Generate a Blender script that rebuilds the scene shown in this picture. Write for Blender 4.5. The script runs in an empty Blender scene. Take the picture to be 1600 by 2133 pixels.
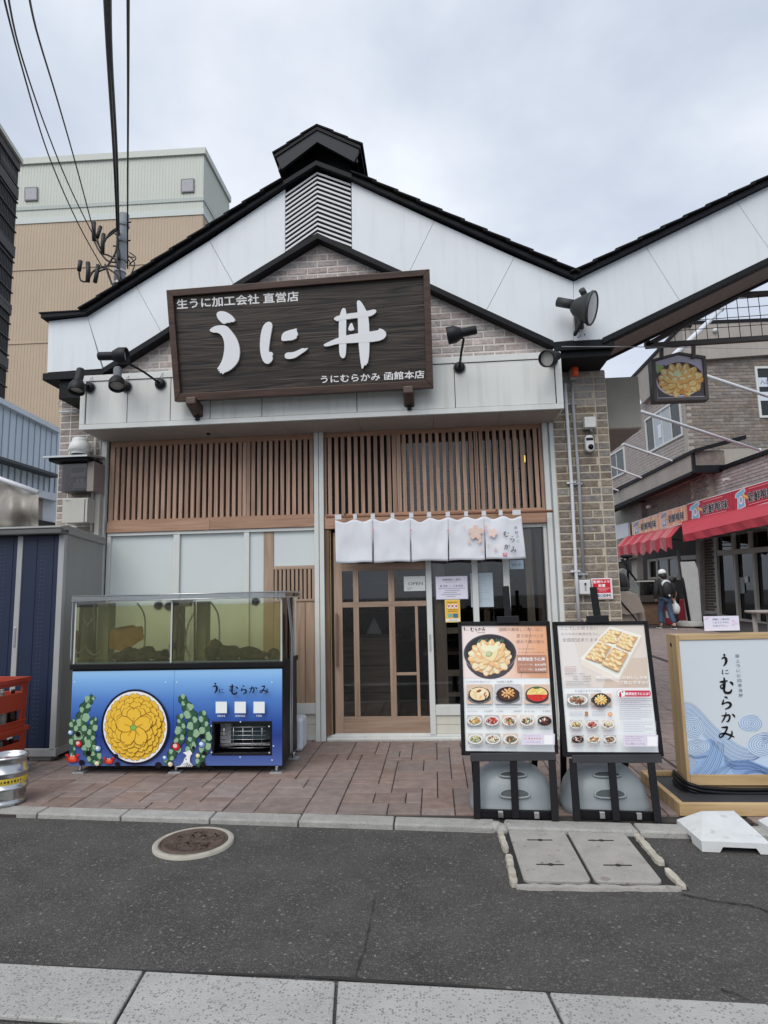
import bpy, math, random, mathutils
from mathutils import Vector as V, noise as mnoise
random.seed(7)
SC = bpy.context.scene
COL = SC.collection
RAD = math.radians
# ------------------------------------------------------------------ camera
FPX, CX, CY, CAMH = 1300.0, 800.0, 1066.5, 1.42
YAW, PITCH, ROLL = RAD(-4.378), RAD(7.595), RAD(-1.281)
fw = V((math.sin(YAW)*math.cos(PITCH), math.cos(YAW)*math.cos(PITCH), math.sin(PITCH)))
r0 = V((math.cos(YAW), -math.sin(YAW), 0)); u0 = r0.cross(fw)
rt = r0*math.cos(ROLL) + u0*math.sin(ROLL)
up = -r0*math.sin(ROLL) + u0*math.cos(ROLL)
CAM = V((0, 0, CAMH))
cd = bpy.data.cameras.new('camera'); cam = bpy.data.objects.new('camera', cd); COL.objects.link(cam)
cam.matrix_world = mathutils.Matrix(((rt.x, up.x, -fw.x, 0), (rt.y, up.y, -fw.y, 0), (rt.z, up.z, -fw.z, CAMH), (0, 0, 0, 1)))
cd.sensor_fit = 'HORIZONTAL'; cd.sensor_width = 36.0; cd.lens = FPX/1600*36.0
cd.clip_start = 0.05; cd.clip_end = 2000
SC.camera = cam
# ------------------------------------------------------------------ light
SUN_EL, SUN_AZ = 48, 200          # azimuth: 180 = from behind the camera
w = bpy.data.worlds.new('World'); SC.world = w; w.use_nodes = True
nt = w.node_tree; nt.nodes.clear()
def N(t, k, **kw):
    n = t.nodes.new(k)
    for a, b in kw.items(): setattr(n, a, b)
    return n
out = N(nt, 'ShaderNodeOutputWorld'); bg = N(nt, 'ShaderNodeBackground')
sky = N(nt, 'ShaderNodeTexSky', sky_type='NISHITA'); sky.sun_disc = False
sky.sun_elevation = RAD(SUN_EL); sky.sun_rotation = RAD(SUN_AZ)
tc = N(nt, 'ShaderNodeTexCoord')
mp = N(nt, 'ShaderNodeMapping'); mp.inputs['Scale'].default_value = (1.0, 1.0, 1.9); mp.inputs['Location'].default_value = (3.1, .4, .3)
nz = N(nt, 'ShaderNodeTexNoise'); nz.inputs['Scale'].default_value = 1.9; nz.inputs['Detail'].default_value = 7; nz.inputs['Roughness'].default_value = .52
nz.inputs['Distortion'].default_value = .25
cr = N(nt, 'ShaderNodeValToRGB')
e = cr.color_ramp.elements
e[0].position = .33; e[0].color = (.47, .53, .64, 1)
e[1].position = .70; e[1].color = (.86, .90, .96, 1)
m1 = cr.color_ramp.elements.new(.50); m1.color = (.615, .67, .765, 1)
sc_ = N(nt, 'ShaderNodeVectorMath', operation='SCALE'); sc_.inputs['Scale'].default_value = 10.0
mx = N(nt, 'ShaderNodeMix', data_type='RGBA'); mx.inputs[0].default_value = .9
bg.inputs['Strength'].default_value = .082
L = nt.links.new
L(tc.outputs['Generated'], mp.inputs[0]); L(mp.outputs[0], nz.inputs['Vector']); L(nz.outputs[0], cr.inputs[0])
L(cr.outputs[0], sc_.inputs[0]); L(sky.outputs[0], mx.inputs[6]); L(sc_.outputs[0], mx.inputs[7])
L(mx.outputs[2], bg.inputs[0]); L(bg.outputs[0], out.inputs[0])
sd = bpy.data.lights.new('sun', 'SUN'); sd.energy = 1.5; sd.angle = RAD(50); sd.color = (1, .955, .895)
so = bpy.data.objects.new('sun', sd); COL.objects.link(so)
az, el = RAD(SUN_AZ), RAD(SUN_EL)
sdir = V((math.sin(az)*math.cos(el), math.cos(az)*math.cos(el), math.sin(el)))
so.rotation_euler = sdir.to_track_quat('Z', 'Y').to_euler()
SC.view_settings.view_transform = 'Standard'; SC.view_settings.look = 'None'
SC.view_settings.exposure = 0.55; SC.view_settings.gamma = 1.0; SC.view_settings.use_curve_mapping = False
# ------------------------------------------------------------------ pixel -> point on a real plane
def ray(x, y): return rt*((x-CX)/FPX) - up*((y-CY)/FPX) + fw
class Pl:
    def __init__(s, p, n): s.p = V(p); s.n = V(n).normalized()
    def hit(s, x, y, off=0.0):
        d = ray(x, y); p = s.p + s.n*off
        return CAM + d*((p-CAM).dot(s.n)/d.dot(s.n))
def YP(y): return Pl((0, y, 0), (0, -1, 0))
def ZP(z): return Pl((0, 0, z), (0, 0, 1))
def oy(x, y, Y): return YP(Y).hit(x, y)
def oz(x, y, Z): return ZP(Z).hit(x, y)
# ------------------------------------------------------------------ materials
def lin(c):
    f = lambda v: v/12.92 if v <= .04045 else ((v+.055)/1.055)**2.4
    return tuple(f(v/255.0) for v in c)
def hexc(s): return lin(tuple(int(s[i:i+2], 16) for i in (0, 2, 4)))
MC = {}
def mat(name, col, rough=.6, metal=0.0, var=.12, scale=6.0, bump=0.0, bscale=60.0, rnd=0.0, stretch=(1, 1, 1), emit=0.0, streak=0.0,
        speck=None, spec=.5, coat=0.0, detail=5, hue=0.0):
    if name in MC: return MC[name]
    m = bpy.data.materials.new(name); m.use_nodes = True; t = m.node_tree; b = t.nodes['Principled BSDF']; ln = t.links.new
    b.inputs['Roughness'].default_value = rough; b.inputs['Metallic'].default_value = metal
    b.inputs['Specular IOR Level'].default_value = spec
    if coat: b.inputs['Coat Weight'].default_value = coat; b.inputs['Coat Roughness'].default_value = .1
    c4 = (*col, 1)
    if var or rnd or streak or speck or bump:
        g = N(t, 'ShaderNodeNewGeometry')
        mpn = N(t, 'ShaderNodeMapping'); mpn.inputs['Scale'].default_value = stretch; ln(g.outputs['Position'], mpn.inputs[0])
        val = None
        n1 = N(t, 'ShaderNodeTexNoise'); n1.inputs['Scale'].default_value = scale; n1.inputs['Detail'].default_value = detail; n1.inputs['Roughness'].default_value = .6
        ln(mpn.outputs[0], n1.inputs['Vector'])
        r1 = N(t, 'ShaderNodeMapRange'); r1.inputs[1].default_value = .25; r1.inputs[2].default_value = .75
        r1.inputs[3].default_value = 1-var; r1.inputs[4].default_value = 1+var; ln(n1.outputs[0], r1.inputs[0]); val = r1.outputs[0]
        def mul(a, bb):
            x = N(t, 'ShaderNodeMath', operation='MULTIPLY'); ln(a, x.inputs[0]); ln(bb, x.inputs[1]); return x.outputs[0]
        if rnd:
            oi = N(t, 'ShaderNodeObjectInfo'); r2 = N(t, 'ShaderNodeMapRange'); r2.inputs[3].default_value = 1-rnd; r2.inputs[4].default_value = 1+rnd
            ln(oi.outputs['Random'], r2.inputs[0]); val = mul(val, r2.outputs[0])
        if streak:   # rain streaks: dirt that has run down the surface
            ms = N(t, 'ShaderNodeMapping'); ms.inputs['Scale'].default_value = (9, 9, .55); ln(g.outputs['Position'], ms.inputs[0])
            n3 = N(t, 'ShaderNodeTexNoise'); n3.inputs['Scale'].default_value = 1.6; n3.inputs['Detail'].default_value = 6; ln(ms.outputs[0], n3.inputs['Vector'])
            r3 = N(t, 'ShaderNodeMapRange'); r3.inputs[1].default_value = .52; r3.inputs[2].default_value = .78; r3.inputs[3].default_value = 1; r3.inputs[4].default_value = 1-streak
            ln(n3.outputs[0], r3.inputs[0]); val = mul(val, r3.outputs[0])
        vm = N(t, 'ShaderNodeVectorMath', operation='SCALE'); vm.inputs[0].default_value = col; ln(val, vm.inputs['Scale'])
        cout = vm.outputs[0]
        if hue:
            oi2 = N(t, 'ShaderNodeObjectInfo'); hs = N(t, 'ShaderNodeHueSaturation'); wn = N(t, 'ShaderNodeTexWhiteNoise', noise_dimensions='1D')
            ln(oi2.outputs['Random'], wn.inputs['W']); rr = N(t, 'ShaderNodeMapRange'); rr.inputs[3].default_value = 1-hue; rr.inputs[4].default_value = 1+hue
            ln(wn.outputs['Value'], rr.inputs[0]); ln(rr.outputs[0], hs.inputs['Saturation']); ln(cout, hs.inputs['Color']); cout = hs.outputs[0]
        if speck:
            for (sc2, thr, c2, amt) in speck:
                vo = N(t, 'ShaderNodeTexVoronoi'); vo.inputs['Scale'].default_value = sc2; ln(g.outputs['Position'], vo.inputs['Vector'])
                sx = N(t, 'ShaderNodeSeparateColor'); ln(vo.outputs['Color'], sx.inputs[0])
                r4 = N(t, 'ShaderNodeMapRange'); r4.inputs[1].default_value = thr; r4.inputs[2].default_value = min(1, thr+.08); r4.inputs[3].default_value = 0; r4.inputs[4].default_value = amt
                ln(sx.outputs[0], r4.inputs[0])
                r5 = N(t, 'ShaderNodeMapRange'); r5.inputs[1].default_value = .35; r5.inputs[2].default_value = .5; r5.inputs[3].default_value = 1; r5.inputs[4].default_value = 0
                ln(vo.outputs['Distance'], r5.inputs[0]); 
                mm = mul(r4.outputs[0], r5.outputs[0])
                mi = N(t, 'ShaderNodeMix', data_type='RGBA'); ln(mm, mi.inputs[0]); ln(cout, mi.inputs[6]); mi.inputs[7].default_value = (*c2, 1); cout = mi.outputs[2]
        ln(cout, b.inputs['Base Color'])
        if bump:
            n2 = N(t, 'ShaderNodeTexNoise'); n2.inputs['Scale'].default_value = bscale; n2.inputs['Detail'].default_value = 4
            ln(mpn.outputs[0], n2.inputs['Vector'])
            bp = N(t, 'ShaderNodeBump'); bp.inputs['Strength'].default_value = bump; bp.inputs['Distance'].default_value = .01
            ln(n2.outputs[0], bp.inputs['Height']); ln(bp.outputs[0], b.inputs['Normal'])
    else: b.inputs['Base Color'].default_value = c4
    if emit: b.inputs['Emission Color'].default_value = c4; b.inputs['Emission Strength'].default_value = emit
    MC[name] = m; return m
def glassmat(name, tint=(1, 1, 1), refl=.08, rough=.02, opacity=0.0, ocol=(.5, .5, .5)):
    if name in MC: return MC[name]
    m = bpy.data.materials.new(name); m.use_nodes = True; t = m.node_tree; t.nodes.clear(); ln = t.links.new
    o = N(t, 'ShaderNodeOutputMaterial'); tr = N(t, 'ShaderNodeBsdfTransparent'); tr.inputs[0].default_value = (*tint, 1)
    gl = N(t, 'ShaderNodeBsdfGlossy'); gl.inputs['Roughness'].default_value = rough
    fr = N(t, 'ShaderNodeFresnel'); fr.inputs[0].default_value = 1.5
    ad = N(t, 'ShaderNodeMath', operation='ADD'); ad.use_clamp = True; ad.inputs[1].default_value = refl-.04; ln(fr.outputs[0], ad.inputs[0])
    ms = N(t, 'ShaderNodeMixShader'); ln(ad.outputs[0], ms.inputs[0])
    if opacity:
        df = N(t, 'ShaderNodeBsdfDiffuse'); df.inputs[0].default_value = (*ocol, 1); m2 = N(t, 'ShaderNodeMixShader'); m2.inputs[0].default_value = opacity
        ln(tr.outputs[0], m2.inputs[1]); ln(df.outputs[0], m2.inputs[2]); ln(m2.outputs[0], ms.inputs[1])
    else: ln(tr.outputs[0], ms.inputs[1])
    ln(gl.outputs[0], ms.inputs[2]); ln(ms.outputs[0], o.inputs[0]); MC[name] = m; return m
def ink(col, rough=.45):
    """flat print colour, given as photographed sRGB 0-255"""
    key = 'ink_%d_%d_%d_%d' % (*[int(v) for v in col], int(rough*100))
    c = tuple(min(.85, v*1.12) for v in lin(col))
    return mat(key, c, rough, var=0, spec=.4)
def wood(name, c1, c2, axis=2, rough=.55, sc=1.0, rnd=.1, bump=.15, dist=2.0):
    if name in MC: return MC[name]
    m = bpy.data.materials.new(name); m.use_nodes = True; t = m.node_tree; b = t.nodes['Principled BSDF']; ln = t.links.new
    g = N(t, 'ShaderNodeNewGeometry'); oi = N(t, 'ShaderNodeObjectInfo')
    mpn = N(t, 'ShaderNodeMapping'); s = [14*sc, 14*sc, 14*sc]; s[axis] = .9*sc; mpn.inputs['Scale'].default_value = s
    off = N(t, 'ShaderNodeVectorMath', operation='SCALE'); cmb = N(t, 'ShaderNodeCombineXYZ')
    ln(oi.outputs['Random'], cmb.inputs[0]); ln(oi.outputs['Random'], cmb.inputs[1]); ln(oi.outputs['Random'], cmb.inputs[2]); ln(cmb.outputs[0], off.inputs[0]); off.inputs['Scale'].default_value = 37
    ad = N(t, 'ShaderNodeVectorMath', operation='ADD'); ln(g.outputs['Position'], ad.inputs[0]); ln(off.outputs[0], ad.inputs[1]); ln(ad.outputs[0], mpn.inputs[0])
    n1 = N(t, 'ShaderNodeTexNoise'); n1.inputs['Scale'].default_value = 2.2; n1.inputs['Detail'].default_value = 6; n1.inputs['Distortion'].default_value = dist*.3
    ln(mpn.outputs[0], n1.inputs['Vector'])
    r = N(t, 'ShaderNodeValToRGB'); r.color_ramp.elements[0].position = .32; r.color_ramp.elements[1].position = .68
    r.color_ramp.elements[0].color = (*c1, 1); r.color_ramp.elements[1].color = (*c2, 1); ln(n1.outputs[0], r.inputs[0])
    wn = N(t, 'ShaderNodeTexWhiteNoise', noise_dimensions='1D'); ln(oi.outputs['Random'], wn.inputs['W'])
    r2 = N(t, 'ShaderNodeMapRange'); r2.inputs[3].default_value = 1-rnd; r2.inputs[4].default_value = 1+rnd; ln(wn.outputs['Value'], r2.inputs[0])
    vm = N(t, 'ShaderNodeVectorMath', operation='SCALE'); ln(r.outputs[0], vm.inputs[0]); ln(r2.outputs[0], vm.inputs['Scale']); ln(vm.outputs[0], b.inputs['Base Color'])
    bp = N(t, 'ShaderNodeBump'); bp.inputs['Strength'].default_value = bump; bp.inputs['Distance'].default_value = .006; ln(n1.outputs[0], bp.inputs['Height']); ln(bp.outputs[0], b.inputs['Normal'])
    b.inputs['Roughness'].default_value = rough; MC[name] = m; return m
# ------------------------------------------------------------------ mesh helpers
class MB:
    def __init__(s): s.v = []; s.f = []; s.m = []; s.sm = []
    def add(s, vs, fs, mi=0, smooth=False):
        b = len(s.v); s.v += [tuple(v) for v in vs]
        for f in fs: s.f.append([b+i for i in f]); s.m.append(mi); s.sm.append(smooth)
        return s
    def box(s, x0, x1, y0, y1, z0, z1, mi=0):
        x0, x1 = sorted((x0, x1)); y0, y1 = sorted((y0, y1)); z0, z1 = sorted((z0, z1))
        vs = [(x0, y0, z0), (x1, y0, z0), (x1, y1, z0), (x0, y1, z0), (x0, y0, z1), (x1, y0, z1), (x1, y1, z1), (x0, y1, z1)]
        return s.add(vs, [(0, 3, 2, 1), (4, 5, 6, 7), (0, 1, 5, 4), (1, 2, 6, 5), (2, 3, 7, 6), (3, 0, 4, 7)], mi)
    def obox(s, c, a, b, d, mi=0):
        c = V(c); a = V(a); b = V(b); d = V(d)
        if a.cross(b).dot(d) < 0: d = -d
        vs = [c-a-b-d, c+a-b-d, c+a+b-d, c-a+b-d, c-a-b+d, c+a-b+d, c+a+b+d, c-a+b+d]
        return s.add(vs, [(0, 3, 2, 1), (4, 5, 6, 7), (0, 1, 5, 4), (1, 2, 6, 5), (2, 3, 7, 6), (3, 0, 4, 7)], mi)
    def beam(s, p, q, w, h, upv=(0, 0, 1), mi=0):
        p = V(p); q = V(q); d = (q-p)*.5; n = d.normalized(); sd_ = n.cross(V(upv)).normalized(); u = sd_.cross(n)
        return s.obox((p+q)/2, d, sd_*(w/2), u*(h/2), mi)
    def prism(s, pts, vec, mi=0, cap=True):
        pts = [V(p) for p in pts]; vec = V(vec); n = len(pts)
        nm = V((0, 0, 0))
        for i in range(n): nm += pts[i].cross(pts[(i+1) % n])
        if nm.dot(vec) > 0: pts.reverse()
        vs = pts + [p+vec for p in pts]
        fs = [tuple(range(n)), tuple(range(2*n-1, n-1, -1))] + [(i, i+n, (i+1) % n+n, (i+1) % n) for i in range(n)]
        return s.add(vs, fs, mi)
    def tube(s, path, r, n=8, mi=0, caps=True):
        path = [V(p) for p in path]; k = len(path); rs = r if isinstance(r, (list, tuple)) else [r]*k
        vs = []; u = None
        for i, p in enumerate(path):
            t = (path[min(i+1, k-1)]-path[max(i-1, 0)]).normalized()
            if u is None: u = t.orthogonal().normalized()
            u = (u - t*u.dot(t)).normalized(); w_ = t.cross(u)
            for j in range(n):
                a = 2*math.pi*j/n; vs.append(p+(u*math.cos(a)+w_*math.sin(a))*rs[i])
        fs = [(i*n+j, i*n+(j+1) % n, (i+1)*n+(j+1) % n, (i+1)*n+j) for i in range(k-1) for j in range(n)]
        s.add(vs, fs, mi, True)
        if caps:
            b = len(s.v)-n*k
            s.f.append([b+j for j in range(n)][::-1]); s.m.append(mi); s.sm.append(False)
            s.f.append([b+(k-1)*n+j for j in range(n)]); s.m.append(mi); s.sm.append(False)
        return s
    def cyl(s, p, q, r, n=16, mi=0, r2=None): return s.tube([p, q], [r, r if r2 is None else r2], n, mi)
    def lathe(s, prof, o=(0, 0, 0), ax=(0, 0, 1), n=24, mi=0, sx=1.0, closed=False, xdir=None):
        o = V(o); ax = V(ax).normalized(); u = V(xdir).normalized() if xdir else ax.orthogonal().normalized(); w_ = ax.cross(u); vs = []; k = len(prof)
        for (r, h) in prof:
            for j in range(n):
                a = 2*math.pi*j/n; vs.append(o+ax*h+(u*math.cos(a)*sx+w_*math.sin(a))*max(r, 1e-4))
        fs = [(i*n+j, i*n+(j+1) % n, (i+1)*n+(j+1) % n, (i+1)*n+j) for i in range(k-1) for j in range(n)]
        return s.add(vs, fs, mi, True)
    def blob(s, c, rx, ry, rz, n=8, mi=0, jit=0.0):
        vs = []; m_ = n//2+1; c = V(c)
        for i in range(m_+1):
            th = math.pi*i/m_
            for j in range(n):
                a = 2*math.pi*j/n; k = 1+random.uniform(-jit, jit)
                vs.append(c+V((rx*math.sin(th)*math.cos(a), ry*math.sin(th)*math.sin(a), rz*math.cos(th)))*k)
        fs = [(i*n+j, (i+1)*n+j, (i+1)*n+(j+1) % n, i*n+(j+1) % n) for i in range(m_) for j in range(n)]
        return s.add(vs, fs, mi, True)
    def build(s, name, mats, parent=None, bevel=0.0, subsurf=0, seg=2):
        me = bpy.data.meshes.new(name); me.from_pydata(s.v, [], s.f)
        mats = mats if isinstance(mats, (list, tuple)) else [mats]
        for m in mats: me.materials.append(m)
        me.polygons.foreach_set('material_index', s.m); me.polygons.foreach_set('use_smooth', s.sm)
        me.update(); o = bpy.data.objects.new(name, me); COL.objects.link(o)
        if parent is not None: o.parent = parent; o.matrix_parent_inverse = mathutils.Matrix.Translation(-parent.location)
        if bevel:
            b = o.modifiers.new('bevel', 'BEVEL'); b.width = bevel; b.segments = seg; b.limit_method = 'ANGLE'; b.angle_limit = RAD(40)
        if subsurf: o.modifiers.new('sub', 'SUBSURF').levels = subsurf; o.modifiers['sub'].render_levels = subsurf
        return o
def tag(o, label=None, cat=None, group=None, kind=None):
    if label: o['label'] = label
    if cat: o['category'] = cat
    if group: o['group'] = group
    if kind: o['kind'] = kind
    return o
def thing(name, loc, label, cat, group=None):
    o = bpy.data.objects.new(name, None); o.location = loc; o.empty_display_size = .1; COL.objects.link(o)
    return tag(o, label, cat, group)
def B(name, m, parent, *a, bevel=.002): return MB().box(*a).build(name, m, parent, bevel=bevel)
def inst(name, me, loc, parent, rot=(0, 0, 0), scl=(1, 1, 1)):
    o = bpy.data.objects.new(name, me); COL.objects.link(o); o.parent = parent
    if parent is not None: o.matrix_parent_inverse = mathutils.Matrix.Translation(-parent.location)
    o.location = loc; o.rotation_euler = rot; o.scale = scl; return o
def copy_tree(o, parent=None):
    c = o.copy(); COL.objects.link(c)
    if parent is not None: c.parent = parent
    for ch in [k for k in bpy.data.objects if k.parent is o]: copy_tree(ch, c)
    return c
def boxmesh(name, m, hx, hy, hz, ch=0.0):
    b = MB()
    if ch:   # face toward -Y has chamfered edges
        x, z = hx-ch, hz-ch
        vs = [(-hx, hy, -hz), (hx, hy, -hz), (hx, hy, hz), (-hx, hy, hz), (-hx, -hy+ch, -hz), (hx, -hy+ch, -hz), (hx, -hy+ch, hz), (-hx, -hy+ch, hz), (-x, -hy, -z), (x, -hy, -z), (x, -hy, z), (-x, -hy, z)]
        fs = [(4, 5, 9, 8), (5, 6, 10, 9), (6, 7, 11, 10), (7, 4, 8, 11), (8, 9, 10, 11), (0, 1, 5, 4), (1, 2, 6, 5), (2, 3, 7, 6), (3, 0, 4, 7)]
        b.add(vs, fs)
    else: b.box(-hx, hx, -hy, hy, -hz, hz)
    me = bpy.data.meshes.new(name); me.from_pydata(b.v, [], b.f); me.materials.append(m); me.update(); return me
# ------------------------------------------------------------------ 2D drawing on a real plane
TXT = {}
def text2d(s):
    if s in TXT: return TXT[s]
    c = bpy.data.curves.new('t', 'FONT'); c.body = s; c.size = 1; c.resolution_u = 2
    o = bpy.data.objects.new('t', c); COL.objects.link(o)
    dg = bpy.context.evaluated_depsgraph_get(); me = bpy.data.meshes.new_from_object(o.evaluated_get(dg))
    r = ([(v.co.x, v.co.y) for v in me.vertices], [tuple(p.vertices) for p in me.polygons])
    bpy.data.objects.remove(o); bpy.data.curves.remove(c); bpy.data.meshes.remove(me); TXT[s] = r; return r
def inpoly(x, y, P):
    c = False; j = len(P)-1
    for i in range(len(P)):
        if (P[i][1] > y) != (P[j][1] > y) and x < (P[j][0]-P[i][0])*(y-P[i][1])/(P[j][1]-P[i][1])+P[i][0]: c = not c
        j = i
    return c
def earclip(P):
    idx = list(range(len(P)))
    ar = sum(P[i][0]*P[(i+1) % len(P)][1]-P[(i+1) % len(P)][0]*P[i][1] for i in range(len(P)))
    if ar < 0: idx.reverse()
    return mathutils.geometry.tessellate_polygon([[V((P[i][0], P[i][1], 0)) for i in idx]]), idx
class CV:
    """draws flat print; pt(u,v) gives the 3D point; layers are stacked 0.15 mm apart along the normal"""
    def __init__(s, pt, nrm, step=.00015, base=.0006): s.pt = pt; s.n = V(nrm).normalized(); s.d = {}; s.step = step; s.base = base; s.k = 0
    def _put(s, pts, faces, col, layer):
        if layer is None: s.k += 1; layer = s.k
        b = s.d.setdefault(col, MB()); off = s.n*(s.base+s.step*layer)
        P3 = [s.pt(*p)+off for p in pts]
        if faces:
            f = faces[0]; nn = (P3[f[1]]-P3[f[0]]).cross(P3[f[2]]-P3[f[0]])
            if nn.dot(s.n) < 0: faces = [tuple(reversed(f)) for f in faces]
        b.add(P3, faces)
    def poly(s, P, col, layer=None):
        tris, idx = earclip(P); s._put([P[i] for i in idx], [tuple(t) for t in tris], col, layer)
    def rect(s, x0, y0, x1, y1, col, layer=None): s._put([(x0, y0), (x1, y0), (x1, y1), (x0, y1)], [(0, 1, 2, 3)], col, layer)
    def quad(s, P, col, layer=None): s._put(P, [(0, 1, 2, 3)], col, layer)
    def ell(s, cx, cy, rx, ry, col, layer=None, n=28, rot=0.0, jit=0.0):
        P = []
        for i in range(n):
            a = 2*math.pi*i/n; k = 1+random.uniform(-jit, jit); x = rx*math.cos(a)*k; y = ry*math.sin(a)*k
            P.append((cx+x*math.cos(rot)-y*math.sin(rot), cy+x*math.sin(rot)+y*math.cos(rot)))
        s._put(P, [tuple(range(n))], col, layer)
    def line(s, pts, w_, col, layer=None):
        n = len(pts); Lp = []; Rp = []
        ws = w_ if isinstance(w_, (list, tuple)) else [w_]*n
        for i in range(n):
            a = pts[max(i-1, 0)]; b = pts[min(i+1, n-1)]; dx = b[0]-a[0]; dy = b[1]-a[1]; l = math.hypot(dx, dy) or 1
            nx, ny = -dy/l*ws[i]/2, dx/l*ws[i]/2; Lp.append((pts[i][0]+nx, pts[i][1]+ny)); Rp.append((pts[i][0]-nx, pts[i][1]-ny))
        s._put(Lp+Rp, [(i, i+1, n+i+1, n+i) for i in range(n-1)], col, layer)
    def text(s, t, x, y, h, col, layer=None, wd=None, vert=False, ydown=True, bold=0.0, shear=0.0):
        """x,y = lower left of the first glyph box; h = glyph height; wd = total width"""
        sg = -1 if ydown else 1
        if vert:
            for i, ch in enumerate(t): s.text(ch, x, y+sg*(-1)*h*1.12*i, h, col, layer, None, False, ydown, bold)
            return
        vs, fs = text2d(t)
        if not vs: return
        mx_ = max(v[0] for v in vs); mn = min(v[0] for v in vs); kx = h if wd is None else wd/(mx_-mn); x0_ = 0 if wd is None else mn
        offs = [(0, 0)] if not bold else [(0, 0), (bold, 0), (-bold, 0), (0, bold), (0, -bold)]
        if layer is None: s.k += 1; layer = s.k
        for q, (ox, oy_) in enumerate(offs):
            s._put([(x+(v[0]-x0_)*kx+ox+shear*v[1]*h, y+sg*v[1]*h+oy_) for v in vs], [tuple(f) for f in fs], col, layer+.12*q)
    def flush(s, name, parent, rough=.45):
        o = s.done(name, parent, rough); s.d = {}; return o
    def done(s, name, parent, rough=.45):
        cols = list(s.d); mb = MB(); mats = []
        for i, c in enumerate(cols):
            b = s.d[c]; mb.add(b.v, b.f, i); mats.append(ink(c, rough) if isinstance(c, tuple) else c)
        return mb.build(name, mats, parent)
# brush-written kana as strokes in a unit box (x right, y down, width)
BR = {
 'う': [[(.38, .08, .05), (.5, .1, .13), (.62, .17, .09)], [(.2, .42, .05), (.35, .34, .1), (.55, .3, .13), (.72, .42, .17), (.72, .62, .17), (.6, .8, .12), (.4, .95, .04)]],
 'に': [[(.2, .15, .05), (.24, .3, .12), (.18, .6, .12), (.24, .85, .09), (.34, .72, .03)], [(.5, .3, .04), (.65, .29, .1), (.82, .27, .05)], [(.48, .68, .03), (.55, .78, .09), (.72, .8, .09), (.9, .7, .04)]],
 'む': [[(.1, .3, .04), (.3, .3, .12), (.6, .24, .05)], [(.38, .05, .06), (.4, .3, .12), (.38, .55, .12), (.24, .68, .08), (.16, .55, .06), (.28, .46, .06), (.4, .56, .1), (.38, .78, .11), (.5, .92, .12), (.75, .9, .12), (.86, .72, .05)], [(.72, .3, .05), (.86, .38, .12), (.92, .5, .04)]],
 'ら': [[(.38, .05, .05), (.5, .1, .12), (.6, .17, .05)], [(.34, .25, .06), (.3, .42, .1), (.24, .6, .08), (.42, .5, .08), (.65, .46, .12), (.8, .6, .15), (.7, .8, .13), (.42, .95, .05)]],
 'か': [[(.12, .34, .05), (.35, .32, .11), (.58, .28, .12), (.62, .5, .13), (.52, .78, .11), (.4, .76, .04)], [(.4, .06, .06), (.36, .35, .11), (.24, .65, .1), (.12, .88, .04)], [(.76, .18, .04), (.88, .32, .13), (.94, .46, .05)]],
 'み': [[(.2, .14, .05), (.4, .14, .12), (.52, .12, .1), (.44, .4, .1), (.26, .74, .1), (.12, .8, .08), (.12, .62, .07), (.34, .54, .1), (.62, .64, .12), (.9, .8, .05)], [(.76, .36, .05), (.76, .6, .11), (.66, .84, .08), (.54, .96, .04)]],
 '丼': [[(.1, .25, .06), (.5, .22, .1), (.9, .2, .06)], [(.02, .58, .05), (.5, .52, .1), (.98, .5, .08)], [(.33, .05, .06), (.32, .5, .12), (.24, .95, .05)], [(.68, .03, .08), (.7, .5, .12), (.68, .97, .05)]],
}
def smooth_stroke(st, k=5):
    P = [st[0]]+st+[st[-1]]; o = []
    for i in range(1, len(P)-2):
        for j in range(k):
            t = j/k; q = []
            for c in range(3):
                a, b, c_, d = P[i-1][c], P[i][c], P[i+1][c], P[i+2][c]
                q.append(.5*((2*b)+(-a+c_)*t+(2*a-5*b+4*c_-d)*t*t+(-a+3*b-3*c_+d)*t**3))
            o.append(q)
    o.append(st[-1]); return o
def brush(cv, ch, x, y, h, col, wd=None, wk=1.0, layer=None):
    """x,y = top left in y-down drawing space"""
    wd = wd or h
    if layer is None: cv.k += 1; layer = cv.k
    for q, st in enumerate(BR[ch]):
        ss = smooth_stroke(list(st)); cv.line([(x+p[0]*wd, y+p[1]*h) for p in ss], [max(.02, p[2])*h*wk*1.15 for p in ss], col, layer+.15*q)
# ------------------------------------------------------------------ shared materials
M_white = mat('white_fascia', (.69, .73, .765), .5, var=.05, scale=1.3, streak=.10, bump=.02)
M_black = mat('black_trim', (.008, .009, .012), .6, var=.25, spec=.2)
M_shingle = mat('dark_shingle', (.014, .014, .016), .85, var=.3, scale=20, bump=.2, rnd=.2, spec=.2)
M_canopy = mat('canopy_panel', (.63, .65, .63), .55, var=.05, scale=3, streak=.22)
M_alu = mat('cream_aluminium', (.62, .64, .62), .4, var=.05, scale=8, streak=.08)
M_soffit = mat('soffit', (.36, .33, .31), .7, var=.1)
M_mortar = mat('mortar_pale', (.64, .60, .57), .95, var=.12, scale=30, bump=.3)
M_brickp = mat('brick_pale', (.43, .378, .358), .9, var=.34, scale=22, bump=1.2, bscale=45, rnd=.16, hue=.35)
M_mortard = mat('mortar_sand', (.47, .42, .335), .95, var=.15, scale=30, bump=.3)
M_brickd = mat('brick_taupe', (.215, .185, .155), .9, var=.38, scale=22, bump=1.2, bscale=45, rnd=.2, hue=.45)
M_cedar = wood('cedar_slat', (.29, .175, .12), (.45, .30, .22), 2, rnd=.17)
M_cedarh = wood('cedar_beam', (.31, .175, .11), (.43, .26, .175), 0, rnd=.08)
M_door = wood('door_wood', (.27, .185, .13), (.40, .285, .21), 2, rnd=.07)
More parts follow.
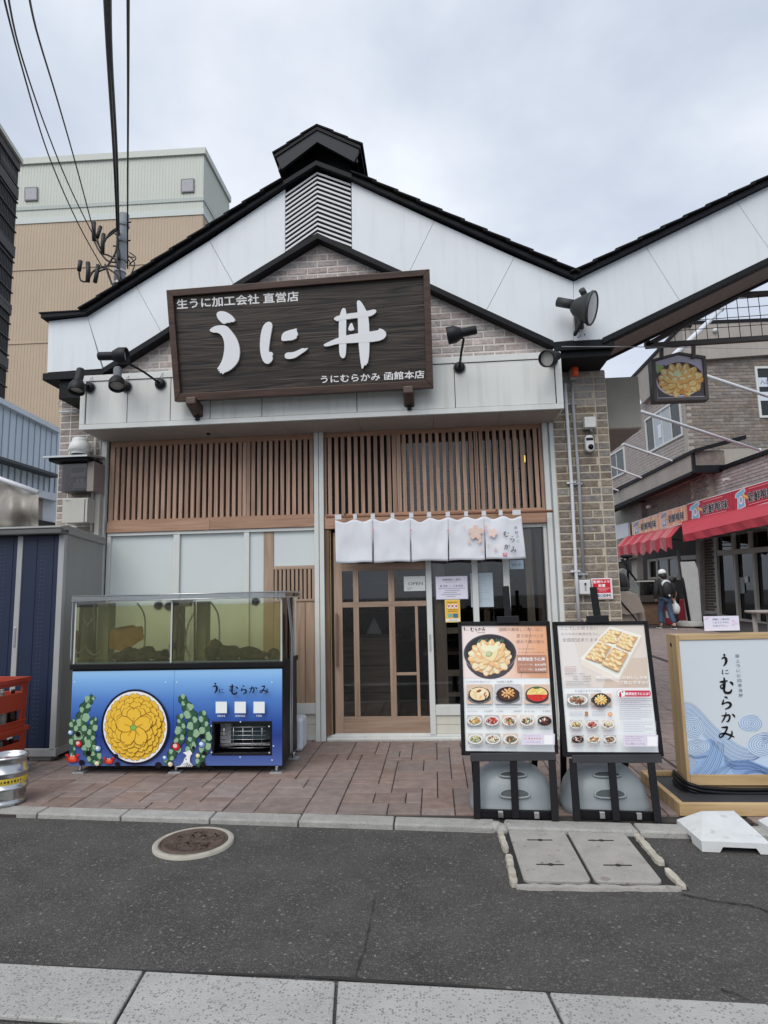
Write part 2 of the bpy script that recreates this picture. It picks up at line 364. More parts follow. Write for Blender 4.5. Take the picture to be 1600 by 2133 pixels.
M_doorh = wood('door_wood_rail', (.27, .185, .13), (.40, .285, .21), 0, rnd=.07)
M_darkwood = wood('brown_jamb', (.12, .07, .045), (.2, .12, .075), 2)
M_frost = mat('frosted_glass', (.60, .655, .655), .22, var=.03, scale=1.5)
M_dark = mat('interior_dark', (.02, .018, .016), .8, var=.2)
M_glass = glassmat('window_glass', (.80, .82, .82), .055)
M_black_plastic = mat('black_plastic', (.006, .006, .008), .45, var=.15, spec=.25)
M_blackmetal = mat('black_powdercoat', (.007, .007, .009), .55, var=.2, bump=.03, spec=.22)
M_whitep = mat('white_plastic', (.62, .63, .64), .35, var=.04)
M_grey_pipe = mat('grey_conduit', (.33, .35, .36), .5, var=.08)
M_white_pipe = mat('white_conduit', (.62, .64, .68), .4, var=.06)
M_chrome = mat('steel', (.6, .61, .62), .25, 1.0, var=.08, scale=10)
M_tan_ply = wood('ply_frame', (.40, .27, .13), (.55, .39, .21), 2, rnd=.05, bump=.08)
M_tan_plyh = wood('ply_frame_h', (.40, .27, .13), (.55, .39, .21), 0, rnd=.05, bump=.08)
# ================================================================== SETTING
YF, YC, YG = 6.34, 5.88, 5.9
def gz(y): return max(0.0, (y-6.5)*.02)        # the alley climbs gently
M_ground = mat('ground_grey', (.12, .115, .11), .95, var=.2, scale=1)
mb = MB(); R_ = 300
mb.add([(-R_, -R_, -.09), (R_, -R_, -.09), (R_, R_, -.09), (-R_, R_, -.09)], [(0, 1, 2, 3)])
tag(mb.build('ground', M_ground), kind='structure')
M_asph = mat('asphalt', (.060, .056, .052), .85, var=.42, scale=3.2, bump=1.0, bscale=140,
             speck=[(150, .45, (.030, .029, .028), .75), (115, .55, (.115, .108, .102), .8), (80, .80, (.155, .15, .143), .75), (190, .62, (.14, .135, .13), .6), (70, .955, (.30, .295, .28), .75), (48, .975, (.26, .25, .235), .6)], detail=12)
def yk(x): return 4.10-.066*x                  # front line of the kerb
def yn(x): return 2.535-.045*x                 # back line of the near slabs
def road_sheet(x0, x1, n=90, m_=16):
    vs = []; fs = []
    for j in range(m_+1):
        for i in range(n+1):
            x = x0+(x1-x0)*i/n; a = -16.0 if j == 0 else yn(x)-.4+(yk(x)+.05-yn(x)+.4)*(j-1)/(m_-1)
            z = -.034+.006*mnoise.noise(V((x*.9, a*.9, 3)))
            if j == 0: z = -.034
            vs.append((x, a, z))
    for j in range(m_):
        for i in range(n): fs.append((j*(n+1)+i, j*(n+1)+i+1, (j+1)*(n+1)+i+1, (j+1)*(n+1)+i))
    return MB().add(vs, fs, 0, True)
road = tag(road_sheet(-30, 30).build('road', M_asph), kind='structure')
M_crack_shade = mat('road_crack_shade', (.022, .021, .02), .95, var=.1)
def crack_shade_strip(pts, wd, name='crack_shade_strip'):
    mbc = MB(); P = [oz(x, y, -.026) for x, y in pts]; Q = []
    for a, b in zip(P, P[1:]):
        for i in range(5): q = a.lerp(b, i/5); Q.append(q+V((random.uniform(-.006, .006), random.uniform(-.006, .006), 0)))
    Q.append(P[-1]); l = []; r = []
    for i, q in enumerate(Q):
        t = (Q[min(i+1, len(Q)-1)]-Q[max(i-1, 0)]).normalized(); n_ = V((-t.y, t.x, 0))*wd*random.uniform(.3, 1.2)/2
        l.append(q+n_); r.append(q-n_)
    n = len(Q); mbc.add(l+r, [(i, n+i, n+i+1, i+1) for i in range(n-1)]); mbc.build(name, M_crack_shade, road)
crack_shade_strip([(780, 1872), (772, 1925), (758, 1975), (742, 2035)], .006)
crack_shade_strip([(1420, 1862), (1500, 1878), (1560, 1885), (1600, 1898)], .016)
crack_shade_strip([(0, 2008), (300, 2021), (700, 2037), (1140, 2066), (1600, 2096)], .018)
crack_shade_strip([(1500, 2058), (1545, 2075), (1600, 2105)], .008)
crack_shade_strip([(40, 1694), (300, 1706), (620, 1718), (1015, 1731)], .012)  # dark strip at the kerb foot, paints in the contact shade there
# near row of exposed aggregate slabs
M_slab = mat('aggregate_slab', (.37, .365, .35), .85, var=.16, scale=3, bump=.5, bscale=150, rnd=.05,
             speck=[(85, .55, (.17, .165, .16), .8), (110, .68, (.42, .41, .40), .8), (75, .93, (.15, .15, .145), .5)])
nk = thing('gutter_slabs', (0, 2.4, -.03), None, None); nk['kind'] = 'structure'
jx = [-2.9, -2.05, -1.183, -.415, .365, 1.115, 1.9, 2.7]
for a, b in zip(jx, jx[1:]):
    g_ = .006; q = MB(); sk = .04
    pts = [(a+g_+sk*.9, yn(a)-.305, -.18), (b-g_+sk*.9, yn(b)-.305, -.18), (b-g_, yn(b)-.004, -.18), (a+g_, yn(a)-.004, -.18)]
    q.prism(pts, (0, 0, .18-.022+random.uniform(-.002, .002))).build('slab', M_slab, nk, bevel=.006)
MB().prism([(-2.9, yn(-2.9)-.312, -.2), (2.7, yn(2.7)-.312, -.2), (2.7, yn(2.7)-.0, -.2), (-2.9, yn(-2.9)-.0, -.2)], (0, 0, .166)).build('slab_bed', M_crack_shade, nk)
# kerb
M_kerb = mat('kerb_concrete', (.34, .335, .315), .9, var=.22, scale=9, bump=.7, bscale=120, rnd=.07, speck=[(90, .7, (.22, .21, .2), .6)])
kb = thing('kerb', (0, 4.2, 0), None, None); kb['kind'] = 'structure'
x = -4.6
cuts = [oz(px, 1700, 0).x for px in (66, 250, 441, 627, 823, 1025)]
cuts = [-4.7, -4.05, -3.4]+cuts+[.30]
def kstone(a, b, parent):
    pts = [(a+.004, yk(a), -.15), (b-.004, yk(b), -.15), (b-.004, yk(b)+.14, -.15), (a+.004, yk(a)+.14, -.15)]
    MB().prism(pts, (0, 0, .15+random.uniform(-.002, .003))).build('kerb_stone', M_kerb, parent, bevel=.010)
for a, b in zip(cuts, cuts[1:]): kstone(a, b, kb)
for a, b in ((1.17, 1.78), (1.78, 2.4), (2.4, 3.0), (3.0, 3.6), (3.6, 4.2)): kstone(a, b, kb)
kstone(.395, 1.165, kb)
# broken kerb lumps beside the pit
for (px, py, r) in ((1032, 1716, .045), (1046, 1722, .04), (1058, 1716, .035)):
    c = oz(px, py, 0); MB().blob((c.x, c.y, -.02), r, r*1.3, .035, 8, jit=.14).build('kerb_rubble', M_kerb, kb)
# paving
M_bed = mat('paving_joint', (.045, .038, .035), .95, var=.2)
M_paver = mat('paver_rose', (.225, .172, .153), .85, var=.26, scale=11, bump=.35, bscale=160, rnd=.13, hue=.25, speck=[(140, .8, (.30, .24, .22), .5), (120, .85, (.09, .065, .06), .5)])
pv = thing('pavement', (0, 5.3, 0), None, None); pv['kind'] = 'structure'
MB().prism([(-6, 4.35, -.012), (1.9, 4.2, -.012), (1.9, 6.6, -.012), (-6, 6.6, -.012)], (0, 0, -.1)).build('paving_bed', M_bed, pv)
def sheet(x0, x1, ys, name, m, dz, parent):
    vs = []; fs = []
    for y in ys: vs += [(x0, y, gz(y)+dz), (x1, y, gz(y)+dz)]
    for i in range(len(ys)-1): fs.append((2*i, 2*i+1, 2*i+3, 2*i+2))
    return MB().add(vs, fs).build(name, m, parent)
sheet(1.9, 14, [4.0, 6.5, 20, 45, 70], 'paving_bed', M_bed, -.012, pv)
CELL = .112
def tiling(x0, y0, nx, ny):
    g = [[0]*ny for _ in range(nx)]; outl = []
    szs = [(3, 2), (3, 2), (2, 3), (2, 2), (2, 2), (2, 1), (1, 2), (3, 3)]
    for j in range(ny):
        for i in range(nx):
            if g[i][j]: continue
            random.shuffle(szs); ok = None
            for (a, b) in szs+[(1, 1)]:
                if i+a <= nx and j+b <= ny and all(not g[i+p][j+q] for p in range(a) for q in range(b)): ok = (a, b); break
            a, b = ok
            for p in range(a):
                for q in range(b): g[i+p][j+q] = 1
            outl.append((x0+i*CELL, y0+j*CELL, a*CELL, b*CELL))
    return outl
PM = {}
def paver(x, y, w_, h_, parent):
    k = (round(w_, 3), round(h_, 3)); hx, hy = w_/2-.0035, h_/2-.0065
    if k not in PM:
        b = MB(); c = .004; z1 = 0; z0 = -.05
        vs = [(-hx, -hy, z0), (hx, -hy, z0), (hx, hy, z0), (-hx, hy, z0), (-hx, -hy, z1-c), (hx, -hy, z1-c), (hx, hy, z1-c), (-hx, hy, z1-c), (-hx+c, -hy+c, z1), (hx-c, -hy+c, z1), (hx-c, hy-c, z1), (-hx+c, hy-c, z1)]
        fs = [(8, 9, 10, 11), (4, 5, 9, 8), (5, 6, 10, 9), (6, 7, 11, 10), (7, 4, 8, 11), (0, 1, 5, 4), (1, 2, 6, 5), (2, 3, 7, 6), (3, 0, 4, 7)]
        me = bpy.data.meshes.new('paver'); me.from_pydata(vs, [], fs); me.materials.append(M_paver); PM[k] = me
    cx, cy = x+w_/2, y+h_/2
    return inst('paver', PM[k], (cx, cy, gz(cy)+random.uniform(-.002, .002)), parent, (RAD(random.uniform(-.25, .25))+(.02 if cy > 6.5 else 0), RAD(random.uniform(-.25, .25)), 0))
cand = []
for t in tiling(-4.5, 4.30, 57, 20):
    cx, cy = t[0]+t[2]/2, t[1]+t[3]/2
    lo = max(t[1], yk(cx)+.146)
    if t[1]+t[3]-lo < .03: continue
    cand.append((t[0], lo, t[2], t[1]+t[3]-lo))
far = []
for t in cand:
    q = (V((t[0]+t[2]/2, t[1]+t[3]/2, 0))-CAM); d = q.dot(fw); px = CX+FPX*q.dot(rt)/d; py = CY-FPX*q.dot(up)/d
    hid = (150 < px < 585 and py < 1590) or px < -40 or (px > 1400)
    (far if hid or t[0] > 1.9 else None) is not None and far.append(t)
    if not hid and t[0] <= 1.9: paver(*t, pv)
sm = MB()
for t in far+[q for q in tiling(1.9, 4.15, 20, 110)]+[q for q in tiling(4.26, 5, 30, 130)]:
    cx, cy = t[0]+t[2]/2, t[1]+t[3]/2; z = gz(cy)+random.uniform(-.002, .002); hx, hy = t[2]/2-.0035, t[3]/2-.0065; zz = .02*hy if cy > 6.5 else 0
    sm.add([(cx-hx, cy-hy, z-zz), (cx+hx, cy-hy, z-zz), (cx+hx, cy+hy, z+zz), (cx-hx, cy+hy, z+zz), (cx-hx, cy-hy, z-.03), (cx+hx, cy-hy, z-.03), (cx+hx, cy+hy, z-.03), (cx-hx, cy+hy, z-.03)],
           [(0, 1, 2, 3), (4, 5, 1, 0), (5, 6, 2, 1), (6, 7, 3, 2), (7, 4, 0, 3)])
sp_ = sm.build('distant_pavers', M_paver, pv); sp_['kind'] = 'stuff'

# manhole and concrete pit covers in the road
mh = thing('manhole', (-1.48, 3.87, -.03), 'round rusty iron manhole cover in a pale concrete ring by the kerb', 'manhole')
C0 = V((-1.485, 3.868, 0)); M_ring = mat('manhole_ring', (.36, .34, .29), .9, var=.2, scale=14, bump=.5)
M_rust = mat('cast_iron', (.105, .075, .06), .75, .3, var=.4, scale=16, bump=.6, bscale=60)
MB().lathe([(.236, -.06), (.236, -.019), (.229, -.015), (.203, -.015), (.200, -.02), (.199, -.06)], C0, n=48).build('concrete_ring', M_ring, mh)
MB().lathe([(.198, -.06), (.198, -.014), (.194, -.012), (.192, -.018), (.178, -.018), (.176, -.012), (.172, -.012), (.165, -.017), (0, -.017)], C0, n=48).build('iron_cover', M_rust, mh)
mb = MB(); random.seed(3)
for i in range(110):
    a = random.uniform(0, 6.28); r = .155*math.sqrt(random.uniform(.02, 1)); c = C0+V((math.cos(a)*r, math.sin(a)*r, -.0165)); d = random.uniform(0, 3.14)
    mb.obox(c, V((math.cos(d), math.sin(d), 0))*random.uniform(.01, .035), V((-math.sin(d), math.cos(d), 0))*.004, V((0, 0, .0022)))
mb.build('cast_pattern', M_rust, mh)
pc = thing('pit_cover', (.76, 3.77, -.03), 'pair of worn concrete utility pit covers with lifting slots in the road', 'pit cover')
M_conc = mat('pit_concrete', (.33, .315, .29), .9, var=.16, scale=7, bump=.5, bscale=110, rnd=.06, speck=[(34, .93, (.16, .12, .1), .7), (120, .75, (.42, .41, .38), .6), (16, .95, (.13, .08, .065), .5)])
M_concl = mat('rough_stone', (.42, .39, .33), .95, var=.3, scale=18, bump=1.0, bscale=60, rnd=.12)
MB().box(.365, 1.19, 3.345, 4.17, -.2, -.031).build('pit_bed', M_crack_shade, pc)
def cover(x0, x1, y0, y1):
    r = .035; P = []
    for cx_, cy_, a0 in ((x1-r, y0+r, -90), (x1-r, y1-r, 0), (x0+r, y1-r, 90), (x0+r, y0+r, 180)):
        for k in range(5): a = RAD(a0+k*22.5); P.append((cx_+r*math.cos(a), cy_+r*math.sin(a), -.12))
    c = MB().prism(P, (0, 0, .12-.018)).build('cover_slab', M_conc, pc, bevel=.004)
    xm = (x0+x1)/2
    for yy in (y0+.19, y1-.2):
        cc = V((xm, yy, -.0155)); q = MB(); q.box(xm-.075, xm+.07, yy-.006, yy+.006, -.02, -.0165); q.lathe([(.016, -.003), (.016, .0005), (0, .0005)], (xm, yy, -.0168), n=10)
        q.build('lifting_slot', M_crack_shade, c)
cover(.405, .738, 3.40, 4.125); cover(.756, 1.085, 3.40, 4.125)
def rough(pts, wd, ht, name, parent, mt):
    mbx = MB(); P = [V(p) for p in pts]; Q = []
    for a, b in zip(P, P[1:]):
        n = max(2, int((b-a).length/.03))
        for i in range(n): Q.append(a.lerp(b, i/n))
    Q.append(P[-1]); vs = []
    for i, q in enumerate(Q):
        t = (Q[min(i+1, len(Q)-1)]-Q[max(i-1, 0)]).normalized(); n_ = V((-t.y, t.x, 0)); k = wd/2*random.uniform(.75, 1.15)
        if i in (0, len(Q)-1): k *= .6
        z = ht+random.uniform(-.003, .003)
        vs += [q-n_*k+V((0, 0, -.05)), q-n_*k*.8+V((0, 0, z)), q+n_*k*.8+V((0, 0, z)), q+n_*k+V((0, 0, -.05))]
    fs = []
    for i in range(len(Q)-1):
        for j in range(3): fs.append((4*i+j, 4*i+4+j, 4*i+5+j, 4*i+1+j))
    fs += [(0, 1, 2, 3), (4*len(Q)-1, 4*len(Q)-2, 4*len(Q)-3, 4*len(Q)-4)]
    mbx.add(vs, fs); mbx.build(name, mt, parent)
zt = -.014
rough([(.352, 4.08, 0), (.362, 3.78, 0)], .04, zt, 'edge_stone', pc, M_concl); rough([(.365, 3.72, 0), (.352, 3.36, 0)], .045, zt, 'edge_stone', pc, M_concl)
rough([(1.15, 4.12, 0), (1.155, 3.62, 0)], .05, zt, 'edge_stone', pc, M_concl); rough([(1.155, 3.55, 0), (1.165, 3.35, 0)], .045, zt, 'edge_stone', pc, M_concl)
rough([(.36, 3.352, 0), (1.15, 3.352, 0)], .045, -.02, 'edge_stone', pc, M_conc)
rough([(.40, 4.15, 0), (1.10, 4.15, 0)], .03, -.018, 'edge_stone', pc, M_conc)

# ================================================================== THE SHOP BUILDING
shop = thing('restaurant_building', (-1.1, YF, 0), 'white gabled seafood restaurant with cedar lattice screens and brick pilasters', 'restaurant')
G = YP(YG)
def g(px, py): p = G.hit(px, py); return V((p.x, YG, p.z))
# -- walls behind the cladding
mb = MB(); mb.box(-3.95, 1.80, 6.46, 6.7, 3.15, 4.4)
mb.prism([(-3.95, 6.46, 4.4), (1.80, 6.46, 4.4), (-1.0, 6.46, 5.75)], (0, .24, 0))
mb.build('wall', M_dark, shop)
# -- brick gable: mortar sheet with bricks proud of it
vis_g = [(190, 790), (216, 755), (345, 680), (510, 575), (662, 480), (905, 590), (1160, 702), (1175, 740)]
def proj(p):
    q = V(p)-CAM; d = q.dot(fw); return (CX+FPX*q.dot(rt)/d, CY-FPX*q.dot(up)/d)
sgn = [(352, 612), (890, 568), (898, 800), (368, 828)]
def brickwall(name, x0, x1, z0, z1, yface, bw, bh, mj, mbm, parent, test, depth=.012, lim=10**9, corner=None):
    wl = MB().prism([(x0, yface, z0), (x1, yface, z0), (x1, yface, z0+.2), g(1152, 700)+V((0, yface-YG, 0)), g(662, 476)+V((0, yface-YG, 0)), g(216, 756)+V((0, yface-YG, 0)), (x0, yface, z0+.2)], (0, .3, 0)).build(name, mj, parent)
    full = boxmesh('brick', mbm, bw/2-.0075, depth, bh/2-.0075, .004); n = 0
    row = 0; z = z0+bh/2
    while z < z1:
        x = x0+bw/2-(bw/2 if row % 2 else 0)
        while x < x1+bw/2:
            a, b = max(x-bw/2, x0), min(x+bw/2, x1)
            if b-a > .04 and test(proj(((a+b)/2, yface, z))):
                sx = (b-a-.011)/(bw-.011)
                inst('brick', full, ((a+b)/2, yface+.0075+random.uniform(-.0015, .0015), z+random.uniform(-.001, .001)), wl, (0, RAD(random.uniform(-.5, .5)), 0), (sx, 1, random.uniform(.95, 1.02))); n += 1
            x += bw
        z += bh; row += 1
    return wl
vgm = [(a, b) for a, b in vis_g]
brickwall('gable_wall', -3.9, 1.75, 3.72, 5.4, 5.995, .208, .0715, M_mortar, M_brickp, shop,
          lambda p: inpoly(p[0], p[1], [(150, 800), (205, 750), (350, 655), (662, 455), (905, 565), (1190, 690), (1190, 760)]) and not inpoly(p[0], p[1], sgn))
# -- pilasters
def pil(x0, x1, cornw, side, zt_, test, mj, mm, zsplit=None):
    wl = MB().box(x0, x1, 6.335, 6.75, 0, zt_).build('pilaster', mj, shop)
    bh = .0765; bw = .225
    full = boxmesh('brick', mm, bw/2, .012, bh/2-.0068, .004); top = boxmesh('brick', M_brickpl, bw/2, .012, bh/2-.0068, .004)
    row = 0; z = bh/2+.002
    if side > 0: a0, a1, c0, c1 = x0, x1-cornw, x1-cornw, x1
    else: a0, a1, c0, c1 = x0+cornw, x1, x0, x0+cornw
    def one(a, b):
        w_ = b-a-.014
        if w_ < .02 or not test(proj(((a+b)/2, 6.33, z))): return
        inst('brick', top if z > 3.27 else full, ((a+b)/2, 6.342+random.uniform(-.002, .002), z), wl, (0, RAD(random.uniform(-.6, .6)), 0), (w_/bw, 1, random.uniform(.95, 1.02)))
    while z < zt_:
        one(c0, c1)
        offs = [.0, .11, .035][row % 3]; xx = a0-offs
        while xx < a1:
            one(max(xx, a0), min(xx+bw, a1)); xx += bw
        z += bh; row += 1
    return wl
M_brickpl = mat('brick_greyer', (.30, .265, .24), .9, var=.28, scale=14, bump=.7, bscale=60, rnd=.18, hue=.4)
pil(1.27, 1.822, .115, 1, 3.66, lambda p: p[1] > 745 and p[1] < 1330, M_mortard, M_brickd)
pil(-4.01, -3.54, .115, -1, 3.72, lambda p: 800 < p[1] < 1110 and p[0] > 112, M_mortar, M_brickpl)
# -- white fascia panels of the front gable
def wpan(pts, yoff=0.0, name='fascia_panel'):
    P = [g(*p)+V((0, yoff, 0)) for p in pts]; c = sum(P, V((0, 0, 0)))/len(P)
    P = [p+(c-p).normalized()*.002 for p in P]
    MB().prism(P, (0, .05, 0)).build(name, M_white, shop, bevel=.0015)
wpan([(101, 669), (182, 659), (213, 768), (98, 776)])
wpan([(182, 659), (283.5, 596), (336, 692), (216, 768)])
wpan([(283.5, 596), (436, 501), (487, 592), (336, 692)])
wpan([(436, 501), (594, 394), (594, 532), (487, 592)])
wpan([(732, 379), (905, 460), (849, 574), (733, 520)])
wpan([(905, 460), (1072, 535), (1012, 649), (849, 574)])
wpan([(1072, 535), (1195, 586), (1195, 709), (1152, 713), (1012, 649)])
# louvre between them: chevron slats
lv = MB(); P = [g(594, 394), g(661, 352), g(732, 379), g(733, 525), g(662, 490), g(594, 535)]
lv.prism([p+V((0, .05, 0)) for p in P], (0, .02, 0)).build('louvre_back', M_black, shop)
M_louv = mat('louvre_white', (.66, .67, .70), .5, var=.04)
zt0, zt1 = g(661, 358).z, g(661, 487).z; dzl = (g(661, 356).z-g(595, 402).z); dzr = g(661, 356).z-g(731, 381).z
xl, xm_, xr = g(594.5, 450).x, g(661, 430).x, g(731.5, 450).x
for i in range(14):
    z = zt0-(zt0-zt1)*i/13.4; h_ = .0215; q = MB()
    q.prism([(xl, YG, z-dzl), (xm_, YG, z), (xm_, YG, z-h_), (xl, YG, z-dzl-h_)], (0, .010, 0))
    q.prism([(xm_+.0005, YG, z), (xr, YG, z-dzr), (xr, YG, z-dzr-h_), (xm_+.0005, YG, z-h_)], (0, .010, 0))
    q.build('louvre_slat', M_louv, shop)
# -- black trim along the lower edge of the fascia, then caps on the pilasters
def band(name, pts, th, y0, y1, m, parent, down=True):
    """strip following px points (its upper edge), th metres tall"""
    P = [g(*p) for p in pts]; b = MB()
    for a, c in zip(P, P[1:]):
        b.prism([(a.x, y0, a.z), (c.x, y0, c.z), (c.x, y0, c.z-th), (a.x, y0, a.z-th)], (0, y1-y0, 0))
    return b.build(name, m, parent)
band('lower_trim', [(216, 769), (327, 700), (497, 588), (662, 488)], .060, 5.87, 6.0, M_black, shop)
band('lower_trim', [(662, 488), (897, 594), (1152, 712)], .058, 5.872, 6.001, M_black, shop)
def cap(pxa, pxb, y_, h1, h2, name, inx):
    a, b = g(*pxa), g(*pxb); q = MB()
    q.box(a.x, b.x, y_-.01, 6.5, a.z-h1, a.z)
    q.box(a.x+inx[0], b.x-inx[1], y_+.03, 6.47, a.z-h2, a.z-h1-.002)
    return q.build(name, M_black, shop, bevel=.004)
cap((90, 778), (218, 772), 5.9, .075, .27, 'pilaster_cap', (.16, .004))
cap((1152, 713), (1279, 707), 5.9, .09, .155, 'pilaster_cap', (.0, .03))
mb = MB(); a = g(90, 778); mb.prism([(a.x+.18, 6.0, a.z-.271), (a.x+.60, 6.0, a.z-.271), (a.x+.60, 6.32, a.z-.36), (a.x+.28, 6.32, a.z-.36)], (0, 0, .0)) if 0 else None
# -- roof coping with stepped shingles and the roof slopes behind
def roofrun(pxs, name, parent, n, slope=True):
    P = [g(*p) for p in pxs]
    b = MB()
    for a, c in zip(P, P[1:]): b.prism([(a.x, 5.84, a.z+.042), (c.x, 5.84, c.z+.042), (c.x, 5.84, c.z), (a.x, 5.84, a.z)], (0, .5, 0))
    b.build('coping', M_black, parent)
    a, c = P[-2], P[-1]; d = (c-a); L_ = d.length; t = d.normalized(); nn = V((-t.z, 0, t.x)); nn = nn if nn.z > 0 else -nn
    st = MB(); hl = L_/n/2+.02
    k = V((0, .45, 0)); lift = nn*.010
    sl = t if t.z < 0 else -t      # downhill direction
    tilt = (sl*hl*2+nn*-.024).normalized() if True else sl
    ax = (sl - nn*-.10).normalized()
    me = None
    for i in range(n):
        m_ = a+d*((i+.5)/n)+nn*.060+V((0, .42-.07, 0))
        q = MB(); axx = (sl+nn*.055).normalized(); nn2 = V((-axx.z, 0, axx.x)); nn2 = nn2 if nn2.z > 0 else -nn2
        if me is None:
            q.obox((0, 0, 0), axx*hl, k, nn2*.0065); me = bpy.data.meshes.new('shingle'); me.from_pydata(q.v, [], q.f); me.materials.append(M_shingle)
        inst('shingle', me, m_, parent)
    # roof slope behind
    if slope: MB().prism([a+V((0, .6, .03)), c+V((0, .6, .03)), c+V((0, .6, -.06)), a+V((0, .6, -.06))], (0, 7, 0)).build('roof_slope', M_shingle, parent)
roofrun([(92, 667), (182, 659), (594, 393)], 'l', shop, 11)
roofrun([(732, 379), (1195, 585)], 'r', shop, 10)
a, c = g(92, 667), g(182, 659); MB().box(a.x-.02, c.x+.03, 5.83, 6.6, a.z+.047, a.z+.058).build('eave_flashing', M_black, shop)
a, b, c = g(590, 396), g(661, 352), g(735, 380)
mb = MB(); mb.prism([(a.x, 5.835, a.z+.050), (b.x, 5.835, b.z+.050), (b.x, 5.835, b.z), (a.x, 5.835, a.z)], (0, .55, 0)); mb.prism([(b.x, 5.835, b.z+.050), (c.x, 5.835, c.z+.050), (c.x, 5.835, c.z), (b.x, 5.835, b.z)], (0, .55, 0)); mb.build('coping', M_black, shop)
# -- ridge cupola
cu = MB(); yk0 = 5.78
def gk(px, py, y=yk0): return YP(y).hit(px, py)
A, Bq, Cq = gk(572, 321), gk(660, 263), gk(751, 303)
th = .045
def chev(y0, y1, A, Bq, Cq, t0, t1, ina=0.0):
    q = MB()
    q.prism([(A.x+ina*t0, y0, A.z-t0), (Bq.x, y0, Bq.z-t0), (Bq.x, y0, Bq.z-t1), (A.x+ina*t1, y0, A.z-t1)], (0, y1-y0, 0))
    q.prism([(Bq.x, y0, Bq.z-t0), (Cq.x-ina*t0, y0, Cq.z-t0), (Cq.x-ina*t1, y0, Cq.z-t1), (Bq.x, y0, Bq.z-t1)], (0, y1-y0, 0)); return q
chev(yk0, 7.6, A, Bq, Cq, -.0, .035).build('cupola_roof', M_black, shop)
M_cup = mat('cupola_board', (.022, .025, .032), .55, var=.12, spec=.25)
chev(yk0+.012, yk0+.05, A, Bq, Cq, .036, .165, .42).build('cupola_bargeboard', M_cup, shop)
mb = MB(); xl2, xr2 = gk(601, 450, 6.0).x, gk(731, 450, 6.0).x; mb.box(xl2, xr2, 6.02, 7.5, 5.3, A.z+.02)
mb.prism([(xl2, 6.02, A.z+.021), (xr2, 6.02, A.z+.021), ((xl2+xr2)/2, 6.02, Bq.z-.07)], (0, 1.48, 0)); mb.build('cupola_body', M_cup, shop)
for sgx, E0 in ((-1, A), (1, Cq)):
    for i in range(3):
        t = (E0-Bq); t.y = 0; m_ = Bq+t*((i+.5)/3); tt = t.normalized(); nn = V((-tt.z, 0, tt.x)); nn = nn if nn.z > 0 else -nn
        ax = (tt+nn*.06).normalized(); n2 = V((-ax.z, 0, ax.x)); n2 = n2 if n2.z > 0 else -n2
        MB().obox((m_.x+nn.x*.018, 6.65, m_.z+nn.z*.018), ax*(t.length/6+.012), V((0, .88, 0)), n2*.008).build('shingle', M_shingle, shop)
mb = MB(); mb.prism([A+V((.03, .03, -.16)), A+V((.05, .03, -.03)), A+V((.05, 1.7, -.03)), A+V((.03, 1.7, -.16))], (.02, 0, 0)); mb.prism([Cq+V((-.03, .03, -.16)), Cq+V((-.05, .03, -.03)), Cq+V((-.05, 1.7, -.03)), Cq+V((-.03, 1.7, -.16))], (-.02, 0, 0)); mb.build('cupola_eave', M_cup, shop)

# -- canopy box over the shop front
zb, zt_ = 3.145, 3.712; xL, xR = -3.525, 1.292
cb = MB(); cb.box(xL+.02, xR-.02, YC+.02, 6.44, zb+.01, zt_-.01); cb.build('canopy_core', M_alu, shop)
mb = MB(); mb.box(xL, xR, YC, YC+.04, zb, zb+.052); mb.box(xL, xR, YC, YC+.04, zt_-.062, zt_); mb.box(xL, xL+.055, YC, YC+.04, zb+.0525, zt_-.0625); mb.box(xR-.062, xR, YC, YC+.04, zb+.0525, zt_-.0625)
mb.build('canopy_frame', M_alu, shop, bevel=.003)
MB().box(xL-.004, xR+.004, YC+.03, 6.34, zt_-.002, zt_+.012).build('canopy_flashing', M_alu, shop)
MB().box(xL+.052, xR-.058, YC+.014, YC+.019, zb+.05, zt_-.058).build('canopy_gap', M_dark, shop)
xs = [xL+.06, -3.03, -2.58, -2.17, -1.643, -.694, .266, xR-.068]
for a, b in zip(xs, xs[1:]): MB().box(a+.0035, b-.0035, YC+.010, YC+.03, zb+.057, zt_-.068).build('canopy_panel', M_canopy, shop, bevel=.0015)
MB().box(xL, xL+.02, YC+.041, 6.34, zb, zt_).build('canopy_side', M_alu, shop); MB().box(xR-.02, xR, YC+.041, 6.34, zb, zt_).build('canopy_side', M_alu, shop)
xs2 = [xL+.02, -2.95, -2.2, -1.45, -.7, .05, .7, xR-.02]
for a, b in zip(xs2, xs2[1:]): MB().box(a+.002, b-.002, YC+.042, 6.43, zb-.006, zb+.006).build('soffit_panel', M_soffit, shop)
MB().cyl((-2.3, 6.2, zb-.02), (-2.3, 6.2, zb), .02, 10).build('soffit_vent', M_black, shop)
mb = MB(); mb.tube([(-3.0, YC+.1, zt_+.03), (-2.52, YC+.1, zt_+.03), (-.5, YC+.12, zt_+.03)], .013, 8); mb.build('conduit', M_white_pipe, shop)
mb = MB(); mb.tube([(.1, YC+.12, zt_+.03), (.85, YC+.12, zt_+.03)], .013, 8); mb.build('conduit', M_white_pipe, shop)
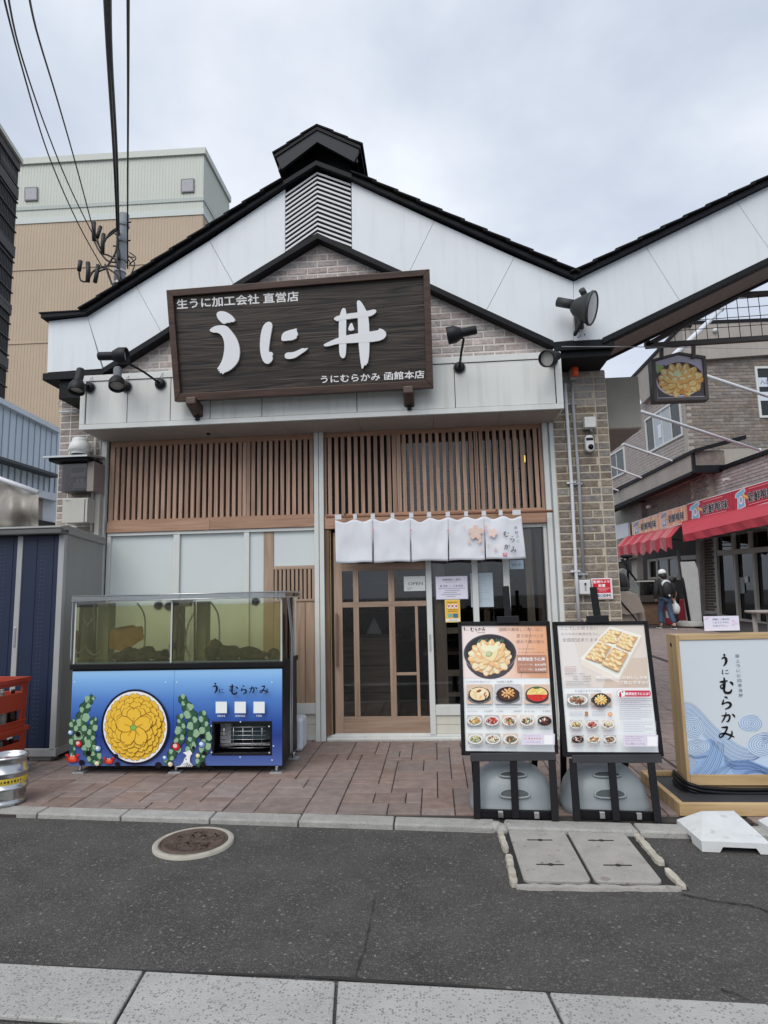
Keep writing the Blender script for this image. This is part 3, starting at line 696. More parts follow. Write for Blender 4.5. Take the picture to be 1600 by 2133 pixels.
# -- posts and sill
ztp = zb-.006
for (a, b, zb_) in ((-3.535, -3.475, 0), (-1.212, -1.166, 0), (-1.158, -1.112, 0), (1.158, 1.208, 0), (1.228, 1.275, 0)):
    MB().box(a, b, YF, YF+.1, zb_, ztp).build('post', M_alu, shop, bevel=.003)
MB().box(1.2, 1.235, YF+.02, YF+.09, 0, ztp).build('post_groove', M_grey_pipe, shop); MB().box(-1.17, -1.15, YF+.012, YF+.09, 0, ztp).build('post_groove', M_grey_pipe, shop)
MB().box(-3.47, -3.455, YF+.05, YF+.1, 0, ztp).build('reveal', M_dark, shop)
mb = MB(); mb.box(-1.105, 1.155, 6.36, 6.50, 0, .028); mb.box(-1.105, 1.155, 6.40, 6.5, .028, .05); mb.build('sill', M_alu, shop, bevel=.004)
M_sillc = mat('sill_mortar', (.42, .42, .40), .9, var=.3, scale=20, bump=.6)
MB().box(-1.105, 1.155, 6.345, 6.36, -.01, .012).build('sill_mortar', M_sillc, shop)
MB().box(-3.5, -1.21, 6.40, 6.5, 0, .045).build('sill', M_alu, shop, bevel=.004)
# -- lattice screens
def screen(x0, x1, z0, z1, groups, name='lattice_screen', slw=.038, y=6.385, mull=()):
    root = MB(); root.box(x0, x1, y, y+.045, z1+.002, ztp-.0)  # head board
    root.box(x0, x1, y-.005, y+.045, z0-.025, z0-.001); fr = root.build(name, M_cedarh, shop, bevel=.002)
    h_ = (z1-z0)
    me = boxmesh('slat', M_cedar, slw/2, .016, h_/2+.001)
    for (a, b, n) in groups:
        p = (b-a)/n
        for i in range(n): inst('slat', me, (a+p*(i+.5)+random.uniform(-.001, .001), y+.018, (z0+z1)/2), fr)
    for (a, b) in mull: MB().box(a, b, y-.003, y+.04, z0, z1+.001).build('mullion', M_cedar, fr, bevel=.002)
    return fr
screen(-3.455, -1.216, 2.278, 3.078, [(-3.405, -1.985, 22), (-1.905, -1.216, 11)], mull=((-3.454, -3.405), (-1.985, -1.948), (-1.944, -1.905)))
screen(-1.108, 1.155, 2.268, 3.090, [(-1.085, -.392, 10), (-.30, .462, 11), (.50, 1.125, 9)], mull=((-1.1075, -1.085), (-.392, -.348), (-.344, -.30), (.462, .480), (.483, .50), (1.125, 1.1545)))
mb = MB(); mb.box(-3.455, -2.33, 6.36, 6.44, 2.143, 2.252); mb.build('transom_beam', M_cedarh, shop, bevel=.003)
MB().box(-2.328, -1.214, 6.36, 6.44, 2.143, 2.252).build('transom_beam', M_cedarh, shop, bevel=.003)
MB().box(-1.109, 1.156, 6.36, 6.44, 2.112, 2.242).build('transom_beam', M_cedarh, shop, bevel=.003)
# glazing behind the screens: blank boards on the left, glass on the right
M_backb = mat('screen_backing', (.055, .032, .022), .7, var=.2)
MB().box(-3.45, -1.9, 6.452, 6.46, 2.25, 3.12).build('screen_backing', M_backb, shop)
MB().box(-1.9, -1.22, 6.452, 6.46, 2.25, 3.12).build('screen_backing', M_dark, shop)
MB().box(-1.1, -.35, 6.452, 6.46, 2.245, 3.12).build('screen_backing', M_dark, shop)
MB().box(-.345, 1.15, 6.452, 6.458, 2.245, 3.12).build('transom_glass', M_glass, shop)
# -- lower left bay
W = lambda n, a, b, c, d, e_, f, m, bv=.002: MB().box(a, b, c, d, e_, f).build(n, m, shop, bevel=bv)
W('window_frame', -3.455, -1.214, 6.38, 6.45, 2.108, 2.141, M_alu)
W('window_frame', -2.728, -2.662, 6.385, 6.45, .36, 2.107, M_alu); W('window_frame', -1.968, -1.912, 6.385, 6.45, .36, 2.107, M_alu)
W('window_frame', -3.46, -3.42, 6.385, 6.45, .36, 2.107, M_alu)
W('frosted_pane', -3.42, -2.73, 6.42, 6.43, .36, 2.107, M_frost, 0); W('frosted_pane', -2.66, -1.97, 6.42, 6.43, .36, 2.107, M_frost, 0)
W('frosted_pane', -1.91, -1.765, 6.415, 6.43, .36, 2.107, M_frost, 0)
W('wood_stile', -1.763, -1.656, 6.405, 6.45, .36, 2.107, M_door)
W('frosted_pane', -1.654, -1.216, 6.415, 6.43, 1.745, 2.107, M_frost, 0)
W('lattice_rail', -1.654, -1.216, 6.40, 6.44, 1.708, 1.743, M_doorh); W('lattice_rail', -1.654, -1.216, 6.40, 6.44, 1.375, 1.40, M_doorh)
me = boxmesh('slat', M_door, .0135, .01, .153)
for i in range(10): inst('slat', me, (-1.63+.0437*i, 6.412, 1.554), shop)
W('lattice_back', -1.654, -1.216, 6.43, 6.436, 1.40, 1.707, M_backb, 0)
W('wood_panel', -1.654, -1.216, 6.41, 6.43, .36, 1.374, M_door, 0)
for xx in (-1.49, -1.33): MB().box(xx, xx+.006, 6.404, 6.409, .36, 1.374).build('panel_groove', M_darkwood, shop)
W('kick_rail', -3.45, -1.214, 6.385, 6.44, .256, .358, M_alu)
M_cream = mat('cream_panel', (.60, .59, .52), .6, var=.05, streak=.1)
W('kick_panel', -3.45, -1.214, 6.405, 6.44, .152, .255, M_cream); W('kick_panel', -3.45, -1.214, 6.405, 6.44, .046, .149, M_cream)
# -- lower right: jamb, sliding door, fixed lights
W('door_jamb', -1.108, -1.065, 6.375, 6.44, .05, 2.11, M_darkwood); W('door_jamb', -1.064, -1.052, 6.40, 6.44, .05, 2.11, mat('brass_strip', (.45, .33, .16), .4, .6, var=.1)); W('door_jamb', -1.051, -1.032, 6.43, 6.46, .05, 2.11, M_dark)
door = MB().box(-1.028, -.942, 6.42, 6.455, .062, 2.08).build('sliding_door', M_door, shop, bevel=.003)
def D(n, a, b, z0, z1, m=M_door, y0=6.42, y1=6.455, bv=.002): MB().box(a, b, y0, y1, z0, z1).build(n, m, door, bevel=bv)
D('bottom_rail', -.941, -.079, .062, .219, M_doorh); D('mid_rail', -.941, -.079, 1.303, 1.356, M_doorh, 6.4205, 6.4545); D('lock_rail', -.941, -.079, 1.674, 1.748, M_doorh, 6.4205, 6.4545); D('top_rail', -.941, -.079, 1.97, 2.08, M_doorh)
for a, b in ((-.829, -.773), (-.465, -.404)):
    D('muntin', a, b, .2195, 1.3025); D('muntin', a, b, 1.3565, 1.6735); D('muntin', a, b, 1.7485, 1.9695)
D('muntin', -.199, -.170, .2195, 1.3025, M_door, 6.424, 6.45); D('muntin', -.4035, -.1995, .618, .646, M_doorh, 6.424, 6.45)
D('door_pane', -.941, -.079, .2195, 1.97, M_glass, 6.436, 6.440, 0)
ms = MB()      # crosshatched mesh behind one upper pane
for i in range(22):
    t = -.35+i*.033
    for sg_ in (1, -1):
        a = V((-.772+t*1.0 if sg_ > 0 else -.772+t, 6.445, 1.357)); b = a+V((.317*1, 0, .317)) if sg_ > 0 else None
        if sg_ < 0: a = V((-.772+t, 6.446, 1.673)); b = a+V((.317, 0, -.317))
        if b.x < -.772 or a.x > -.465: continue
        if a.x < -.772: f = (-.772-a.x)/(b.x-a.x); a = a.lerp(b, f)
        if b.x > -.465: f = (-.465-a.x)/(b.x-a.x); b = a.lerp(b, f)
        ms.beam(a, b, .004, .002, (0, 1, 0))
ms.build('wire_mesh', mat('mesh_blue_grey', (.10, .11, .14), .5, .5), door)
hd = MB(); hd.box(-1.010, -.985, 6.375, 6.395, .72, 1.25); hd.box(-1.008, -.987, 6.395, 6.42, .735, .755); hd.box(-1.008, -.987, 6.395, 6.42, 1.215, 1.235); hd.build('door_handle', M_darkwood, door, bevel=.004)
W('door_threshold', -1.03, -.079, 6.41, 6.47, .05, .061, M_alu)
W('aluminium_post', -.078, -.022, 6.39, 6.47, .05, 2.11, M_alu); MB().box(-.062, -.045, 6.386, 6.389, .85, 1.02).build('finger_pull', M_grey_pipe, shop)
W('window_frame', .389, .447, 6.40, 6.47, .33, 2.11, M_alu); W('window_frame', .703, .766, 6.42, 6.48, .33, 2.11, M_alu); W('window_frame', 1.125, 1.156, 6.40, 6.47, .05, 2.11, M_alu)
W('window_frame', .768, 1.1245, 6.405, 6.47, 2.072, 2.11, M_alu)
W('kick_rail', -.021, 1.1245, 6.395, 6.45, .232, .329, M_alu); W('kick_panel', -.021, 1.1245, 6.41, 6.45, .142, .230, M_cream); W('kick_panel', -.021, 1.1245, 6.41, 6.45, .052, .139, M_cream)
W('window_pane', -.021, .388, 6.452, 6.456, .331, 2.109, M_glass, 0); W('window_pane', .448, .702, 6.452, 6.456, .331, 2.109, M_glass, 0); W('window_pane', .767, 1.124, 6.452, 6.456, .331, 2.071, M_glass, 0)
W('inner_stile', .0, .115, 6.462, 6.50, .331, 2.1, M_door); W('inner_rail', .116, .388, 6.465, 6.50, .60, .66, M_doorh); W('inner_rail', .116, .388, 6.465, 6.50, .40, .44, M_doorh)
W('inner_rail', .116, .388, 6.465, 6.50, 1.02, 1.08, M_doorh)
W('inner_stile', .935, 1.01, 6.47, 6.50, .331, 2.07, M_door); W('inner_stile', 1.06, 1.12, 6.56, 6.60, .331, 2.07, M_darkwood); W('inner_stile', .50, .56, 6.5, 6.56, .331, 2.07, M_darkwood)
# -- the dim room inside
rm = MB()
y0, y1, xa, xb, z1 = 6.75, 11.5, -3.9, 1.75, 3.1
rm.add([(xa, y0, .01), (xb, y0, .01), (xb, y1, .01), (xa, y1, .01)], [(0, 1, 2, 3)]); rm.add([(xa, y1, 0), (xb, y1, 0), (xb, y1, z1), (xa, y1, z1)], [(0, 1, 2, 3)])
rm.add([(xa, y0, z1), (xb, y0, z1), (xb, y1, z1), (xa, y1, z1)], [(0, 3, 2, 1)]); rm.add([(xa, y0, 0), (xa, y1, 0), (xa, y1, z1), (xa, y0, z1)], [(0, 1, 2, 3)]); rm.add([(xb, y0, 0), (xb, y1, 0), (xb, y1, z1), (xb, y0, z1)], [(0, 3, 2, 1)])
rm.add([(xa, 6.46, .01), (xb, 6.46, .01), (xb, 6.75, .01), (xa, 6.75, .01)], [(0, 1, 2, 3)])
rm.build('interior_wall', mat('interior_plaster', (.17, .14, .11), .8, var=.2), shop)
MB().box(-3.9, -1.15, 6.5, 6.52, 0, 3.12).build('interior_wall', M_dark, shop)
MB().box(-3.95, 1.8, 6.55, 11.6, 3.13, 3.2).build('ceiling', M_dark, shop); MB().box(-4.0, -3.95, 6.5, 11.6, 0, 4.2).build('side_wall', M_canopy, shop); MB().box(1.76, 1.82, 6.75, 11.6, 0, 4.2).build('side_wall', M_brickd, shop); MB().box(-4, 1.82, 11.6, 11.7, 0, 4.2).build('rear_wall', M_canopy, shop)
ct = thing('reception_counter', (-.75, 7.5, 0), 'brown wooden reception counter just inside the sliding door', 'counter')
MB().box(-1.1, -.45, 7.3, 7.8, 0, .95).build('cabinet', M_doorh, ct, bevel=.004); MB().box(-1.13, -.42, 7.27, 7.83, .95, .98).build('countertop', M_darkwood, ct, bevel=.004)
for z in (.32, .62): MB().box(-1.09, -.46, 7.295, 7.299, z, z+.006).build('drawer_gap', M_dark, ct)
cdn = MB().prism([(-.80, 7.35, .98), (-.62, 7.35, .98), (-.71, 7.38, 1.17)], (0, .01, 0)).build('menu_card', ink((190, 192, 190)), None); tag(cdn, 'pale folded card standing on the counter inside the door', 'card')
for (x_, y_, lab) in ((.25, 7.9, 'dark wooden table seen through the pane right of the door'), (.95, 8.6, 'dark wooden table deeper inside behind the right window')):
    tb = thing('dining_table', (x_, y_, 0), lab, 'table'); MB().box(x_-.4, x_+.4, y_-.3, y_+.3, .70, .74).build('table_top', M_doorh, tb, bevel=.004)
    for sx_ in (-.34, .34):
        for sy_ in (-.24, .24): MB().box(x_+sx_-.025, x_+sx_+.025, y_+sy_-.025, y_+sy_+.025, .012, .699).build('leg', M_darkwood, tb)
sf = thing('wall_shelf', (-.3, 11.3, 1.2), 'tall shelf of pale jars against the back wall inside the restaurant', 'shelf')
for k in range(4): MB().box(-1.6, 1.4, 11.1, 11.4, .6+.5*k, .64+.5*k).build('shelf_board', M_doorh, sf)
for k in range(22): MB().lathe([(.06, 0), (.065, .02), (.065, .18), (.04, .21), (.001, .21)], (-1.5+.28*(k % 11), 11.25, .641+.5*(k//11)), n=10).build('jar', M_whitep if k % 3 else M_doorh, sf)
M_lamp = mat('lamp_glow', (1, .72, .35), .5, var=0, emit=5); M_lampy = mat('lamp_yellow', (1, .68, .12), .5, var=0, emit=1.6)
lampdefs = [((949, 912), 8.6, .022), ((1047, 1022), 8.4, .026), ((1082, 1018), 8.7, .024), ((1068, 990), 9.2, .03), ((1112, 952), 9.0, .024), ((1130, 953), 9.3, .026)]
for i, (pp, yy, r) in enumerate(lampdefs):
    p = oy(pp[0], pp[1], yy); q = thing('pendant_lamp', p, None, 'lamp', 'small warm pendant lamps in the restaurant')
    q['label'] = ['highest pendant lamp, at the top of the lattice above the door middle', 'leftmost pendant lamp of the low cluster behind the right lattice', 'rightmost pendant lamp of the low cluster behind the right lattice', 'lamp just above the low cluster behind the right lattice', 'pendant lamp nearest the yellow lantern behind the lattice', 'pendant lamp right of the yellow lantern, close to the right frame'][i]
    MB().lathe([(.001, .04), (r, .02), (r*1.1, -.02), (.001, -.035)], p, n=12).build('bulb', M_lamp, q); MB().cyl(p+V((0, 0, .035)), (p.x, p.y, 3.12), .004, 6).build('cord', M_black, q)
p = oy(1090, 956, 7.4); q = thing('wall_lantern', p, 'small yellow lit lantern behind the upper right lattice', 'lantern')
MB().box(p.x-.022, p.x+.022, p.y-.02, p.y+.02, p.z-.04, p.z+.04).build('shade', M_lampy, q, bevel=.004); MB().cyl(p+V((0, 0, .04)), (p.x, p.y, 3.12), .004, 6).build('cord', M_black, q)
# added grid and grey sheet imitating the reflection in the transom glass
sj = thing('reflection_grid', (.2, 8.2, 2.3), 'grey grid behind the transom glass imitating the reflection in it', 'reflection')
mb = MB(); 
for i in range(9): mb.box(-.6+.2*i, -.585+.2*i, 8.2, 8.22, 2.5, 3.1)
for j in range(4): mb.box(-.6, 1.2, 8.185, 8.199, 2.55+.16*j, 2.565+.16*j)
mb.build('grid', M_dark, sj); MB().box(-.6, 1.2, 8.23, 8.24, 2.5, 3.1).build('paper', mat('reflection_grey', (.20, .2, .22), .8, var=.2), sj)  # sheet gives the imitated reflection its grey ground
# ================================================================== SIGN BOARD
lean = RAD(11)
SP = Pl((0, 5.72, 3.35), (0, -math.cos(lean), -math.sin(lean)))
sn = SP.n
sb = thing('shop_sign', (-1.2, 5.7, 3.3), 'large dark wooden sign board with raised white brush lettering above the entrance', 'shop sign')
def S(px, py, off=0.0): return SP.hit(px, py, off)
M_signw = wood('sign_plank', (.006, .0045, .004), (.056, .040, .030), 0, .55, .55, rnd=.10, bump=1.0, dist=7)
M_signf = wood('sign_frame_wood', (.035, .018, .012), (.085, .045, .03), 0, .45, 1.2, rnd=.15)
TL, TR, BR_, BL = (346, 604), (895, 560), (903, 807.5), (363.5, 836.5)
iTL, iTR, iBR, iBL = (360, 617), (882, 574), (888, 792), (375, 820)
for nm, q4 in (('frame_rail', (TL, TR, iTR, iTL)), ('frame_rail', (BL, BR_, iBR, iBL)), ('frame_stile', (TL, BL, iBL, iTL)), ('frame_stile', (TR, BR_, iBR, iTR))):
    P = [S(*p) for p in q4]; c = sum(P, V())/4; P = [p+(c-p).normalized()*.001 for p in P]
    MB().prism(P, -sn*.09).build(nm, M_signf, sb, bevel=.004)
def lerp2(a, b, t): return (a[0]+(b[0]-a[0])*t, a[1]+(b[1]-a[1])*t)
np_ = 5
for i in range(np_):
    t0, t1 = i/np_, (i+1)/np_; P = [S(*lerp2(iTL, iBL, t0)), S(*lerp2(iTR, iBR, t0)), S(*lerp2(iTR, iBR, t1)), S(*lerp2(iTL, iBL, t1))]
    P = [p-sn*.035 for p in P]; MB().prism(P, -sn*.03).build('plank', M_signw, sb, bevel=.0008)
M_letter = mat('raised_letter_white', (.84, .86, .88), .4, var=.02)
def z2(p): return (340+p[0]/2.7586, 540+p[1]/2.7586)
LET = {
 'u1': [(305,310),(325,297),(355,300),(385,315),(405,335),(415,352),(400,362),(396,358),(380,365),(372,362),(345,373),(325,355),(310,335)],
 'u2': [(262,408),(290,385),(330,378),(365,382),(390,410),(420,450),(438,500),(440,550),(430,590),(400,625),(370,645),(352,650),(340,663),(337,650),(322,656),(328,640),(314,645),(322,630),(306,634),(330,600),(345,560),(352,510),(350,470),(335,435),(310,420),(285,422)],
 'n1': [(598,360),(615,358),(628,375),(622,410),(615,450),(608,500),(605,535),(618,530),(632,540),(626,556),(630,575),(615,595),(598,603),(575,590),(560,550),(555,500),(558,440),(570,390),(585,368)],
 'n2': [(680,440),(690,420),(720,408),(755,400),(768,396),(766,410),(776,430),(765,445),(768,452),(740,465),(710,467),(690,470),(678,465)],
 'n3': [(697,548),(710,535),(745,535),(780,520),(800,510),(812,513),(835,508),(820,525),(790,545),(755,568),(720,574),(700,568)],
 'd1': [(1035,278),(1050,285),(1052,340),(1050,440),(1052,500),(1048,560),(1030,572),(1012,550),(1010,480),(1008,380),(1015,320),(1025,290)],
 'd2': [(1112,238),(1130,235),(1150,262),(1170,300),(1182,350),(1185,430),(1185,520),(1182,560),(1175,600),(1170,596),(1166,612),(1158,604),(1143,637),(1135,600),(1130,560),(1122,480),(1120,400),(1118,330),(1115,280)],
 'd3': [(978,340),(1000,325),(1060,312),(1120,305),(1180,295),(1215,286),(1228,298),(1210,318),(1180,330),(1100,338),(1030,348),(1000,356),(988,350)],
 'd4': [(920,490),(950,475),(1000,452),(1060,435),(1120,425),(1190,415),(1238,408),(1240,396),(1262,402),(1282,420),(1280,445),(1255,465),(1200,475),(1120,478),(1060,482),(1000,485),(950,500),(925,500)],
 'd5': [(1060,407),(1073,372),(1085,363),(1092,385),(1100,403),(1080,411)]}
def raised(keys, name):
    q = MB()
    for i, k in enumerate(keys):
        P2 = [z2(p) for p in LET[k]]
        # round the outline a little
        R2 = []
        for j in range(len(P2)):
            a, b = P2[j], P2[(j+1) % len(P2)]; R2 += [lerp2(a, b, .25), lerp2(a, b, .75)]
        top = -.008+.0006*i; tris, idx = earclip(R2)
        F = [S(R2[m_][0], R2[m_][1], top) for m_ in idx]; n = len(F)
        nn = V()
        for j in range(n): nn += F[j].cross(F[(j+1) % n])
        b0 = [p-sn*.026 for p in F]; vs = F+b0
        fs = []
        for t in tris:
            t = tuple(t); 
            if (F[t[1]]-F[t[0]]).cross(F[t[2]]-F[t[0]]).dot(sn) < 0: t = tuple(reversed(t))
            fs.append(t)
        for j in range(n):
            k2 = (j+1) % n; fs.append((j, k2, k2+n, j+n) if nn.dot(sn) < 0 else (j, j+n, k2+n, k2))
        q.add(vs, fs)
    return q.build(name, M_letter, sb)
raised(['u1', 'u2'], 'letter'); raised(['n1', 'n2', 'n3'], 'letter'); raised(['d1', 'd2', 'd3', 'd4', 'd5'], 'letter')
def planecv(pl, org, ex, step=.00015, base=.0006):
    """drawing surface in pixel coordinates on a real plane"""
    return CV(lambda x, y: pl.hit(x, y), pl.n, step, base)
# small painted lines of text follow the tilt of the board
def txtline(pl, s, p0, p1, h, col, off=0.0, parent=None, name='lettering', bold=.0, hm=1.0, n=None):
    """text from px p0 to px p1 (baseline), glyph height h metres"""
    a, b = pl.hit(*p0, off), pl.hit(*p1, off); ux = (b-a).normalized(); uy = pl.n.cross(ux); uy = uy if uy.z > 0 or abs(uy.z) < .2 else -uy
    c = CV(lambda u, v: a+ux*u+uy*v, pl.n, .0001, .0)
    c.text(s, 0, 0, h, col, 0, (b-a).length, ydown=False, bold=bold); return c.done(name, parent)
txtline(SP, '生うに加工会社 直営店', (369, 642), (622, 625), .100, (245, 246, 248), -.0335, sb, bold=.0022)
txtline(SP, 'うにむらかみ 函館本店', (669, 797), (884, 786), .080, (245, 246, 248), -.0335, sb, bold=.0016)
for (x0, x1, yt, yb) in ((391, 408, 829, 850), (839, 862, 806, 832)):
    p = S((x0+x1)/2, yt); q = MB(); w_ = .05
    q.prism([(p.x-w_, p.y-.03, p.z+.005), (p.x-w_, p.y-.03, p.z-.07), (p.x-w_, 5.90, p.z-.15), (p.x-w_, 5.90, p.z-.02)], (2*w_, 0, 0)); q.build('bracket', M_signf, sb, bevel=.012)
    MB().box(p.x-.02, p.x+.02, 5.86, 5.879, p.z-.18, p.z-.11).build('bracket_foot', M_black, sb)

# ================================================================== LAMPS
M_lens = mat('lamp_lens', (.50, .50, .47), .3, var=.1); M_lampb = mat('lamp_body_black', (.010, .011, .014), .5, var=.2, bump=.05, spec=.3)
M_lampg = mat('lamp_body_grey', (.12, .13, .145), .5, var=.15)
def spot(head, dirn, base, label, arm_pts=None, grey=False, hr=.078, baseaxis=(0, -1, 0)):
    t = thing('spotlight', base, label, 'spotlight', 'spotlights mounted round the shop sign')
    d = V(dirn).normalized(); h = V(head); mb_ = M_lampg if grey else M_lampb
    MB().lathe([(.001, -.21), (.034, -.21), (.040, -.20), (.040, -.075), (.046, -.062)], h, d, 20).build('lamp_body', mb_, t)
    q = MB().lathe([(.044, -.07), (hr*.8, -.045), (hr, -.012), (hr, .055), (hr*.97, .058), (hr*.88, .056), (hr*.86, .02)], h, d, 24); q.build('hood', M_lampb, t)
    MB().lathe([(hr*.87, .022), (.001, .022)], h, d, 20).build('lens', M_lens, t)
    if label.find('outreach') >= 0 or arm_pts: 
        for i in range(10):
            a = 2*math.pi*i/10; u = d.orthogonal().normalized(); w2 = d.cross(u); rr = u*math.cos(a)+w2*math.sin(a)
            MB().beam(h+rr*.045-d*.075, h+rr*hr*.9-d*.02, .006, .003, rr).build('hood_rib', M_lampb, t)
    b = V(base); ba = V(baseaxis)
    MB().lathe([(.062, 0), (.062, .004), (.001, .004)], b, ba, 24).build('gasket', M_grey_pipe, t)
    MB().lathe([(.052, .004), (.052, .028), (.040, .042), (.001, .045)], b, ba, 24).build('wall_mount', mb_ if not grey else M_lampb, t)
    jb = h-d*.04; st = b+ba*.04
    MB().tube([st]+(arm_pts or [])+[jb], .011 if arm_pts else .02, 8).build('arm', M_lampb, t)
    MB().tube([b+V((0, -.02, .05)), b+V((.015, -.03, .09)), b+V((.02, -.01, .115)), b+V((.015, .05, .125))], .004, 6).build('cable', M_white_pipe, t)
    return t
Cn = lambda px, py: oy(px, py, YC+.008)
spot(oy(161, 806, 5.68), (.02, -.28, -1), Cn(188, 808), 'black spotlight pointing straight down at the left end of the white canopy')
spot(oy(244, 798, 5.66), (.22, -.42, -.85), Cn(264, 806), 'grey-backed spotlight tilted down on the canopy, second from the left end', grey=True)
spot(oy(252, 741, 5.42), (1, .12, .02), Cn(335, 800), 'black spotlight on a long arm to the left of the sign, aimed at it', [oy(300, 775, 5.65), oy(268, 757, 5.47)])
spot(oy(945, 697, 5.40), (-1, .12, -.12), Cn(957, 766), 'black spotlight on an upright arm to the right of the sign, aimed at it', [oy(961, 735, 5.55), oy(966, 707, 5.43)])
spot(oy(1143, 746, 5.60), (-.75, -1, -.5), Cn(1150, 752), 'black spotlight facing the street at the right end of the canopy')
# floodlight on the white fascia
fl = thing('floodlight', oy(1200, 665, 5.9), 'large dark grey floodlight on the white fascia above the right pilaster', 'floodlight')
fh = oy(1232, 642, 5.62); fd = V((1, -.50, -.36)).normalized()
M_flood = mat('flood_grey', (.03, .034, .036), .6, var=.2, bump=.05)
MB().lathe([(.001, -.20), (.04, -.19), (.075, -.16), (.10, -.11), (.13, -.06), (.148, -.015), (.158, -.01), (.158, .012), (.148, .018), (.14, .01)], fh, fd, 28).build('reflector_housing', M_flood, fl)
MB().lathe([(.142, .008), (.08, .016), (.001, .018)], fh, fd, 28).build('lens', mat('flood_lens', (.40, .41, .42), .15, var=.1), fl)
MB().cyl(fh-fd*.15+V((-.02, 0, .03)), fh-fd*.30+V((-.02, 0, .05)), .045, 14).build('lamp_cap', M_flood, fl)
MB().cyl(fh-fd*.06+V((0, 0, .14)), fh-fd*.08+V((0, 0, .18)), .03, 12).build('vent_knob', M_flood, fl)
pb = oy(1205, 668, 5.895); q = MB(); q.tube([fh-fd*.1+V((0, -.0, -.13)), V((fh.x-.12, 5.8, fh.z-.17)), V((pb.x, 5.84, pb.z-.02))], .018, 8); q.box(pb.x-.04, pb.x+.04, 5.86, 5.893, pb.z-.09, pb.z+.06); q.build('bracket', M_flood, fl)
M_rustspot = mat('rust_spot', (.10, .08, .065), .9, var=.4)
for (x, y) in ((1208, 676), (1206, 690), (1213, 683), (1209, 700), (1218, 697), (1205, 703)):
    c = g(x, y); MB().lathe([(.008, 0), (.001, .002)], (c.x, 5.899, c.z), (0, -1, 0), 8).build('bolt_hole', M_rustspot, fl)

# ================================================================== PILASTER FIXTURES (right)
yw = 6.315
def wp(px, py): return oy(px, py, yw)
c = wp(1192, 777); t = thing('warning_light', c, 'orange beacon lamp on a grey box at the top of the right pilaster', 'beacon')
MB().box(c.x-.038, c.x+.030, 6.24, 6.316, c.z-.09, c.z+.065).build('back_box', M_grey_pipe, t, bevel=.006)
M_orange = mat('orange_lens', (.78, .10, .02), .35, var=.08)
MB().lathe([(.001, .068), (.030, .066), (.036, .055), (.036, -.055), (.030, -.068), (.001, -.07)], (c.x+.005, 6.215, c.z), (0, 0, 1), 16).build('lens', M_orange, t)
def pipe(pts, r, label, m, name='conduit_pipe', clamps=()):
    P = [wp(*p)+V((0, -.02, 0)) for p in pts]; t = thing(name, P[0], label, 'conduit pipe'); MB().tube(P, r, 10).build('pipe', m, t)
    for (x, y) in clamps:
        k = wp(x, y); q = MB(); q.box(k.x-.045, k.x+.045, 6.30, 6.317, k.z-.010, k.z+.010); q.lathe([(r+.004, -.010), (r+.004, .010)], (k.x, yw-.02, k.z), (0, 0, 1), 12); q.build('clamp', m, t)
pipe([(1191, 798), (1193, 845), (1205, 1000), (1216, 1215)], .016, 'grey conduit running down the right pilaster below the orange beacon', M_grey_pipe, clamps=((1192, 842), (1203, 1008), (1214, 1196)))
pipe([(1176, 800), (1183, 905), (1190, 1010), (1199, 1190), (1206, 1300)], .017, 'white conduit running down the pilaster beside the grey one', M_white_pipe, clamps=((1190, 1006), (1198, 1190)))
c = wp(1225, 884); t = thing('junction_box', c, 'square beige junction box on the right pilaster above the camera', 'junction box')
MB().box(c.x-.056, c.x+.056, 6.22, 6.316, c.z-.055, c.z+.055).build('box', M_canopy, t, bevel=.006); MB().cyl((c.x+.01, 6.27, c.z-.055), (c.x+.03, 6.30, c.z-.075), .01, 8).build('gland', M_white_pipe, t)
c = wp(1226, 926); t = thing('security_camera', c, 'small white pill-shaped security camera with a black lens on the right pilaster', 'security camera')
q = MB(); P = []
for i in range(24):
    a = 2*math.pi*i/24; P.append((c.x+.045*math.cos(a)*.98, 6.315, c.z+(.045 if math.sin(a) > 0 else -.045)+.042*math.sin(a)))
q.prism(P, (0, -.06, 0)).build('body', M_whitep, t, bevel=.012); MB().box(c.x-.034, c.x+.034, 6.250, 6.256, c.z+.030, c.z+.055).build('sensor_window', M_black_plastic, t)
MB().lathe([(.026, 0), (.026, .012), (.001, .020)], (c.x+.006, 6.256, c.z-.038), (0, -1, 0), 16).build('lens', M_black_plastic, t)
c = wp(1216, 1224); t = thing('switch_box', c, 'white outdoor switch box at the foot of the grey conduit', 'switch box')
MB().box(c.x-.052, c.x+.055, 6.25, 6.316, c.z-.066, c.z+.072).build('cover', M_whitep, t, bevel=.008); MB().box(c.x-.006, c.x+.010, 6.246, 6.251, c.z-.03, c.z+.045).build('switch', M_grey_pipe, t); MB().box(c.x-.006, c.x+.010, 6.243, 6.247, c.z+.022, c.z+.045).build('switch_key', M_black_plastic, t)
# camera warning sign
a, b = wp(1231, 1205), wp(1276, 1248); t = thing('warning_sign', (a+b)/2, 'red and white security camera notice plate on the right pilaster', 'notice')
yw2 = 6.300; MB().box(a.x, b.x+.004, yw2, yw2+.012, b.z, a.z).build('plate', mat('sign_white', (.72, .70, .72), .35, var=.03), t, bevel=.003)
cv = CV(lambda u, v: V((a.x+u*(b.x-a.x), yw2, b.z+v*(a.z-b.z))), (0, -1, 0))
cv.rect(.05, .30, .93, .95, (196, 24, 44)); cv.text('監視カメラ', .09, .78, .14, (250, 240, 240), None, .80, ydown=False, bold=.004); cv.text('設置', .33, .60, .14, (250, 240, 240), None, .34, ydown=False, bold=.004)
cv.rect(.25, .52, .92, .535, (240, 200, 205)); cv.rect(.32, .46, .80, .475, (240, 200, 205)); cv.rect(.35, .39, .70, .405, (240, 200, 205))
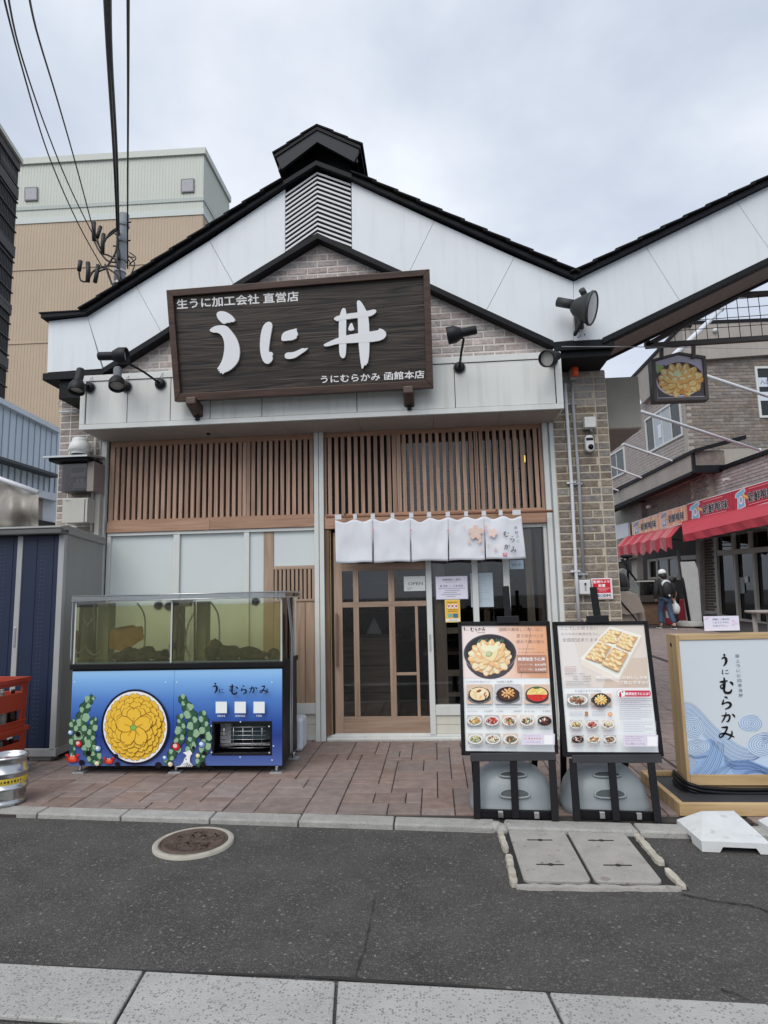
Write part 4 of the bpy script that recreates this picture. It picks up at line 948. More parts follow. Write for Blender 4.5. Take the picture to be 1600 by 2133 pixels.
cv.text('S', .07, .13, .15, (24, 30, 60), None, .13, ydown=False, bold=.006); cv.text('E', .235, .13, .15, (24, 30, 60), None, .12, ydown=False, bold=.006); cv.text('C', .375, .13, .15, (70, 150, 190), None, .14, ydown=False, bold=.006); cv.text('O', .53, .13, .15, (24, 30, 60), None, .16, ydown=False, bold=.006); cv.text('M', .72, .13, .15, (24, 30, 60), None, .17, ydown=False, bold=.006)
cv.rect(.05, .055, .93, .075, (196, 24, 44)); cv.done('print', t)

# ================================================================== NOREN
nr = thing('noren_curtain', (-.05, 6.22, 2.2), 'white split entrance curtain with pink cherry blossoms and brush lettering over the door', 'curtain')
M_cloth = mat('noren_cloth', (.66, .68, .73), .85, var=.05, scale=5, bump=.15, bscale=14)
yr = 6.23
ra, rb = oy(679.5, 1077, yr), oy(1152, 1064.5, yr)
q = MB(); q.tube([ra, rb], .014, 10); q.build('rod', wood('rod_wood', (.2, .09, .05), (.3, .14, .08), 0), nr)
for px in (717, 1036):
    k = oy(px, 1077-(px-680)*.026, yr); MB().tube([k+V((0, 0, .03)), k+V((0, .13, .03))], .008, 6).build('rod_hook', M_darkwood, nr)
tops = [(698, 1084), (777, 1080.5), (855.5, 1079), (934, 1077.5), (1009, 1075.5), (1086, 1075)]
bots = [(700.6, 1173), (777.6, 1172), (856.6, 1170), (934.6, 1168), (1011, 1166), (1095.5, 1163.5)]
def cloth_pt(px, py, panel, u, v):
    k = math.sin(u*6+panel*2.1)*.007*v+math.sin(u*3.3+panel)*.008*v+mnoise.noise(V((u*3+panel*5, v*2.2, 1)))*.010+mnoise.noise(V((u*8+panel*5, v*3, 4)))*.004+math.sin(u*19+panel)*.0016*(1-v)**2
    p = oy(px, py, yr-.012); return V((p.x, yr-.016-abs(v)*.02+k*1.3, p.z))
def panelmesh(i):
    nu, nv = 22, 16; vs = []; a0, a1, b0, b1 = tops[i], tops[i+1], bots[i], bots[i+1]
    for jv in range(nv+1):
        v = jv/nv
        gp = 0 if v < .32 else 1.4*min(1, (v-.32)*3)
        for ju in range(nu+1):
            u = ju/nu; tx = lerp2(a0, a1, u); bx = lerp2(b0, b1, u)
            sag = 5.5*math.sin(u*2*math.pi)**2*(1-v)**2+(3.5 if i == 2 else .5)*math.sin(math.pi*min(1, u*2))*(1-v)**3
            x = tx[0]+(bx[0]-tx[0])*v; y = (tx[1]+sag)+(bx[1]-tx[1]-sag)*v+math.sin(u*6+i)*1.0*v
            if i > 0 and u < .5: x += gp*(1-2*u)*.8
            if i < 4 and u > .5: x -= gp*(2*u-1)*.8
            vs.append(cloth_pt(x, y, i, u, v))
    fs = [(jv*(nu+1)+ju, (jv+1)*(nu+1)+ju, (jv+1)*(nu+1)+ju+1, jv*(nu+1)+ju+1) for jv in range(nv) for ju in range(nu)]
    o = MB().add(vs, fs, 0, True).build('curtain_panel', M_cloth, nr); s_ = o.modifiers.new('solid', 'SOLIDIFY'); s_.thickness = .0025; s_.offset = 1
    return o
for i in range(5): panelmesh(i)
for px, w_ in ((705, 14), (740, 8), (777, 9), (818, 8), (857, 9), (894, 9), (933, 9), (971, 8), (1008, 9), (1043, 8), (1076, 17)):
    y = 1082-(px-698)*.021; p = oy(px, y, yr-.004); hw = w_/2/210.0*1.0
    q = MB(); 
    for (ya, za, yb, zb_) in ((-.017, -.03, -.02, .018), (-.02, .018, .0, .0215), (.0, .0215, .02, .015)):
        q.add([(p.x-hw, yr+ya, ra.z+(rb.z-ra.z)*((p.x-ra.x)/(rb.x-ra.x))+za), (p.x+hw, yr+ya, ra.z+(rb.z-ra.z)*((p.x-ra.x)/(rb.x-ra.x))+za), (p.x+hw, yr+yb, ra.z+(rb.z-ra.z)*((p.x-ra.x)/(rb.x-ra.x))+zb_), (p.x-hw, yr+yb, ra.z+(rb.z-ra.z)*((p.x-ra.x)/(rb.x-ra.x))+zb_)], [(0, 1, 2, 3)])
    q.build('loop', M_cloth, nr)
ncv = CV(lambda x, y: oy(x, y, yr-.062), (0, -1, 0), .0001, .0)
def n1(x, y): return (660+x/3.0769, 1040+y/3.0769)
def flower(cv, cx, cy, r, col, rot=0):
    for i in range(5):
        a = rot+2*math.pi*i/5-math.pi/2; px, py = cx+math.cos(a)*r*.58, cy+math.sin(a)*r*.58
        P = []
        for (u, v) in ((-.48, 0), (-.38, .26), (-.1, .38), (.2, .36), (.48, .2), (.38, 0), (.48, -.2), (.2, -.36), (-.1, -.38), (-.38, -.26)):
            P.append((px+(u*math.cos(a)-v*math.sin(a))*r, py+(u*math.sin(a)+v*math.cos(a))*r))
        cv.poly(P, col)
    for i in range(5):
        a = rot+2*math.pi*i/5-math.pi/2+.3; cv.line([(cx, cy), (cx+math.cos(a)*r*.4, cy+math.sin(a)*r*.4)], r*.05, (240, 235, 235))
pk = (212, 184, 172)
flower(ncv, *n1(1018, 212), 15, pk); flower(ncv, *n1(1128, 216), 9, (226, 196, 186), .3)
for (x, y, r) in ((975, 272, 3.4), (1045, 266, 4.2), (1100, 292, 2.2), (1060, 325, 2.6), (1145, 320, 3), (945, 176, 2), (1085, 178, 3.2)): ncv.ell(*n1(x, y), r*1.3, r*.8, pk, rot=x)
for x in (362, 603, 843, 1076): X_, Y_ = n1(x, 200); ncv.poly([(X_-3, Y_+1.5), (X_+3, Y_+1.5), (X_+2, Y_-2), (X_, Y_-4), (X_-2, Y_-2)], (205, 150, 158))
dk = (40, 42, 52)
for ch, x, y, h in (('む', 1190, 200, 42), ('ら', 1232, 235, 42), ('か', 1196, 284, 42), ('み', 1240, 300, 44)): X_, Y_ = n1(x, y); brush(ncv, ch, X_, Y_, h/3.0769, dk, wk=.75)
for ch, y in (('函', 190), ('館', 222), ('う', 248), ('に', 276)): X_, Y_ = n1(1264+(y-190)*.18, y); ncv.text(ch, X_, Y_, 7.2, dk)
X_, Y_ = n1(1193, 343); ncv.rect(X_, Y_, X_+8, Y_+6.5, (200, 110, 120)); ncv.rect(X_+2, Y_+1.5, X_+6, Y_+2.3, (240, 220, 222)); ncv.rect(X_+2, Y_+3.8, X_+6, Y_+4.6, (240, 220, 222))
ncv.done('print', nr, .8)

# ================================================================== NOTICES ON THE GLASS
def notice(name, px0, py0, px1, py1, Y, label, cat, col, draw=None, th=.004, frame=None):
    a, b = oy(px0, py0, Y), oy(px1, py1, Y); t = thing(name, (a+b)/2, label, cat)
    MB().box(a.x, b.x, Y, Y+th, b.z, a.z).build('card', ink(col), t)
    c = CV(lambda u, v: V((a.x+u*(b.x-a.x), Y, b.z+v*(a.z-b.z))), (0, -1, 0))
    if draw: draw(c); c.done('print', t)
    return t
def d_open(c):
    c.text('OPEN', .20, .40, .30, (60, 62, 66), None, .68, ydown=False); c.rect(.15, .22, .40, .24, (110, 110, 112)); c.rect(.15, .15, .35, .17, (130, 130, 132)); c.rect(.15, .08, .30, .10, (130, 130, 132))
notice('open_sign', 841, 1201, 886.5, 1230.5, 6.40, 'small pale plate reading OPEN hung on the sliding door', 'door sign', (196, 200, 198), d_open, .006)
def d_hours(c):
    for r in ((0, 0, 1, .02), (0, .98, 1, 1), (0, 0, .015, 1), (.985, 0, 1, 1)): c.rect(*r, (120, 120, 150))
    c.text('営業時間のご案内', .22, .80, .11, (90, 92, 104), None, .56, ydown=False); c.rect(.30, .73, .66, .745, (160, 162, 176))
    c.text('8:30 ~ 14:00', .14, .53, .13, (90, 92, 104), None, .70, ydown=False)
    for i, (x0, x1) in enumerate(((.08, .9), (.3, .75), (.25, .65), (.18, .78), (.33, .6))): y = .46-.085*i; c.rect(x0, y, x1, y+.022, (150, 152, 166))
notice('hours_notice', 906.5, 1200.5, 976, 1248, 6.395, 'white laminated opening hours notice on the fixed pane right of the door', 'notice', (214, 212, 228), d_hours)
def d_yel(c):
    c.rect(.06, .05, .94, .95, (222, 176, 66)); c.ell(.26, .70, .13, .10, (246, 238, 225)); c.ell(.50, .70, .13, .10, (246, 238, 225)); c.ell(.74, .70, .13, .10, (246, 238, 225))
    for x, ch in ((.17, '取'), (.41, '扱'), (.65, '店')): c.text(ch, x, .665, .11, (190, 60, 40), None, .18, ydown=False, bold=.006)
    for y in (.86, .54, .47): c.rect(.18, y, .82, y+.02, (120, 70, 40))
    c.rect(.18, .22, .48, .38, (110, 170, 160)); c.rect(.52, .20, .84, .38, (70, 110, 130)); c.rect(.06, .05, .94, .16, (248, 240, 225)); c.rect(.25, .09, .8, .11, (120, 90, 70))
notice('yellow_sticker', 926.5, 1249, 959.6, 1296, 6.396, 'yellow dealer sticker below the opening hours notice', 'sticker', (236, 205, 120), d_yel, .002)
def d_pap(c):
    for i in range(12): y = .88-.065*i; c.rect(.15, y, .15+random.uniform(.3, .7), y+.012, (150, 165, 176))
notice('paper_notice', 979, 1194, 1029, 1264, 6.449, 'grey-white paper notice taped behind the right window mullion', 'notice', (176, 190, 198), d_pap, .002)
notice('wifi_sticker', 1061, 1167, 1091, 1185, 6.448, 'pale blue sticker reading Wi-Fi below the right end of the curtain', 'sticker', (176, 196, 208), lambda c: c.text('Wi-Fi', .14, .3, .5, (70, 110, 150), None, .72, ydown=False), .002)

# ================================================================== LEFT PILASTER FIXTURES
M_hood = mat('galvanised', (.50, .52, .53), .4, .5, var=.1, streak=.15)
yb_ = 6.10
def lp(px, py, y=yb_): return oy(px, py, y)
t = thing('roof_ventilator', lp(155, 940), 'white domed exhaust cowl sitting on the meter hood of the left pilaster', 'vent cowl')
c = lp(160, 943); M_cowl = mat('cowl_white', (.66, .68, .68), .45, var=.08, streak=.1)
MB().lathe([(.085, 0), (.085, .03), (.11, .035), (.118, .04), (.10, .10), (.085, .135), (.07, .14)], (c.x-.015, 6.18, c.z), (0, 0, 1), 20).build('cowl', M_cowl, t); MB().lathe([(.078, .135), (.078, .165), (.06, .178), (.001, .18)], (c.x-.015, 6.18, c.z), (0, 0, 1), 20).build('cap', M_cowl, t)
t = thing('meter_hood', lp(158, 950), 'flat galvanised rain hood over the electric meter on the left pilaster', 'rain hood')
a, b = lp(104, 955), lp(195, 948); MB().prism([(a.x, 5.98, a.z-.02), (b.x, 5.98, a.z-.02), (b.x, 6.33, a.z+.03), (a.x, 6.33, a.z+.03)], (0, 0, .018)).build('hood', M_hood, t)
MB().box(a.x+.04, b.x-.02, 6.02, 6.32, a.z-.05, a.z-.015).build('hood_frame', M_black, t)
t = thing('electric_meter_box', lp(155, 990), 'electric meter in a smoky transparent box on the left pilaster', 'meter box')
a, b = lp(124.5, 963), lp(179, 1021); dp = .17
MB().box(a.x, b.x, yb_+.05, 6.32, b.z, a.z).build('back_box', mat('meter_taupe', (.11, .10, .10), .5, var=.1), t)
MB().box(a.x, b.x, yb_, yb_+.006, b.z, a.z).build('window', glassmat('smoked_cover', (.66, .62, .63), .06), t)
mb = MB(); mb.box(b.x, b.x+.075, yb_+.006, 6.32, b.z-.01, a.z); mb.build('side_box', mat('meter_side', (.25, .22, .20), .5, var=.1), t, bevel=.003)
c0, c1 = lp(146, 971), lp(176, 992); MB().box(c0.x, c1.x, yb_+.012, yb_+.05, c1.z, c0.z).build('meter', mat('meter_grey', (.40, .40, .42), .4, var=.05), t, bevel=.003); MB().box(c0.x+.01, c1.x-.01, yb_+.009, yb_+.012, c1.z+.045, c0.z-.01).build('display', M_black_plastic, t)
c0, c1 = lp(150, 1004), lp(176, 1014); MB().box(c0.x, c1.x, yb_+.02, yb_+.05, c1.z, c0.z).build('breaker', mat('breaker_grey', (.45, .44, .44), .5, var=.05), t); 
for px in (160, 168): c0 = lp(px, 1000); MB().box(c0.x-.012, c0.x+.012, yb_+.02, yb_+.05, c0.z-.018, c0.z+.018).build('terminal', M_whitep, t)
c0 = lp(150, 1006); MB().tube([c0+V((.05, .03, .03)), c0+V((.0, .02, .035)), c0+V((-.035, .02, 0)), c0+V((-.02, .02, -.045)), c0+V((.03, .03, -.055))], .008, 8).build('wire', M_grey_pipe, t)
t = thing('switch_cabinet', lp(155, 1065), 'beige steel switch cabinet hung below the electric meter', 'cabinet')
a, b = lp(131, 1038), lp(180, 1087); M_cab = mat('cabinet_beige', (.42, .415, .375), .45, var=.05, streak=.1)
MB().box(a.x, b.x, yb_+.02, 6.32, b.z, a.z).build('body', M_cab, t, bevel=.004); MB().box(a.x-.002, b.x-.03, yb_, yb_+.018, b.z-.004, a.z-.012).build('door', M_cab, t, bevel=.003); MB().box(b.x-.02, b.x+.002, yb_+.002, yb_+.018, b.z, a.z-.005).build('hinge_strip', M_cab, t)
c = lp(137, 1043); MB().box(c.x-.003, c.x+.04, yb_-.002, yb_, c.z-.005, c.z+.002).build('name_plate', ink((90, 100, 140)), t)
t = thing('drain_pipe', oy(199, 960, 6.25), 'pair of cream pipes beside the left pilaster meter box', 'pipe')
MB().tube([oy(200, 905, 6.28), oy(198, 930, 6.28), oy(195, 1000, 6.28), oy(191, 1108, 6.28)], .017, 10).build('pipe', mat('cream_pipe', (.50, .49, .45), .5, var=.06), t)
a, b = oy(202, 998, 6.27), oy(210, 1105, 6.27); MB().box(a.x-.0, b.x-.015, 6.25, 6.3, b.z-.1, a.z).build('trunking', M_cab, t, bevel=.003)
t = thing('cable_conduit', oy(140, 860, 6.3), 'short white conduit crossing the left pilaster under its black cap', 'conduit pipe')
for (y0_, y1_) in ((831, 830), (858, 857)): MB().tube([oy(124, y0_, 6.28), oy(162, y1_, 6.28)], .012, 8).build('pipe', M_white_pipe, t)
MB().tube([oy(127, 834, 6.26), oy(121, 840, 6.24), oy(124, 848, 6.25), oy(129, 846, 6.26), oy(131, 838, 6.27)], .004, 6).build('cable', M_grey_pipe, t)
# ================================================================== LIVE TANK
TX0, TX1, TY0, TY1 = -3.085, -1.272, 5.21, 5.76
tk = thing('display_tank', (-2.18, 5.5, 0), 'glass seafood tank on a blue printed cabinet with a yellow flower disc', 'fish tank')
M_blk = mat('black_laminate', (.007, .007, .009), .45, var=.2, spec=.25)
mb = MB(); gx0, gx1, gz0, gz1 = -1.862, -1.358, .148, .418
mb.box(TX0+.005, gx0, TY0+.012, TY1, .07, .85); mb.box(gx1, TX1-.001, TY0+.012, TY1, .07, .85); mb.box(gx0+.0005, gx1-.0005, TY0+.012, TY1, gz1, .85); mb.box(gx0+.0005, gx1-.0005, TY0+.012, TY1, .07, gz0); mb.box(gx0+.001, gx1-.001, TY0+.25, TY1-.001, gz0+.0005, gz1-.0005)
mb.build('cabinet', M_blk, tk); MB().box(TX0-.02, TX1+.012, TY0-.015, TY1+.01, .852, .895).build('worktop', M_blk, tk, bevel=.004)
# printed front: blue gradient, two panels
m = bpy.data.materials.new('tank_print_blue'); m.use_nodes = True; t_ = m.node_tree; gN = N(t_, 'ShaderNodeNewGeometry'); sx = N(t_, 'ShaderNodeSeparateXYZ'); mr = N(t_, 'ShaderNodeMapRange'); rp = N(t_, 'ShaderNodeValToRGB')
t_.links.new(gN.outputs['Position'], sx.inputs[0]); t_.links.new(sx.outputs['Z'], mr.inputs[0]); mr.inputs[1].default_value = .065; mr.inputs[2].default_value = .85; t_.links.new(mr.outputs[0], rp.inputs[0])
E_ = rp.color_ramp.elements; E_[0].position = 0; E_[0].color = (.085, .14, .36, 1); E_[1].position = 1; E_[1].color = (.33, .60, .90, 1)
for p_, c_ in ((.10, (.06, .105, .34)), (.30, (.018, .045, .24)), (.45, (.028, .085, .36)), (.68, (.085, .22, .58)), (.86, (.20, .42, .78))): e_ = E_.new(p_); e_.color = (*c_, 1)
t_.links.new(rp.outputs[0], t_.nodes['Principled BSDF'].inputs['Base Color']); t_.nodes['Principled BSDF'].inputs['Roughness'].default_value = .28
mid = -2.193; y0f, y1f = TY0, TY0+.011
MB().box(TX0+.002, mid-.0012, y0f, y1f, .068, .835).build('printed_panel', m, tk)
q = MB(); q.box(mid+.0012, gx0, y0f, y1f, .068, .835); q.box(gx1, TX1-.003, y0f, y1f, .068, .835); q.box(gx0+.0004, gx1-.0004, y0f, y1f, gz1, .835); q.box(gx0+.0004, gx1-.0004, y0f, y1f, .068, gz0); q.build('printed_panel', m, tk)
MB().box(TX0+.002, TX1-.003, TY0+.001, TY0+.010, .836, .8515).build('panel_gap', M_blk, tk)
def n2(x, y): return (130+x/3.019, 1210+y/3.019)
tc_ = CV(lambda x, y: oy(*n2(x, y), TY0), (0, -1, 0), .00009, .0005)
navy = (20, 24, 50)
gr1, gr2, gr3 = (48, 82, 62), (140, 172, 138), (74, 116, 84)
def kelp(cv, spine, w_, seed):
    rnd = random.Random(seed); S_ = smooth_stroke([(x, y, 1) for x, y in spine], 8); n = len(S_)
    ws = [w_*(.22+.78*math.sin(math.pi*min(1, (i+1.5)/(n*1.05)))**.6)*(1+.22*math.sin(i*1.4+seed)) for i in range(n)]
    cv.line([(p[0], p[1]) for p in S_], [v*1.12 for v in ws], (24, 44, 36)); cv.line([(p[0], p[1]) for p in S_], ws, gr1)
    for i in range(2, n-1, 3):
        p = S_[i]; q_ = S_[i+1]; a = math.atan2(q_[1]-p[1], q_[0]-p[0]); sd_ = 1 if (i//3) % 2 else -1; r = ws[i]*.37
        cx, cy = p[0]-math.sin(a)*sd_*ws[i]*.26, p[1]+math.cos(a)*sd_*ws[i]*.26; P = []
        for k in range(9): b_ = 2*math.pi*k/9; rr = r*rnd.uniform(.7, 1.1); P.append((cx+math.cos(b_)*rr, cy+math.sin(b_)*rr*1.15))
        cv.poly(P, gr2)
    cv.line([(p[0], p[1]) for p in S_], 5, (28, 52, 40)); cv.line([(p[0], p[1]) for p in S_], 2.5, gr3)
kelp(tc_, [(196, 722), (150, 780), (120, 880), (130, 980), (165, 1080), (200, 1155)], 66, 1)
kelp(tc_, [(62, 868), (72, 930), (70, 1000), (66, 1100)], 46, 2); kelp(tc_, [(205, 856), (190, 920), (180, 1010), (210, 1090), (250, 1150)], 52, 3)
tc_.flush('seaweed_print', tk, .3)
kelp(tc_, [(740, 722), (790, 800), (825, 900), (815, 1010), (800, 1080)], 66, 4); kelp(tc_, [(735, 838), (750, 910), (735, 1000), (690, 1090), (650, 1150)], 56, 5)
kelp(tc_, [(878, 818), (895, 900), (905, 1000), (890, 1070), (850, 1165)], 60, 6)
tc_.flush('seaweed_print', tk, .3)
def redcrab(x, y, s_):
    tc_.ell(x, y, 34*s_, 24*s_, (96, 20, 22)); tc_.ell(x, y, 30*s_, 20*s_, (200, 62, 44)); tc_.ell(x, y-4*s_, 16*s_, 9*s_, (226, 110, 70))
    for sg_ in (-1, 1):
        tc_.ell(x+sg_*32*s_, y-22*s_, 11*s_, 8*s_, (190, 44, 40)); tc_.line([(x+sg_*20*s_, y-8*s_), (x+sg_*34*s_, y-20*s_)], 6*s_, (170, 40, 36)); tc_.ell(x+sg_*7*s_, y-18*s_, 5*s_, 5*s_, (235, 225, 220)); tc_.ell(x+sg_*7*s_, y-18*s_, 2.5*s_, 2.5*s_, navy)
        for k in range(3): tc_.line([(x+sg_*24*s_, y+4*s_*k), (x+sg_*40*s_, y+(8*k-2)*s_)], 4*s_, (160, 36, 34))
redcrab(66, 1118, 1.05); redcrab(296, 1132, .85)
def bead(x, y, r, c1, c2): tc_.ell(x, y, r, r, navy); tc_.ell(x, y, r*.88, r*.88, c1); tc_.ell(x-r*.2, y-r*.2, r*.5, r*.5, c2)
for x, y, r, a, b in ((55, 952, 17, (120, 150, 200), (220, 228, 240)), (106, 1022, 22, (190, 40, 44), (236, 180, 170)), (228, 1052, 20, (120, 165, 205), (228, 236, 244)), (718, 1040, 26, (190, 36, 44), (238, 190, 180)), (880, 1026, 22, (110, 140, 185), (210, 222, 236)), (648, 1110, 17, (90, 130, 190), (220, 230, 240)), (222, 1145, 17, (200, 190, 150), (230, 224, 200)), (682, 1150, 17, (200, 180, 140), (232, 220, 190)), (855, 1096, 15, (196, 196, 140), (230, 230, 200))): bead(x, y, r, a, b)
for x, y, r in ((104, 962, 16), (168, 1082, 16), (126, 1140, 18), (350, 1150, 16), (884, 976, 16), (828, 1046, 10), (896, 1080, 14), (608, 1155, 20), (888, 1150, 16)):
    tc_.ell(x, y, r, r, (16, 16, 24), n=18, jit=.12)
tc_.flush('creature_print', tk, .3)['kind'] = 'stuff'
# squid
wh = (232, 232, 224)
tc_.poly([(808, 1062), (762, 1078), (778, 1088), (786, 1098), (770, 1118), (764, 1140), (806, 1140), (806, 1112), (812, 1092), (822, 1084)], wh)
for k in range(8): tc_.line([(768+5*k, 1136), (745+11*k, 1150+3*abs(k-4)), (722+13*k, 1166)], 4.5, wh)
tc_.ell(782, 1118, 4, 4, navy)
tc_.flush('squid_print', tk, .3)
# flower disc
cx, cy, R1, R2 = 463, 916, 213, 236
tc_.ell(cx, cy, R1, R2, (18, 18, 44), n=72); tc_.ell(cx, cy, R1-13, R2-13, (224, 230, 240), n=72)
yl, yo = (234, 182, 62), (128, 88, 26)
def petal(cv, cx, cy, a, r0, r1, wd):
    sh = [(0, .0), (.12, .36), (.45, .52), (.78, .48), (.93, .30), (1.0, .14), (.90, 0), (1.0, -.14), (.93, -.30), (.78, -.48), (.45, -.52), (.12, -.36)]
    def mk(k, sc, lo):
        o = []
        for (u, v) in sh:
            rr = r0+(r1-r0)*(lo+(u*(1-lo))*sc); vv = v*wd*k
            o.append((cx+math.cos(a)*rr-math.sin(a)*vv, cy+(math.sin(a)*rr+math.cos(a)*vv)*1.108))
        return o
    cv.poly(mk(1.07, 1.0, -.01), yo); cv.poly(mk(.97, .975, .02), yl)
    for d in (-.13, .0, .13): cv.line([(cx+math.cos(a+d*.4)*(r0+(r1-r0)*.12), cy+math.sin(a+d*.4)*(r0+(r1-r0)*.12)*1.108), (cx+math.cos(a+d*.5)*(r0+(r1-r0)*.5), cy+math.sin(a+d*.5)*(r0+(r1-r0)*.5)*1.108)], 1.6, (170, 118, 34))
for n, r0_, r1_, wd, ph in ((16, 120, 192, 72, 0), (16, 90, 172, 70, .196), (12, 55, 148, 78, .1), (8, 20, 124, 82, .39), (5, 4, 112, 84, -math.pi/2)):
    for i in range(n): petal(tc_, cx, cy, ph+2*math.pi*i/n, r0_, r1_, wd)
tc_.ell(cx-2, cy, 20, 18, (70, 110, 50)); tc_.ell(cx-2, cy, 17, 15, (124, 176, 84)); tc_.ell(354, 1094, 14, 15, (20, 20, 26), n=18, jit=.12)
tc_.flush('flower_disc', tk, .3)
for ch, x, y, h, w_ in (('う', 948, 634, 72, 46), ('に', 990, 668, 36, 40)): brush(tc_, ch, x, y, h, (18, 20, 40), w_, 1.0)
tc_.flush('logo_lettering', tk, .3)
for ch, x, y, h, w_ in (('む', 1052, 640, 72, 66), ('ら', 1122, 650, 62, 54), ('か', 1178, 652, 58, 58), ('み', 1246, 650, 60, 66)): brush(tc_, ch, x, y, h, (18, 20, 40), w_, 1.0)
tc_.flush('logo_lettering', tk, .3)
for x in (1010, 1128, 1246): tc_.rect(x-35, 754, x+35, 826, (214, 222, 236)); tc_.rect(x-31, 758, x+31, 822, (222, 226, 236)); tc_.flush('white_square', tk, .3)
for x, s_ in ((1010, '函館本店'), (1128, '函館駅前店'), (1246, '札幌店')): w_ = {4: 50, 5: 62, 3: 38}[len(s_)]; tc_.text(s_, x-w_/2, 848, 14, (222, 230, 244), None, w_)
tc_.flush('caption_lettering', tk, .3)
for x, y in ((94, 630), (662, 632), (732, 632), (1326, 632), (948, 905), (1308, 908), (950, 1070), (1310, 1072), (1130, 880), (1128, 1100), (1327, 1118), (1336, 1030)): tc_.ell(x, y, 4.5, 4.5, (200, 208, 222), n=10)
tc_.done('panel_screws', tk, .3)['kind'] = 'stuff'
# grille in the cabinet
q = MB()
for i in range(6): zz = .20+.033*i; q.tube([(gx0+.04, TY0+.03, zz), (gx1-.02, TY0+.03, zz)], .0022, 6)
for i in range(6): xx = gx0+.09+.08*i; q.tube([(xx, TY0+.034, .185), (xx, TY0+.034, .385)], .0025, 6)
q.build('wire_guard', M_chrome, tk)
fr = MB(); 
for (a, b, c, d) in ((gx0, gx1, gz0, gz0+.018), (gx0, gx1, gz1-.018, gz1), (gx0, gx0+.018, gz0+.0185, gz1-.0185), (gx1-.018, gx1, gz0+.0185, gz1-.0185)): fr.box(a, b, TY0-.004, TY0+.02, c, d)
fr.build('grille_frame', M_blk, tk, bevel=.002)
MB().box(gx0+.03, gx0+.12, TY0+.12, TY0+.2, gz0+.04, gz1-.03).build('chiller_box', mat('chiller_grey', (.30, .31, .33), .5), tk); MB().box(gx0+.03, gx1-.03, TY0+.1, TY0+.22, gz0+.055, gz0+.075).build('chiller_shelf', M_chrome, tk)
MB().box(gx0+.12, gx1-.04, TY0+.17, TY0+.2, gz0+.09, gz1-.04).build('chiller_fins', mat('fin_teal', (.03, .06, .07), .5), tk)
for xx, yy in ((TX0+.07, TY0+.06), (TX1-.06, TY0+.05), (TX1-.02, TY1-.06), (TX0+.9, TY0+.06)):
    MB().cyl((xx, yy, .012), (xx, yy, .07), .014, 10).build('foot', M_chrome, tk); MB().box(xx-.05, xx+.05, yy-.04, yy+.04, 0.0, .012).build('foot_plate', M_hood, tk)
# glass box with murky water
zA, zB = .897, 1.418
GM = glassmat('tank_glass', (.96, .97, .93), .06)
gp = MB(); gp.box(TX0, TX1, TY0, TY0+.008, zA, zB); gp.box(TX0, TX1, TY1-.008, TY1, zA, zB); gp.box(TX0, TX0+.008, TY0+.0085, TY1-.0085, zA, zB); gp.box(TX1-.008, TX1, TY0+.0085, TY1-.0085, zA, zB); gp.box(TX0+.86, TX0+.868, TY0+.0085, TY1-.0085, zA, zB)
gp.build('glass', GM, tk)
WM = glassmat('murky_water', (.97, .96, .78), .0, opacity=.11, ocol=(.80, .76, .36))
for a, b in ((TX0+.009, TX0+.859), (TX0+.869, TX1-.009)): MB().box(a, b, TY0+.010, TY1-.010, zA+.012, 1.375).build('water', WM, tk)
MB().box(TX0+.009, TX1-.009, TY0+.009, TY1-.009, zA, zA+.010).build('tank_floor', mat('tank_floor', (.25, .32, .30), .5, var=.2), tk)
for xx in (TX0+.001, TX0+.852, TX1-.015): MB().box(xx, xx+.014, TY0-.002, TY0, zA, zB).build('silicone_edge', mat('silicone', (.45, .49, .46), .3, var=.1), tk)
lid = MB(); lid.box(TX0-.02, TX1+.03, TY0-.02, TY1+.02, 1.458, 1.470); lid.box(TX0-.02, TX1+.03, TY0-.024, TY0-.010, 1.422, 1.4575); lid.box(TX1+.018, TX1+.03, TY0-.0095, TY1+.02, 1.422, 1.4575); lid.box(TX0-.02, TX0-.008, TY0-.0095, TY1+.02, 1.422, 1.4575); lid.box(TX0-.02, TX1+.03, TY1+.008, TY1+.0195, 1.422, 1.4575)
lid.build('lid', glassmat('acrylic_lid', (.80, .82, .82), .20, .06), tk)
q = MB(); q.tube([(TX0-.018, TY0-.026, 1.468), (TX1+.03, TY0-.026, 1.468), (TX1+.034, TY1+.02, 1.468)], .006, 8); q.tube([(TX0-.018, TY0-.026, 1.424), (TX1+.03, TY0-.026, 1.424), (TX1+.034, TY1+.02, 1.424)], .004, 8); q.build('lid_rim', M_chrome, tk)
# hoses, overflow box and fittings
M_hose = mat('hose', (.33, .34, .26), .5, var=.1)
def hose(pts, r=.007, m=M_hose): MB().tube([V(p) for p in pts], r, 8).build('hose', m, tk)
def tp(x, y, Y): return oy(*n2(x, y), Y)
def curve(pts, k=6): return [V(p) for p in smooth_stroke([list(p) for p in pts], k)]
hose(curve([tp(470, 140, 5.45), tp(505, 190, 5.45), tp(520, 260, 5.45), tp(515, 420, 5.45)]), .008)
hose(curve([tp(930, 130, 5.45), tp(975, 200, 5.45), tp(988, 300, 5.45), tp(985, 400, 5.45)]), .008); hose(curve([tp(830, 200, 5.5), tp(790, 280, 5.5), tp(775, 400, 5.5), tp(800, 470, 5.5)]), .006)
hose(curve([tp(190, 240, 5.4), tp(140, 320, 5.4), tp(150, 420, 5.38), tp(200, 465, 5.36), tp(245, 440, 5.4)]), .008); hose(curve([tp(120, 150, 5.35), tp(130, 260, 5.35), tp(85, 480, 5.35)]), .006)
MB().tube([tp(203, 150, 5.4), tp(203, 480, 5.4)], .013, 10).build('standpipe', mat('pipe_dark', (.12, .12, .08), .5), tk)
